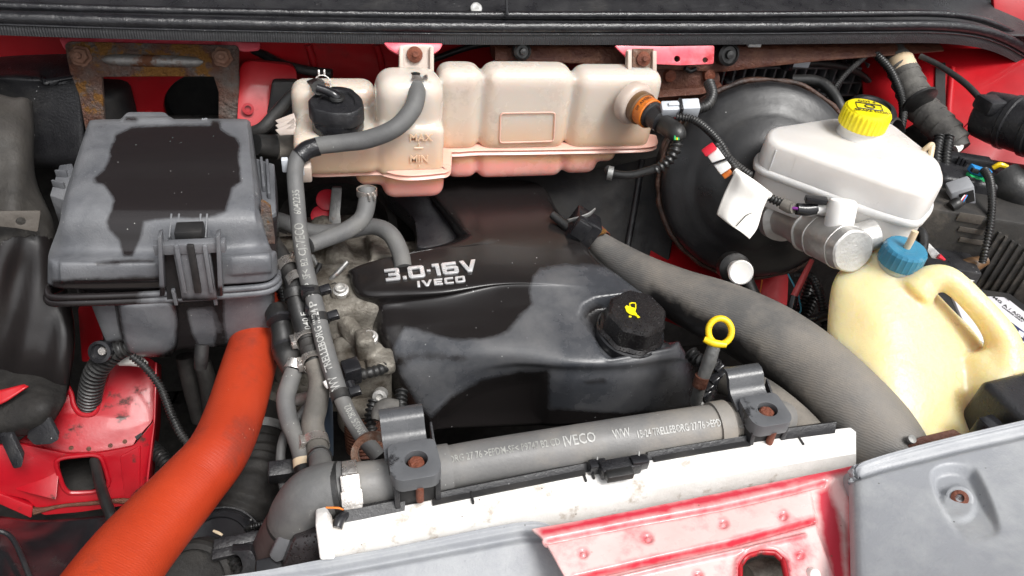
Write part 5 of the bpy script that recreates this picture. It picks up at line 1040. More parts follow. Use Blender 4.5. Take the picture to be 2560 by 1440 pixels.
# ================================================================== front cross pipe, clamps, elbow
XP = [(840, 1222, .80, 56), (900, 1212, .805, 57), (960, 1203, .81, 55), (1080, 1178, .82, 55), (1200, 1155, .83, 55), (1400, 1123, .845, 55), (1600, 1092, .865, 55), (1780, 1066, .885, 55), (1880, 1054, .905, 55), (1970, 1058, .94, 56), (2030, 1090, .965, 56), (2060, 1140, .97, 54)]
t = thing('cross_pipe', 'grey rubber radiator pipe with white print lying across the front', 'pipe', W(1400, 1180, .85))
part(t, 'tube', hose(XP, seg=36, sub=10), M['piperubber'])
for s, f0, f1, sz, mt, tn in (('BORG 27 76 >EPDM-SF< P9747 B2 CD', (1112, 1170), (1392, 1124), .0115, 'inkdim', .32), ('IVECO', (1400, 1123), (1475, 1111), .0165, 'ink', .28), ('VVVV', (1518, 1105), (1562, 1098), .0145, 'ink', .25), ('15-24 TRELLEBORG 27 76 >EPDM', (1574, 1096), (1785, 1065), .0118, 'ink', .1), ('<  -', (1815, 1062), (1850, 1058), .012, 'inkdim', -.2), ('IVECO', (1945, 1056), (1995, 1070), .015, 'inkdim', -.5)):
    part(t, 'printed_letters', text_tube(s, XP, 0, sz, turn=tn, bold=.00018, fit=(f0, f1)), M[mt])
for x, y, d in ((1105, 1174, .821), (1798, 1064, .887)):
    ax = (W(x + 60, y - 10, d + .006) - W(x - 60, y + 10, d - .006)).normalized(); r = mpx(56, d); g = G(); g.lathe(W(x, y, d), ax, [(r - .001, -.009), (r + .0028, -.009), (r + .0028, .009), (r - .001, .009)], seg=40); part(t, 'end_sleeve', g, M['piperubber'], 30)
ax = (W(900, 1212, .805) - W(840, 1222, .80)).normalized(); g = G(); r = mpx(59, .803); g.lathe(W(880, 1214, .803), ax, [(r, -.0075), (r + .0016, -.0075), (r + .0016, .0075), (r, .0075), (r, -.0075)], seg=44, cap=(False, False)); bnd = part(t, 'steel_band', g, M['steel'], 30)
g = G(); nn = V((-.1, -.75, .65)); nn = (nn - ax * ax.dot(nn)).normalized(); g.box(W(880, 1214, .803) + nn * (r + .003), (ax, nn, ax.cross(nn)), (.010, .003, .018), bev=.0015); g.box(W(880, 1214, .803) + nn * (r + .006) + ax.cross(nn) * .006, (ax, nn, ax.cross(nn)), (.011, .0025, .008), bev=.001); part(bnd, 'band_buckle', g, M['steel'])
# elbow
t = thing('radiator_elbow', 'grey moulded elbow joining the pipe to the lower left hose', 'elbow', W(780, 1260, .8))
g = G(); EP = [(862, 1218, .802, 64), (820, 1224, .80, 68), (778, 1244, .80, 72), (748, 1280, .81, 70), (732, 1312, .825, 66)]
g = hose(EP, seg=36, sub=8); g.tube([W(805, 1215, .80), W(802, 1170, .835), W(798, 1135, .87)], [.018, .0135, .0125], seg=20); o = part(t, 'bend', g, M['rubber']); remesh(o, .0022, 4)
for (x, y, d, r, dx) in ((846, 1221, .801, 65, 0), (736, 1305, .822, 66, 1)):
    ax = (W(862, 1218, .802) - W(820, 1226, .8)) if not dx else (W(732, 1312, .825) - W(748, 1282, .81)); r = mpx(r, d); g = G(); g.lathe(W(x, y, d), ax, [(r - .003, -.004), (r + .001, -.003), (r + .001, .003), (r - .003, .004)], seg=40); part(t, 'rim', g, M['rubberblack'])
g = G(); ax = W(798, 1135, .87) - W(802, 1170, .835); g.lathe(W(799, 1148, .857), ax, [(.0118, -.003), (.0145, -.002), (.0145, .003), (.0118, .004)], seg=28); part(t, 'nozzle_ring', g, M['rubberblack'])
DP = [(735, 1305, .822, 67), (712, 1345, .845, 66), (686, 1395, .875, 64), (655, 1460, .91, 62)]
t = thing('lower_radiator_hose', 'taupe rubber hose with a printed red and white logo below the elbow', 'hose', W(700, 1380, .85))
part(t, 'tube', hose(DP, seg=36), M['taupe'])
me = text_tube('FUSED', DP, .55, .026, turn=-.25, flip=True, bold=.0005, width=.9); part(t, 'printed_letters', me, M['inkdim'])
me = text_tube('R', DP, .22, .034, turn=-.35, flip=True, bold=.0012); part(t, 'printed_emblem', me, M['labelred'])
me = text_tube('(', DP, .16, .036, turn=-.35, flip=True, bold=.0006); part(t, 'printed_emblem_edge', me, M['inkdim'])
# orange zip tie end
solo('zip_tie_tail', 'tiny orange strip sticking out beside the elbow rim', 'cable tie', hose([(815, 1269, .745, 2.5), (845, 1270, .745, 2.8), (858, 1274, .748, 2.2)], seg=6, sub=3), M['orangeband'])
# two plastic pipe clamps
def pipe_clamp(lbl, px, py, d, s=1.0):
    ax = (W(px + 60, py - 10, d + .006) - W(px - 60, py + 10, d - .006)).normalized()      # along the pipe
    f = V((0, -1, 0)); f = (f - ax * ax.dot(f)).normalized(); u = ax.cross(f) * -1
    if u.z < 0: u = -u
    c = W(px, py, d); t = thing('pipe_clamp', lbl, 'clamp', c - u * .03, 'pipe clamps on the front cross pipe')
    k = lambda a, b, e: c + ax * a * s + f * b * s + u * e * s
    g = G(); hole = [k(.002 + .0125 * math.cos(a), .011 + .0115 * math.sin(a), .040) for a in np.linspace(0, 2 * math.pi, 24, endpoint=False)]
    outl = fillet([np.array(k(a, b, .040)) for a, b in ((-.026, -.014), (.026, -.014), (.027, .026), (.020, .036), (-.020, .036), (-.027, .026))], .008, 4)
    g.prism([outl, hole], u * -.019 * s, bev=.003, seg=3); part(t, 'pad', g, M['clampgrey'])
    for sgn in (-1, 1):
        g = G(); g.prism([[k(.019 * sgn, .006, .024), k(.019 * sgn, .031, .024), k(.019 * sgn, .036, -.022), k(.019 * sgn, .010, -.03)]], ax * .006 * sgn * s, bev=.001); part(t, 'cheek', g, M['black'])
    g = G(); g.box(k(0, .0265, -.006), (ax, f, u), (.019 * s, .003, .028 * s), bev=.0008); part(t, 'opening_shade', g, M['matblack'])  # added dark block in place of the shaded opening under the pad
    g = G(); r = .0255; L0, L1 = [], []
    prof = [(-.062, .052), (-.055, .060), (-.044, .062), (-.034, .055), (-.028, .043), (-.020, .036), (-.006, .032), (.004, .030), (.004, .024), (-.010, .026), (-.024, .030), (-.034, .038), (-.04, .049), (-.046, .055), (-.054, .053), (-.06, .047)]
    prof = [(b * .85 - .006, e * .78 + .008) for b, e in prof]
    for a in (-.030, .018): (L0 if a < 0 else L1).extend([k(a, b, e) for b, e in prof])
    g.loft([L0, L1]); part(t, 'finger_tab', g, M['tabgloss'], 60)
    for sgn in (-1, 1):
        g = G(); g.prism([[k(.027 * sgn, -.036, .042), k(.027 * sgn, -.012, .030), k(.027 * sgn, .004, .025), k(.027 * sgn, .004, -.01), k(.027 * sgn, -.03, -.012)]], ax * -.003 * sgn * s, bev=.0008); part(t, 'tab_side', g, M['black'])
    g = G(); q = k(.002, .011, .020); g.lathe(q, u, [(.0135, -.002), (.0135, .0), (.0085, .002), (.0085, .014), (.0065, .016), (0, .016)], seg=36, cap=(True, False), poly=hexprof(6, 36, .08)); b = part(t, 'bolt', g, M['rustbolt'])
    g = G(); g.lathe(k(.002, .0335, -.002), u, [(.0042, 0), (.0042, .024)], seg=14); part(b, 'thread', g, M['rustbolt'])
    return t
M['clampgrey'] = mat('clamp_grey_plastic', (.085, .088, .094), (.11, .113, .12), ns=20, rough=.45, dirt=(.025, .025, .027), dirt_s=25, dirt_a=(.55, .6), dr=.25, bump=.0002)
M['tabgloss'] = mat('clamp_tab_plastic', (.05, .052, .056), (.07, .072, .078), ns=20, rough=.28, bump=.0002)
pipe_clamp('grey plastic pipe clamp with rusty bolt near the elbow', 1034, 1186, .805, .98)
pipe_clamp('grey plastic pipe clamp with rusty bolt near the dipstick', 1886, 1060, .89, .94)
t = thing('rusty_ring', 'rusty steel ring behind the left pipe clamp', 'ring', W(935, 1130, .85)); g = G(); g.lathe(W(935, 1135, .85), V((-.2, -.8, .5)), [(.018, -.004), (.026, -.004), (.026, .004), (.018, .004), (.018, -.004)], seg=30, cap=(False, False)); part(t, 'ring', g, M['rust'])
# ================================================================== radiator top: white rail with black trim
def rl(px, top): return px
t = thing('radiator_rail', 'chalky white radiator top rail with notches and black trim', 'rail', W(1450, 1260, .8))
xs = [800, 900, 1000, 1100, 1250, 1400, 1550, 1700, 1850, 2000, 2100, 2140]
tb = [1306, 1288, 1268, 1247, 1217, 1187, 1158, 1131, 1106, 1086, 1073, 1068]      # back edge of the white top
cl = [1352, 1333, 1318, 1302, 1278, 1252, 1228, 1200, 1172, 1146, 1130, 1124]      # crease
bt = [1420, 1395, 1380, 1362, 1334, 1306, 1277, 1248, 1218, 1190, 1172, 1165]      # lower front edge
d0 = lambda x: .765 + (x - 800) / 1340 * .125
rows = []
for x, a, b, c_ in zip(xs, tb, cl, bt):
    z = W(x, a, d0(x)).z
    pa = W(x, a, d0(x)); pb = Zp(x, b, z - .002); pc = Zp(x, c_, z - .028)
    rows.append([pa + V((0, .004, -.03)), pa + V((0, .0015, -.001)), pa, pb, pb + V((0, -.003, -.004)), pc, pc + V((0, 0, -.03))])
g = G(); g.loft(rows); RAILZ = rows[4][2].z; part(t, 'white_rail', g, M['whitepaint'], 25)
for i, (x, y) in enumerate(((1180, 1243), (1460, 1190), (1480, 1182), (2000, 1100))):
    g = G(); p = W(x, y, d0(x) - .006); g.box(p, ((1, -.0, 0), (0, 1, 0), (0, 0, 1)), (.0012, .008, .002), bev=.0004); part(t, 'notch_tick', g, M['matblack'])
lo_ = [[r_[0] + V((0, .008, -.02)), r_[5] + V((0, .012, -.03)), r_[5] + V((0, .012, -.5)), r_[0] + V((0, .008, -.5))] for r_ in rows]
g = G(); g.loft(lo_); part(t, 'radiator_core', g, M['soot'])
# black trim behind the white rail, in pieces
def trim(x0, x1, off=-20, hgt=17):
    g = G(); L = []
    for k in range(9):
        x = x0 + (x1 - x0) * k / 8; a = np.interp(x, xs, tb); d = d0(x) + .004
        p = W(x, a + off, d); q = W(x, a + off + hgt, d - .006)
        L.append([p, p + V((0, -.004, .003)), q + V((0, 0, .003)), q, q + V((0, .01, -.02)), p + V((0, .008, -.02))])
    g.loft(L); return g
for x0, x1, o_, h_ in ((860, 1012, -22, 38), (1090, 1478, -20, 46), (1615, 1862, -18, 42), (1955, 2085, -22, 36)):
    part(t, 'black_trim', trim(x0, x1, o_, h_), M['black'], 50)
for x0, x1 in ((1080, 1180), (1180, 1460), (1630, 1870)):
    g = G(); L = []
    for k in range(9):
        x = x0 + (x1 - x0) * k / 8; a = np.interp(x, xs, tb); p = W(x, a + 2, d0(x) - .001); L.append([p, p + V((0, -.006, 0)), p + V((0, -.006, .0025)), p + V((0, 0, .0025))])
    g.loft(L); part(t, 'trim_lip', g, M['matblack'])
g = G(); g.tube([W(1000, 1258, .79), W(900, 1276, .78), W(870, 1283, .775), W(850, 1300, .765), W(842, 1320, .76)], .0055, seg=10); part(t, 'trim_end', g, M['blackgloss'])
g = G(); g.prism([fillet([W(x, y, .742) for x, y in ((788, 1312), (816, 1305), (832, 1330), (838, 1400), (800, 1402))], .003)], (0, .025, -.008), bev=.003); part(t, 'rail_end', g, M['whitepaint'])
# black clip in the middle of the trim
t = thing('trim_clip', 'small black plastic clip with two pins on the middle of the white rail', 'clip', W(1545, 1180, .82))
g = G(); g.box(W(1550, 1168, .82), ((1, .05, .0), (0, 1, 0), (0, 0, 1)), (.024, .008, .008), bev=.002); part(t, 'body', g, M['black'])
g = G(); g.box(W(1548, 1186, .808), ((1, .05, .0), (0, 1, 0), (0, 0, 1)), (.016, .006, .005), bev=.002); part(t, 'lip', g, M['rubberblack'])
for x in (1493, 1597):
    g = hose([(x, 1165 - (x - 1493) * .08, .82, 3), (x, 1142 - (x - 1493) * .13, .822, 2.5)], seg=8, sub=2); part(t, 'pin', g, M['steeldull'])
    g = G(); g.box(W(x, 1166 - (x - 1493) * .1, .822), AX, (.010, .006, .007), bev=.0015); part(t, 'foot', g, M['blackgloss'])
# ================================================================== red front panel
t = thing('front_panel', 'pale pink front panel with pressed ribs and a square hole', 'body panel', W(1750, 1400, .75))
pr = [[W(1330, 1322, .752), W(1500, 1292, .772), W(1700, 1252, .796), W(1900, 1212, .822), W(2060, 1180, .842), W(2150, 1160, .852)],
      [W(1360, 1350, .738), W(1520, 1322, .757), W(1720, 1282, .78), W(1920, 1240, .806), W(2060, 1210, .826), W(2150, 1192, .838)],
      [W(1400, 1420, .712), W(1560, 1390, .728), W(1760, 1350, .75), W(1940, 1312, .775), W(2060, 1288, .795), W(2150, 1270, .808)],
      [W(1440, 1500, .688), W(1600, 1470, .70), W(1800, 1430, .722), W(1960, 1400, .745), W(2070, 1378, .765), W(2150, 1362, .778)],
      [W(1480, 1600, .66), W(1640, 1570, .67), W(1840, 1530, .69), W(2000, 1500, .715), W(2080, 1480, .735), W(2150, 1465, .748)]]
P = surf(pr, 40, 40)
HOLE = fillet([np.array(p, float) for p in ((1850, 1408), (1870, 1390), (1900, 1380), (1935, 1382), (1958, 1400), (1972, 1470), (1850, 1480))], 8, 3)
DOTS = [(1458, 1384), (1620, 1346), (1808, 1310), (1958, 1290), (2000, 1388), (1745, 1440)]
LN1 = [(1370, 1352), (1600, 1306), (1800, 1270), (1985, 1228), (2060, 1206)]
LN2 = [(1440, 1446), (1640, 1400), (1840, 1356), (2035, 1302)]
LN3 = [(1450, 1470), (1660, 1420), (1850, 1378), (2010, 1340)]
VAL = [(2030, 1225), (2085, 1200), (2140, 1300), (2160, 1480), (2110, 1480), (2050, 1330)]
def fpf(q):
    h = -.006 * sst(-sdline(q, LN1), -10, 0)
    h += -.008 * sst(-sdline(q, LN2), -11, 0) + .004 * sst(-sdline(q, LN3), -10, 0)
    h += -.010 * sst(sdf(q, VAL), -10, 14)
    d = sdf(q, HOLE); h += -.008 * sst(d, -7, 3) + .003 * sst(-np.abs(d + 10), -9, 0)
    for c_ in DOTS: h += -.0022 * sst(-np.abs(np.hypot(q[:, 0] - c_[0], q[:, 1] - c_[1]) - 8), -5, 0)
    return h
P = displace(P, fpf); g = G(); g.grid(P)
g.bm.faces.ensure_lookup_table(); fcs = list(g.bm.faces); hv = sdf(proj([f.calc_center_median() for f in fcs]), HOLE)
bmesh.ops.delete(g.bm, geom=[f for f, v in zip(fcs, hv) if v > 1], context='FACES')
fp = part(t, 'pressed_sheet', g, M['palepink'], 60); solid(fp, .003)
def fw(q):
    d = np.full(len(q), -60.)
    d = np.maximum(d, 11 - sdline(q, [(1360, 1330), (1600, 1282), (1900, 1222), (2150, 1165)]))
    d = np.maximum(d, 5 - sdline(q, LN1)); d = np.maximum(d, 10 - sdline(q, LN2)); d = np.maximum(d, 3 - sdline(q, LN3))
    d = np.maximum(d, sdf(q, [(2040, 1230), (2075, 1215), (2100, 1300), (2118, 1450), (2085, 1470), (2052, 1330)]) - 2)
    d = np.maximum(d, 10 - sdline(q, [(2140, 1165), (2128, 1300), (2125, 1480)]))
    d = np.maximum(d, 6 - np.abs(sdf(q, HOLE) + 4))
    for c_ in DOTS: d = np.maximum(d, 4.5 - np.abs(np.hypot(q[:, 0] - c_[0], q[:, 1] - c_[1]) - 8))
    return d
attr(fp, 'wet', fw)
Pf = P.reshape(-1, 3); pp = proj(Pf)
lip = [V(Pf[np.argmin(((pp - h_) ** 2).sum(1))]) for h_ in cr([np.array(p) for p in HOLE[::2]], 1, True)]
g = G(); g.tube(lip, .0032, seg=10, sub=3, closed=True); part(t, 'rolled_edge', g, M['redrust'])
g = hose([(1870, 1440, .79, 28), (1920, 1420, .80, 26), (1990, 1425, .80, 20)], seg=14); part(t, 'inner_strut', g, M['alu'])
g = G(); g.lathe(W(2030, 1436, .742), (0, -.6, .8), [(.007, 0), (.006, .006), (.003, .008), (0, .008)], seg=16, cap=(True, False)); part(t, 'stud', g, M['white'])
# ================================================================== grey moulded covers at the bottom
def moulded(name, lbl, cat, rows, f, n=(22, 22)):
    t = thing(name, lbl, cat, rows[len(rows) // 2][len(rows[0]) // 2]); P = displace(surf(rows, *n), f); g = G(); g.grid(P); o = part(t, 'shell', g, M['headcover'], 60); solid(o, .004); return t, P
lt = [(500, 1448), (650, 1428), (800, 1400), (950, 1374), (1120, 1340), (1250, 1314), (1330, 1304), (1372, 1312), (1394, 1330)]
rows = []
for k, (dy, dd, xs_) in enumerate(((0, 0, 0), (10, -.003, 2), (30, -.007, 16), (60, -.012, 42), (110, -.02, 82), (190, -.032, 120))):
    rows.append([W(x + xs_ * (1 if i > 5 else .2) + (dy * .1), y + dy + (10 if i > 6 and k > 3 else 0), .735 + (x - 500) / 900 * .045 + dd) for i, (x, y) in enumerate(lt)])
rows.insert(0, [p + V((0, .006, -.03)) for p in rows[0]])
GL = [(450, 1476), (800, 1436), (1100, 1380), (1300, 1342), (1380, 1340)]
moulded('lamp_cover', 'grey moulded plastic cover with a groove at the bottom centre', 'cover', rows, lambda q: -.006 * sst(-sdline(q, GL), -18, 0), (14, 10))
rt = [(2122, 1240), (2124, 1200), (2140, 1166), (2180, 1146), (2300, 1112), (2430, 1080), (2560, 1050), (2700, 1018)]
rows = []
for k, dy in enumerate((0, 12, 40, 110, 220, 330, 450)):
    L = []
    for i, (x, y) in enumerate(rt):
        yy = y + dy * (1 if i > 2 else (.95, .97, .99)[i]); L.append(W(x + (dy * .02), yy, .815 + (x - 2120) / 580 * .03 - dy * .00042))
    rows.append(L)
rows.insert(0, [p + V((0.004, .012, -.035)) for p in rows[0]])
SG = [(2130, 1190), (2200, 1168), (2400, 1118), (2560, 1082), (2700, 1050)]
POCK = cr([np.array(p, float) for p in ((2330, 1185), (2365, 1160), (2420, 1164), (2450, 1190), (2500, 1316), (2470, 1352), (2410, 1362), (2350, 1260))], 5, True)
def rcf(q):
    h = -.006 * sst(-sdline(q, SG), -20, 0)
    d = sdf(q, POCK); h += -.011 * sst(d, -4, 16) * sst(q[:, 1], 1365, 1225)
    h += .0035 * sst(-np.hypot((q[:, 0] - 2400) * 1., (q[:, 1] - 1246) * .9), -52, -34)
    return h
t, P = moulded('lamp_cover', 'large pale grey moulded cover with a recessed screw at the lower right', 'cover', rows, rcf, (26, 22))
c = V(P.reshape(-1, 3)[np.argmin(((proj(P.reshape(-1, 3)) - (2400, 1248)) ** 2).sum(1))]); ax = (CAMP - c).normalized() + V((0, 0, .3)); ax.normalize()
g = G(); g.lathe(c, ax, [(.0125, -.002), (.0125, .001), (.011, .0018), (.0085, .0015)], seg=30); part(t, 'washer', g, M['headcover'])
g = G(); g.lathe(c, ax, [(.0085, 0), (.0082, .003), (.006, .004), (.0042, .004), (.004, .0015), (0, .0015)], seg=24, cap=(True, False)); part(t, 'screw', g, M['rustbolt'])
# black box and rust at the right of the cover
t = thing('lamp_back_box', 'black plastic box with rounded corner behind the right grey cover', 'box', W(2500, 1050, .9))
g = G(); g.box(W(2568, 1068, .90), ((1, .12, 0), (-.12, 1, 0), (0, 0, 1)), (.052, .05, .045), bev=.009, seg=4); part(t, 'body', g, M['black'])
g = G(); g.box(W(2462, 1078, .875), ((1, .12, 0), (-.12, 1, 0), (0, 0, 1)), (.012, .01, .018), bev=.003); part(t, 'hinge', g, M['blackgloss'])
t = thing('rusty_tab', 'rusty sheet metal tab at the foot of the cream can', 'bracket', W(2330, 1100, .87)); g = G(); g.prism([[W(x, y, .86) for x, y in ((2270, 1112), (2300, 1092), (2385, 1072), (2412, 1090), (2400, 1120), (2280, 1130))]], (0, .004, -.01), bev=.001); part(t, 'tab', g, M['rustdark'])
g = G(); g.lathe(W(2276, 1100, .86), (0, -.4, 1), [(.005, 0), (.005, .004), (0, .005)], seg=14, cap=(True, False)); part(t, 'rivet', g, M['steeldull'])
# ================================================================== brake booster
bc = W(1895, 455, 1.20); tip = W(2150, 640, .95); bax = (tip - W(1955, 545, 1.16)).normalized()
bax = (bax + (CAMP - bc).normalized() * .55).normalized()
R0 = mpx(246, 1.20)
t = thing('brake_booster', 'large black domed brake booster with a rusty rim', 'booster', bc - bax * .05)
g = G(); g.lathe(bc, bax, [(R0 * .99, -.07), (R0, -.012), (R0 * 1.015, -.01), (R0 * 1.02, -.004), (R0 * .995, .0)], seg=80); part(t, 'rear_shell', g, M['booster'])
g = G(); g.lathe(bc, bax, [(R0 * .97, -.003), (R0 * .985, .003), (R0 * .97, .012), (R0 * .93, .017), (R0 * .88, .0215), (R0 * .82, .0255), (R0 * .78, .029), (R0 * .74, .032), (R0 * .70, .0345), (R0 * .66, .038), (R0 * .55, .052), (R0 * .40, .060), (R0 * .25, .064), (0, .065)], seg=80, cap=(True, False)); part(t, 'front_dome', g, M['booster'], 60)
g = G(); rim = []
bn1 = bax.orthogonal().normalized(); bn2 = bax.cross(bn1)
rr = random.Random(3)
for k in range(70):
    a = 2 * math.pi * k / 70; rim.append(bc + bax * (-.001 + rr.uniform(-.001, .001)) + (bn1 * math.cos(a) + bn2 * math.sin(a)) * (R0 * 1.005 + rr.uniform(-.001, .001)))
g.tube(rim, [.0040 + rr.uniform(-.0012, .0012) for _ in rim], seg=10, closed=True, sub=2); part(t, 'rusty_rim', g, mat('blackened_rust', (.022, .013, .010), (.075, .03, .016), ns=26, rough=.5, bump=.003, bs=110))
# embossed spokes
for ang in (200, 232):
    a = math.radians(ang)
c = W(1838, 672, 1.125)
wx = (W(1866, 690, 1.07) - W(1832, 668, 1.14)).normalized()
g = G(); g.lathe(c, wx, [(.024, -.02), (.024, 0), (.018, .004)], seg=30); part(t, 'valve_grommet', g, M['rubberblack'])
g = G(); g.lathe(c, wx, [(.0135, 0), (.0135, .020), (.0145, .024), (.0185, .027), (.0185, .031), (.0165, .033), (.013, .0315), (0, .031)], seg=32, cap=(True, False)); part(t, 'white_valve', g, M['white'])
solo('vacuum_hose', 'black hose dropping from the white valve of the booster', 'hose', hose([(1862, 690, 1.12, 17), (1880, 730, 1.12, 17), (1905, 775, 1.12, 17), (1930, 830, 1.12, 17)], seg=16), M['rubberblack'])
solo('pale_rod', 'short beige rod end under the white valve', 'rod', hose([(1800, 745, 1.15, 6), (1850, 715, 1.15, 6)], seg=10, sub=3), M['beige'])
# ------------------------------------------------------------------ master cylinder
m0, m1 = W(1955, 545, 1.15), W(2132, 628, .985); ax = (m1 - m0).normalized(); L = (m1 - m0).length
t = thing('master_cylinder', 'bare aluminium brake master cylinder below the white reservoir', 'cylinder', (m0 + m1) / 2)
oct_ = [1 + .04 * (abs((k / 64 * 6) % 1 - .5) * 2 - .5) for k in range(64)]
g = G(); g.lathe(m0, ax, [(.036, -.01), (.036, .006), (.026, .010), (.025, L * .28), (.027, L * .30), (.027, L * .42), (.029, L * .44), (.029, L * .56), (.031, L * .60), (.031, L * .92), (.0295, L), (.027, L + .002), (0, L + .002)], seg=64, cap=(True, False), poly=oct_); part(t, 'barrel', g, M['aluclean'], 25)
up = (V((0, 0, 1)) - ax * ax.z).normalized(); sd_ = ax.cross(up)
g = G(); g.lathe(m0 + ax * L * .88 - sd_ * -.0 + up * .012 + V((.03, 0, 0)), V((1, -.1, .35)), [(.021, -.02), (.021, .014), (.019, .017), (0, .017)], seg=36, cap=(True, False)); part(t, 'side_port', g, M['aluclean'])
for k in (.45, .78):
    g = G(); g.lathe(m0 + ax * L * k, up, [(.019, .02), (.019, .055), (.016, .06)], seg=28); part(t, 'feed_boss', g, M['aluclean'] if k < .6 else M['white'])
for k in (.44, .60, .90):
    g = G(); g.lathe(m0 + ax * L * k, ax, [(.0302, -.0025), (.0318, -.0015), (.0318, .0015), (.0302, .0025)], seg=64, poly=oct_); part(t, 'machined_rib', g, M['aluclean'])
# ------------------------------------------------------------------ brake fluid reservoir
t = thing('fluid_reservoir', 'white translucent brake fluid reservoir under the yellow cap', 'reservoir', W(2130, 560, 1.0))
def ring(pts, d): return [V(p) for p in fillet([np.array(p) for p in pts], .022, 6)]
TOP = [(1912, 312), (2095, 296), (2215, 300), (2348, 400), (2364, 440), (2345, 474), (2245, 470), (1925, 372)]
zt = 1.205
A = [Zp(x, y, zt) for x, y in ((1918, 318), (2090, 292), (2222, 300), (2352, 402), (2366, 452), (2330, 492), (2240, 468), (1914, 352))]
# base outline in plan, then levels
def lev(z, s, sh=(0, 0)):
    cx_ = sum(p.x for p in A) / len(A); cy_ = sum(p.y for p in A) / len(A)
    return [V((cx_ + (p.x - cx_) * s + sh[0], cy_ + (p.y - cy_) * s + sh[1], z + (p.z - zt))) for p in A]
LV = [(zt - .002, .955), (zt, .975), (zt - .006, 1.0), (zt - .042, 1.01)]
def res_loop(z, s, r=.02): return [V(p) for p in fillet([np.array(q) for q in lev(z, s)], r, 6)]
g = G(); g.loft([res_loop(zt + .001, .5), res_loop(zt + .001, .94), res_loop(zt - .001, .975), res_loop(zt - .006, .995), res_loop(zt - .046, 1.0)], (True, True)); up_ = part(t, 'upper_shell', g, M['reserv'], 60)
attr(up_, 'wet', lambda q: sdf(q, [(2030, 328), (2060, 312), (2095, 308), (2100, 330), (2110, 350), (2092, 345), (2075, 330)]) - 2)
g = G(); g.loft([res_loop(zt - .040, 1.0), res_loop(zt - .042, 1.03), res_loop(zt - .046, 1.035), res_loop(zt - .050, 1.03), res_loop(zt - .052, 1.0)], (True, True)); sm = part(t, 'welded_seam', g, M['reserv'], 60); attr(sm, 'wet', lambda q: np.full(len(q), -60.))
g = G(); g.loft([res_loop(zt - .046, .985), res_loop(zt - .075, .98), res_loop(zt - .092, .965), res_loop(zt - .099, .93), res_loop(zt - .10, .5)], (True, True)); lo = part(t, 'lower_shell', g, M['reserv'], 60); attr(lo, 'wet', lambda q: np.full(len(q), -60.))
for k in range(7):
    a, b = V(lev(zt - .008, 1.002)[7]), V(lev(zt - .008, 1.002)[5]); f = .08 + k * .13; p = a.lerp(b, f); g = G(); g.tube([p + V((0, -.0005, 0)), p + V((0, -.001, -.032))], .0012, seg=6, sub=2); o = part(t, 'wall_rib', g, M['reserv']); attr(o, 'wet', lambda q: np.full(len(q), -60.))
nc = Zp(2142, 338, zt)
nk = V((0, -.04, 1)).normalized()
g = G(); g.lathe(nc, nk, [(.030, -.004), (.030, .004), (.0285, .006), (.0285, .012), (.030, .013), (.030, .017), (.027, .018)], seg=40); o = part(t, 'neck', g, M['white'])
g = G(); g.tube([W(2300, 385, 1.07), W(2322, 366, 1.06), W(2330, 364, 1.06), W(2325, 395, 1.055), W(2318, 410, 1.05)], .004, seg=8); part(t, 'side_loop', g, M['beige'])
g = G(); g.box(W(2075, 520, 1.035), ((.9, -.4, 0), (.4, .9, 0), (0, 0, 1)), (.014, .010, .010), bev=.003); o = part(t, 'sensor_pocket', g, M['white'])
t = thing('reservoir_cap', 'bright yellow ribbed cap on the brake fluid reservoir', 'cap', nc + nk * .017)
rb = [1 + .014 * (1 if (k % 4) < 2 else -1) for k in range(120)]
g = G(); g.lathe(nc + nk * .016, nk, [(.0325, 0), (.0335, .002), (.0335, .022), (.032, .025)], seg=120, poly=rb); part(t, 'skirt', g, M['yellowcap'], 25)
g = G(); g.lathe(nc + nk * .016, nk, [(.032, .0235), (.030, .0275), (.026, .029), (0, .0295)], seg=48, cap=(True, False)); part(t, 'crown', g, M['yellowcap'])
ct = nc + nk * .0462; vx = V((.94, -.3, 0)).normalized(); vy = nk.cross(vx)
g = G(); g.tube([ct + vx * a + vy * b for a, b in ((-.020, -.009), (.016, -.010), (.018, .008), (-.018, .009))], .0008, seg=6, sub=1, closed=True); part(t, 'printed_frame', g, M['blackink'])
part(t, 'printed_ring', G().tube([ct + vx * .007 * math.cos(a) + vy * .005 * math.sin(a) for a in np.linspace(0, 6.283, 14, endpoint=False)], .0009, seg=6, sub=2, closed=True), M['blackink'])
for k, (s, dy) in enumerate((('DOT 4', .0155), ('BRAKE FLUID', -.015))):
    part(t, 'printed_letters', text_plane(s, ct + vy * dy, vx, vy, .0085, bold=.0002), M['blackink'])
# ------------------------------------------------------------------ fluid level plug, tag, small connectors
t = thing('fluid_sensor_plug', 'small black plug with purple wire under the white reservoir', 'plug', W(2020, 525, 1.02))
part(t, 'body', hose([(1992, 522, 1.02, 15), (2015, 524, 1.02, 16), (2040, 520, 1.02, 16)], seg=16, sub=4), M['blackgloss'])
g = G(); g.box(W(2040, 500, 1.01), ((.9, -.4, .1), (.3, .9, 0), (0, 0, 1)), (.014, .006, .004), bev=.001); part(t, 'latch', g, M['blackgloss'])
part(t, 'white_nose', hose([(2040, 522, 1.02, 15), (2070, 520, 1.02, 13), (2090, 518, 1.03, 12)], seg=16, sub=3), M['white'])
part(t, 'purple_wire', hose([(1980, 520, 1.02, 4), (1996, 522, 1.015, 4)], seg=8, sub=2), mat('purple_wire', (.25, .04, .3), rough=.4))
part(t, 'cloth_wrap', hose([(1955, 508, 1.03, 15), (1975, 518, 1.025, 16), (1985, 520, 1.02, 14)], seg=14, sub=4), M['rubberdust'])
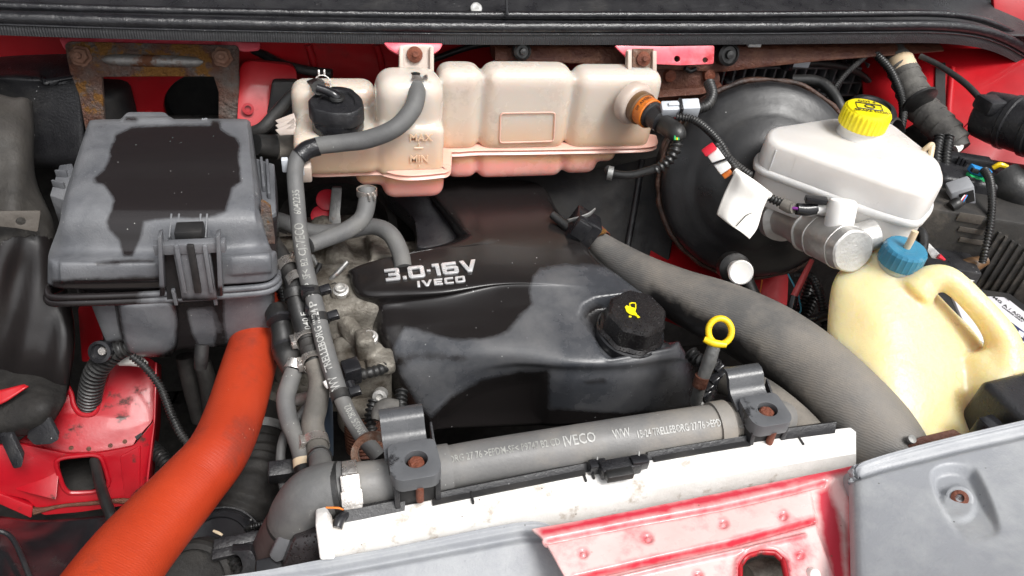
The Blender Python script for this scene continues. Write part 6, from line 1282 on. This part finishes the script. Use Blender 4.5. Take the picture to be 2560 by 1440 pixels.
conduit('short corrugated conduit from the paper tag to the reservoir plug', [(1912, 488, 1.04, 10), (1935, 500, 1.035, 10), (1960, 510, 1.03, 11)], pitch=.0045, amp=.002)
pl = Plane((1880, 430, 1.0), (1925, 490, 1.0), (1790, 520, 1.01))
rows = [[W(1838, 425, 1.03), W(1862, 440, 1.02), W(1895, 465, 1.02), W(1925, 488, 1.03)], [W(1836, 432, 1.02), W(1856, 448, 1.005), W(1888, 472, 1.005), W(1920, 496, 1.02)], [W(1812, 480, 1.025), W(1838, 496, 1.015), W(1870, 510, 1.015), W(1906, 528, 1.02)], [W(1793, 530, 1.03), W(1820, 548, 1.018), W(1856, 562, 1.018), W(1893, 570, 1.015)], [W(1796, 540, 1.032), W(1824, 562, 1.02), W(1850, 578, 1.015), W(1874, 597, 1.005)]]
g = G(); g.grid(surf(rows, 8, 8)); t = thing('paper_tag', 'creased white paper label wrapped round the wiring over the booster', 'label', W(1860, 520, 1.02)); o = part(t, 'sheet', g, M['paper']); solid(o, .0006)
part(t, 'fold_roll', hose([(1836, 428, 1.03, 9), (1880, 458, 1.022, 10), (1924, 490, 1.03, 9)], seg=12, sub=5), M['paper'])
part(t, 'pen_mark', hose([(1840, 566, 1.0135, 1.3), (1856, 548, 1.012, 1.5), (1866, 538, 1.011, 1.4), (1880, 532, 1.012, 1.0)], seg=5, sub=4), M['blackink'])
t = thing('fuse_connector', 'small white connector with a red top strapped to the conduits', 'connector', W(1800, 420, 1.05))
d_ = (W(1815, 428, 1.04) - W(1775, 372, 1.06)).normalized(); f_ = (CAMP - W(1795, 400, 1.05)).normalized(); s_ = d_.cross(f_)
g = G(); g.box(W(1797, 402, 1.045), (d_, s_, f_), (.020, .009, .007), bev=.002); part(t, 'white_body', g, M['white'])
g = G(); g.box(W(1773, 374, 1.05), (d_, s_, f_), (.007, .0095, .0075), bev=.002); part(t, 'red_end', g, M['redplastic'])
g = G(); g.box(W(1816, 432, 1.042), (d_, s_, f_), (.007, .007, .006), bev=.002); part(t, 'amber_end', g, M['orangeband'])
g = G(); g.box(W(1800, 403, 1.042), (d_ + s_ * .3, s_ - d_ * .3, f_), (.0018, .016, .0095), bev=.0008); part(t, 'cable_tie', g, M['rubberblack'])
# ================================================================== cream can
t = thing('washer_can', 'cream plastic can with moulded handle standing at the right', 'can', W(2300, 1080, .93))
g = G()
S = [((2246, 655), .985, 46, .028), ((2248, 678), .985, 50, .030), ((2250, 704), .984, 78, .045), ((2258, 750), .98, 118, .060), ((2280, 805), .975, 154, .070), ((2306, 860), .968, 188, .076), ((2322, 920), .96, 206, .08), ((2328, 1000), .95, 212, .08), ((2332, 1080), .938, 212, .08), ((2334, 1160), .925, 210, .08), ((2336, 1260), .915, 205, .08)]
loops = []
rx = V((.97, .24, 0)).normalized(); ry = V((-.24, .97, 0)).normalized()
for (p, d, hw, dp) in S:
    c = W(p[0], p[1], d) + ry * dp * .4; h = mpx(hw, d); Lp = []
    for k in range(40):
        a = 2 * math.pi * k / 40; e = .62 if hw > 100 else 1
        ca, sa = math.cos(a), math.sin(a); Lp.append(c + rx * h * math.copysign(abs(ca) ** e, ca) + ry * dp * math.copysign(abs(sa) ** e, sa))
    loops.append(Lp)
sm_ = [cr([np.array(l[k]) for l in loops], 3) for k in range(40)]
g.loft([[V(sm_[k][i]) for k in range(40)] for i in range(len(sm_[0]))])
HD = [(2285, 730, .972, 50), (2322, 700, .965, 38), (2362, 694, .958, 33), (2402, 722, .952, 32), (2442, 762, .948, 32), (2480, 806, .945, 35), (2508, 856, .943, 42), (2508, 930, .943, 58)]
g.tube([W(*p[:3]) for p in HD], [mpx(p[3], p[2]) for p in HD], seg=18)
g.tube([W(2440, 880, .965), W(2470, 960, .955), W(2480, 1060, .94), W(2480, 1180, .93)], [.03, .042, .045, .045], seg=18)
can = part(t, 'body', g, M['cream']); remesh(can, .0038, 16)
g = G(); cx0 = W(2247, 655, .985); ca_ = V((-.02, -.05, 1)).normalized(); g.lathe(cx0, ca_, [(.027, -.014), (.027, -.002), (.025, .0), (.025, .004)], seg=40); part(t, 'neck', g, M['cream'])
t = thing('can_cap', 'blue ribbed screw cap pierced by a beige tube on the cream can', 'cap', cx0)
rb2 = [1 + .012 * (1 if (k % 5) < 1 else -1) for k in range(120)]
g = G(); g.lathe(cx0, ca_, [(.0275, .0), (.028, .002), (.0275, .021), (.0255, .0245)], seg=120, poly=rb2); part(t, 'skirt', g, M['bluecap'], 25)
g = G(); g.lathe(cx0, ca_, [(.0258, .0225), (.0242, .0252), (.021, .0256), (.012, .0245), (.006, .023), (0, .022)], seg=48, cap=(True, False)); part(t, 'crown', g, M['bluecap'])
tt = cx0 + ca_ * .024
g = G(); g.tube([tt, tt + ca_ * .012, tt + ca_ * .026 + V((.001, .002, 0))], .0045, seg=14); part(t, 'beige_tube', g, M['beige'])
# ================================================================== battery and clutter on the far right
t = thing('battery', 'dirty black battery behind the cream can with a white label', 'battery', W(2480, 700, 1.15))
bx0 = W(2360, 540, 1.16); u1 = V((.93, -.37, 0)).normalized(); u2 = V((.37, .93, 0)).normalized()
bo = W(2480, 640, 1.17)
g = G(); g.box(bo + u2 * .03, (u1, u2, V((0, 0, 1))), (.16, .07, .085), bev=.006); part(t, 'case', g, M['battery'])
pf = PlaneN(bo + u2 * -.0402, -u2)
for k in range(7):
    g = G(); a = pf.at(2462 + k * 16, 640 + k * 10); g.box(a, (u1, u2, V((0, 0, 1))), (.0022, .004, .045), bev=.0008); part(t, 'case_rib', g, M['battery'])
for k, (dx, dy) in enumerate(((0, 0), (8, 28), (16, 52))):
    g = G(); a = pf.at(2425 + dx * .2, 545 + dy * 1.1); g.box(a - u2 * .001, (u1, u2, V((0, 0, 1))), (.018, .0008, .007 if k == 0 else .004), bev=.0003); part(t, 'worn_print', g, M['dirtyplastic'])
zl = W(2500, 840, 1.06).z
pl = PlaneN(W(2500, 830, 1.08), (.1, -.25, 1)); LB = [(2380, 735), (2515, 742), (2640, 840), (2640, 1010), (2540, 910), (2420, 830)]
g = G(); g.prism([fillet([pl.at(*p) for p in LB], .006)], pl.n * -.05, bev=.002); lp = part(t, 'label_plate', g, M['battlabel'])
g = G(); g.prism([fillet([pl.at(*p) + pl.n * -.004 for p in ((2340, 700), (2530, 728), (2700, 860), (2700, 1060), (2540, 960), (2380, 850))], .006)], pl.n * -.06, bev=.003); part(t, 'tray', g, M['matblack'])
px_ = (pl.at(2560, 800) - pl.at(2500, 755)).normalized(); py_ = pl.n.cross(px_)
for s, x, y, sz in (('MG A / AGM', 2522, 772, .010), ('PANZER', 2512, 744, .004), ('CHARGE ONLY', 2530, 786, .005), ('BY', 2546, 856, .016), ('VEN', 2556, 875, .017), ('W', 2440, 792, .016), ('AA', 2450, 803, .01)):
    part(lp, 'printed_letters', text_plane(s, pl.at(x, y) + pl.n * .0006, px_, py_, sz, bold=.0002), M['blackink'])
g = G(); g.prism([[pl.at(*p) + pl.n * .0007 for p in ((2528, 806), (2640, 890), (2640, 920), (2540, 838))]], pl.n * -.0004); part(lp, 'printed_bar', g, mat('dark_blue_print', (.02, .025, .09), rough=.4))
g = G(); g.prism([[pl.at(*p) + pl.n * .0012 for p in ((2546, 826), (2560, 834), (2556, 846), (2544, 838))]], pl.n * -.0004); part(lp, 'printed_light_panel', g, M['lightconn'])
# hazard sticker
ps = PlaneN(W(2415, 690, 1.10), (0, -.3, 1)); g = G(); g.prism([[ps.at(*p) for p in ((2392, 680), (2412, 676), (2445, 700), (2428, 704))]], ps.n * -.0006); st = solo('hazard_sticker', 'small white sticker with coloured hazard symbols behind the can handle', 'sticker', g, M['white'])
for x, y, m_ in ((2404, 681, 'blueplastic'), (2405, 693, 'yellowcap'), (2421, 692, 'labelred')):
    g = G(); g.lathe(ps.at(x, y) + ps.n * .0003, ps.n, [(.0042, 0), (.004, .0003), (0, .0003)], seg=16, cap=(False, False)); part(st, 'printed_symbol', g, M[m_])
# fuse carrier with blue and green plugs
t = thing('battery_fuse_carrier', 'black fuse carrier box on top of the battery', 'box', W(2480, 470, 1.18))
g = G(); g.box(W(2490, 470, 1.19), (u1, u2, V((0, 0, 1))), (.11, .05, .028), bev=.008, seg=3); part(t, 'body', g, M['black'])
g = G(); g.box(W(2410, 420, 1.20), (u1, u2, V((0, 0, 1))), (.035, .012, .022), bev=.004); part(t, 'side_box', g, M['black'])
for k in range(3):
    g = G(); g.box(W(2388 + k * 8, 418 + k * 4, 1.184), (u1, u2, V((0, 0, 1))), (.002, .003, .018), bev=.0006); part(t, 'side_rib', g, M['blackgloss'])
part(t, 'yellow_lever', hose([(2482, 420, 1.165, 6), (2500, 412, 1.16, 7), (2518, 418, 1.16, 6)], seg=8, sub=4), M['yellow'])
g = G(); g.tube([W(2500, 440, 1.16), W(2530, 470, 1.15), W(2570, 490, 1.15)], [.028, .03, .03], seg=18); part(t, 'terminal_hood', g, M['rubberblack'])
for nm, lb, m_, x, y in (('cable_plug', 'bright blue wiring plug on the battery fuse box', 'blueplastic', 2446, 427), ('cable_plug', 'bright green wiring plug just below the blue one', 'greenplastic', 2437, 448)):
    t = thing(nm, lb, 'plug', W(x, y, 1.15)); g = G(); g.box(W(x, y, 1.152), ((.95, -.25, -.2), (.2, .9, 0), (.2, 0, .95)), (.014, .007, .0055), bev=.0015); b = part(t, 'body', g, M[m_])
    g = G(); g.box(W(x - 9, y, 1.143), ((.95, -.25, -.2), (.2, .9, 0), (.2, 0, .95)), (.006, .003, .003), bev=.0008); part(b, 'slot', g, M['matblack'])
    g = G(); g.box(W(x + 18, y + 5, 1.148), ((.8, -.25, .4), (.2, .9, 0), (-.4, 0, .9)), (.007, .006, .004), bev=.0012); part(b, 'latch', g, M[m_])
t = thing('grey_multiplug', 'grey multi plug with yellow lock and blue wire beside the reservoir', 'connector', W(2400, 500, 1.13))
gx = ((.75, -.3, .55), (.3, .95, .1), (-.55, 0, .8)); g = G(); g.box(W(2402, 490, 1.13), gx, (.016, .014, .026), bev=.003); b = part(t, 'housing', g, M['greyconn'])
g = G(); g.box(W(2418, 474, 1.113), gx, (.006, .004, .004), bev=.001); part(b, 'yellow_lock', g, M['yellow'])
g = G(); g.box(W(2416, 492, 1.115), gx, (.010, .003, .012), bev=.001); part(b, 'open_window', g, M['matblack'])
part(t, 'blue_sleeve', hose([(2350, 528, 1.12, 10), (2366, 520, 1.115, 10), (2378, 512, 1.11, 8)], seg=10, sub=3), M['blueplastic'])
part(t, 'black_boot', hose([(2376, 518, 1.10, 13), (2392, 508, 1.10, 15), (2406, 505, 1.105, 9)], seg=12, sub=4), M['rubberblack'])
for k, m_ in enumerate(('white', 'redplastic', 'blueplastic')):
    part(t, 'thin_wire', hose([(2398 + k * 4, 508, 1.095, 1.6), (2404 + k * 4, 498, 1.093, 1.6), (2412 + k * 3, 488, 1.095, 1.6)], seg=5, sub=3), M[m_])
conduit('corrugated conduit falling across the face of the battery', [(2460, 425, 1.14, 9), (2474, 450, 1.12, 9), (2480, 500, 1.10, 8), (2476, 560, 1.09, 8), (2464, 620, 1.09, 8), (2456, 655, 1.10, 8)], pitch=.0045, amp=.0018)
for x0, lb in ((2338, 'left one of the twin conduits beside the white reservoir'), (2362, 'right one of the twin conduits beside the white reservoir')):
    conduit(lb, [(x0 + 10, 340, 1.20, 11), (x0 + 4, 380, 1.19, 11), (x0, 440, 1.18, 11), (x0 - 6, 500, 1.18, 11), (x0 - 10, 560, 1.18, 11)], pitch=.0055, amp=.0025)
# cable lugs below the reservoir
t = thing('earth_lever', 'grey steel lever with a red tip beside the blue cap', 'lever', W(2330, 620, 1.08))
g = G(); g.prism([fillet([W(x, y, 1.08) for x, y in ((2305, 608), (2316, 600), (2352, 636), (2346, 648), (2330, 646))], .002)], (0, .004, -.002), bev=.001); part(t, 'blade', g, M['steeldull'])
part(t, 'red_tip', hose([(2346, 640, 1.078, 7), (2362, 650, 1.078, 3)], seg=8, sub=3), M['redplastic'])
solo('bent_hose', 'short black bent hose right of the blue cap', 'hose', hose([(2275, 582, 1.1, 12), (2300, 580, 1.09, 13), (2308, 605, 1.08, 13), (2300, 640, 1.07, 13), (2290, 670, 1.08, 13)], seg=12), M['rubberblack'])
solo('red_wires', 'tangle of thin red wires under the reservoir', 'wires', (lambda g: ([g.tube([W(2205, 575 + k * 5, 1.08), W(2230, 572 + k * 4, 1.06), W(2270, 590 + k * 3, 1.06)], .0025, seg=6) for k in range(3)], g)[1])(G()), M['redplastic'])
g = G(); g.tube([W(2390, 665, 1.12), W(2430, 662, 1.12), W(2465, 650, 1.12)], [.01, .012, .008], seg=10); solo('leather_strap', 'brown strap lying against the foot of the battery', 'strap', g, M['brownplastic'])
g = G(); g.box(W(2350, 650, 1.13), (u1, u2, V((0, 0, 1))), (.045, .04, .012), bev=.003); solo('battery_ledge', 'dark plastic ledge between the blue cap and the battery', 'ledge', g, M['black'])
# ------------------------------------------------------------------ upper right: taped hose, caps, duct
t = thing('taped_hose', 'hose wrapped in grey and black tape bending down at the upper right', 'hose', W(2330, 300, 1.28))
TP = [(2235, 130, 1.36, 26), (2255, 170, 1.34, 31), (2278, 220, 1.32, 35), (2300, 265, 1.30, 35), (2335, 300, 1.28, 35), (2372, 340, 1.26, 35), (2398, 375, 1.25, 28)]
part(t, 'core', hose(TP, seg=24, sub=8), M['tape'])
cp = cr([np.array(list(W(*p[:3])) + [mpx(p[3], p[2])]) for p in TP], 8)
for i in range(6, len(cp) - 3, 4):
    q = V(cp[i][:3]); ax_ = V(cp[i + 1][:3]) - V(cp[i - 1][:3]); ax_ = (ax_.normalized() + V((.15, 0, .1))).normalized(); r = cp[i][3]
    g = G(); g.lathe(q, ax_, [(r, -.012), (r + .0022, -.011), (r + .0018, .011), (r, .012)], seg=24); part(t, 'tape_wrap', g, M['tape' if i % 8 else 'rubberblack'])
q = W(2254, 168, 1.34); ax_ = W(2278, 220, 1.32) - W(2235, 130, 1.36); g = G(); g.lathe(q, ax_, [(mpx(33, 1.34), -.014), (mpx(34, 1.34), -.013), (mpx(34, 1.34), .013), (mpx(33, 1.34), .014)], seg=24); part(t, 'cream_tape', g, M['beige'])
part(t, 'white_end', hose([(2388, 375, 1.235, 12), (2402, 368, 1.235, 6), (2405, 345, 1.24, 3)], seg=8, sub=4), M['paper'])
conduit('slim corrugated conduit hanging beside the taped hose', [(2190, 135, 1.33, 9), (2225, 175, 1.31, 9), (2250, 230, 1.29, 9), (2258, 280, 1.28, 9), (2250, 340, 1.27, 9)], pitch=.005, amp=.002)
g = G(); g.lathe(W(2300, 250, 1.26), W(2335, 300, 1.25) - W(2300, 250, 1.27), [(mpx(40, 1.28), -.003), (mpx(42, 1.28), -.002), (mpx(42, 1.28), .002), (mpx(40, 1.28), .003)], seg=30); solo('cable_tie', 'black cable tie round the taped hose and conduit', 'cable tie', g, M['rubberblack'])
solo('bowden_cable', 'thin black cable running diagonally over the red wing at upper right', 'cable', hose([(2300, 140, 1.33, 7), (2350, 165, 1.31, 7), (2420, 215, 1.28, 8), (2480, 285, 1.25, 8), (2530, 350, 1.22, 8), (2600, 420, 1.2, 8)], seg=10), M['rubberblack'])
solo('red_thread', 'thin red wire stretched towards the taped hose end', 'wire', hose([(2398, 330, 1.24, 1.6), (2440, 288, 1.25, 1.6)], seg=5, sub=2), M['redplastic'])
t = thing('air_duct', 'black ribbed round duct end at the right edge', 'duct', W(2530, 300, 1.22))
da = (W(2600, 330, 1.2) - W(2470, 290, 1.26)).normalized(); g = G(); g.lathe(W(2500, 298, 1.23), da, [(.03, -.035), (.038, -.03), (.042, 0), (.042, .012), (.045, .014), (.045, .022), (.042, .024), (.042, .05), (.045, .052), (.045, .06), (.042, .062), (.042, .13)], seg=36); part(t, 'duct', g, M['black'])
g = G(); g.box(W(2478, 262, 1.21), AX, (.02, .02, .012), bev=.006); part(t, 'lug', g, M['black'])
t = thing('round_canister', 'black round canister lid behind the yellow reservoir cap', 'canister', W(2175, 310, 1.27))
g = G(); g.lathe(W(2180, 275, 1.26), (0, -.1, 1), [(.036, -.08), (.036, -.01), (.039, -.008), (.040, .004), (.036, .009), (.028, .010), (.026, .007), (0, .008)], seg=44, cap=(True, False)); part(t, 'lid', g, M['booster'])
g = G(); g.lathe(W(2240, 330, 1.25), (.3, -.7, .5), [(.024, -.03), (.026, 0), (.020, .004), (.018, -.02)], seg=30, cap=(False, False)); part(t, 'outlet', g, M['rubberblack'])
solo('dark_mass', 'grimy dark pipework below the taped hose', 'pipe', hose([(2270, 330, 1.36, 40), (2320, 400, 1.34, 50), (2300, 480, 1.34, 50)], seg=16), M['soot'])
# ------------------------------------------------------------------ wiring between booster and can
conduit('corrugated conduit arching beside the red wire left of the cream can', [(1990, 690, 1.14, 10), (2025, 690, 1.12, 10), (2048, 730, 1.10, 10), (2060, 790, 1.09, 10), (2068, 860, 1.08, 10)], pitch=.0048, amp=.002)
conduit('dark corrugated conduit in the shadow left of the cream can', [(2030, 700, 1.18, 13), (2010, 760, 1.17, 13), (1990, 800, 1.16, 13)], pitch=.006, amp=.003)
conduit('shorter corrugated conduit lowest in the gap left of the can', [(2040, 740, 1.16, 11), (2020, 780, 1.15, 11), (2005, 815, 1.14, 11)], pitch=.006, amp=.003)
solo('red_wire', 'stiff red cable end standing left of the cream can', 'wire', hose([(2030, 650, 1.1, 6), (2010, 690, 1.1, 8), (1985, 740, 1.1, 9)], seg=10), mat('salmon_wire', (.62, .09, .09), rough=.4))
solo('blue_wire', 'thin light blue wire beside the red cable', 'wire', hose([(1970, 685, 1.12, 2.2), (1992, 730, 1.11, 2.2), (2002, 770, 1.11, 2.2), (1998, 785, 1.11, 2.2)], seg=6), mat('cyan_wire', (.03, .3, .42), rough=.4))
solo('grey_rail', 'dark rail reaching from the fat hose to the cream can', 'rail', hose([(1960, 810, 1.09, 11), (2030, 800, 1.08, 12), (2090, 780, 1.08, 12)], seg=10), M['black'])
solo('fuse_holder', 'small black fuse holder at the foot of the red cable', 'fuse holder', hose([(1985, 740, 1.1, 11), (1978, 770, 1.1, 12), (1970, 800, 1.1, 9)], seg=12), M['blackgloss'])
solo('orange_wire', 'faint orange wire lying on the red panel under the booster', 'wire', hose([(1905, 700, 1.24, 2), (1900, 730, 1.235, 2), (1890, 750, 1.23, 2)], seg=5, sub=3), M['orangeband'])
# ================================================================== dark clutter between the orange hose and the elbow
t = thing('air_hose', 'black ribbed rubber air hose low beside the orange hose', 'hose', W(640, 1200, 1.0))
part(t, 'ribbed_bend', hose([(640, 1110, 1.05, 62), (640, 1160, 1.03, 66), (630, 1220, 1.0, 68), (600, 1290, .98, 66), (560, 1360, .96, 64)], seg=36, corr=(.016, .004)), M['soot'], 60)
part(t, 'smooth_end', hose([(650, 1020, 1.08, 48), (645, 1070, 1.06, 56), (642, 1120, 1.05, 62)], seg=30), M['soot'])
g = G(); g.lathe(W(648, 1072, 1.06), W(645, 1090, 1.055) - W(650, 1040, 1.07), [(mpx(58, 1.06), -.006), (mpx(60, 1.06), -.006), (mpx(60, 1.06), .006), (mpx(58, 1.06), .006), (mpx(58, 1.06), -.006)], seg=36, cap=(False, False)); part(t, 'steel_clamp', g, M['steeldull'])
t = thing('metal_pipe_end', 'grimy alloy pipe end above the black ribbed air hose', 'pipe', W(660, 1020, 1.08)); part(t, 'pipe', hose([(690, 960, 1.12, 34), (665, 1000, 1.1, 42), (652, 1040, 1.08, 48)], seg=26), M['alu'])
t = thing('motor_housing', 'black round motor with pale clips at the bottom beside the orange hose', 'motor', W(540, 1400, .9))
mo = W(545, 1375, .92); ma = V((-.1, -.55, .85)).normalized(); g = G(); g.lathe(mo, ma, [(.05, -.08), (.05, -.005), (.046, .0), (.040, .004), (.038, .0), (0, .001)], seg=44, cap=(True, False)); part(t, 'drum', g, M['blackgloss'])
g = G(); g.lathe(mo, ma, [(.0505, -.022), (.0525, -.022), (.0525, -.012), (.0505, -.012), (.0505, -.022)], seg=44, cap=(False, False)); part(t, 'band', g, M['black'])
part(t, 'gold_clip', hose([(533, 1327, .885, 3), (545, 1332, .885, 4), (556, 1338, .885, 3)], seg=6, sub=3), M['beige'])
part(t, 'wire_loop', hose([(560, 1360, .885, 4), (510, 1375, .885, 4), (490, 1390, .88, 4), (510, 1396, .88, 4), (555, 1375, .88, 4)], seg=8, corr=(.003, .001)), M['rubberblack'], 60)
t = thing('lamp_rear_ring', 'grey brown ring at the bottom edge beside the orange hose', 'ring', W(480, 1440, .85)); mo = W(478, 1460, .84); g = G(); g.lathe(mo, V((-.05, -.6, .8)), [(.048, -.05), (.048, 0), (.044, .004), (.038, .004), (.036, -.01), (0, -.012)], seg=44, cap=(True, False)); part(t, 'ring', g, M['soot'])
t = thing('lamp_bracket', 'dark plastic lamp bracket frame in front of the printed hose', 'bracket', W(620, 1400, .83))
g = G(); g.box(W(605, 1352, .86), ((1, .1, 0), (0, 1, .3), (0, -.3, 1)), (.03, .006, .008), bev=.001); part(t, 'upper_bar', g, M['black'])
g = G(); g.box(W(610, 1372, .855), ((1, .1, 0), (0, 1, .3), (0, -.3, 1)), (.034, .006, .006), bev=.001); part(t, 'lower_bar', g, M['black'])
g = G(); g.prism([fillet([W(x, y, .83) for x, y in ((575, 1378), (628, 1376), (640, 1400), (634, 1450), (590, 1460), (608, 1420), (600, 1392))], .004)], (0, .012, -.004), bev=.002); part(t, 'web', g, M['black'])
g = G(); g.prism([fillet([W(x, y, .79) for x, y in ((672, 1392), (692, 1350), (712, 1330), (726, 1350), (722, 1395), (690, 1408))], .003)], (0, .010, -.004), bev=.003); part(t, 'grey_tab', g, M['clampgrey'])
g = G(); g.box(W(705, 1418, .80), ((1, .1, 0), (0, 1, .3), (0, -.3, 1)), (.026, .012, .008), bev=.002); part(t, 'catch', g, M['blackgloss'])
g = G(); g.prism([fillet([W(x, y, .775) for x, y in ((735, 1350), (792, 1330), (806, 1410), (700, 1440), (715, 1400))], .004)], (0, .02, -.006), bev=.003); part(t, 'wet_panel', g, mat('beaded_wet_plastic', (.02, .017, .018), (.03, .026, .027), rough=.3, drops=300))
conduit('thin corrugated conduit in the dark right of the ribbed air hose', [(590, 1330, .95, 7), (620, 1320, .93, 7), (655, 1310, .92, 8), (670, 1300, .92, 8)], pitch=.004, amp=.0018)
solo('bonding_strap', 'thin pale twisted cord in the dark beside the ribbed hose', 'cord', hose([(590, 1348, .94, 2.5), (610, 1320, .94, 2.5), (630, 1296, .94, 2.5)], seg=6, corr=(.004, .0012)), M['steeldull'])
solo('coiled_lead', 'coiled black lead at the bottom between motor and bracket', 'lead', hose([(575, 1380, .86, 12), (590, 1410, .85, 12), (610, 1440, .84, 12)], seg=12, corr=(.006, .003)), M['rubberblack'], 60)
# water beads and grit are real specks on the lid and cover (uncountable)
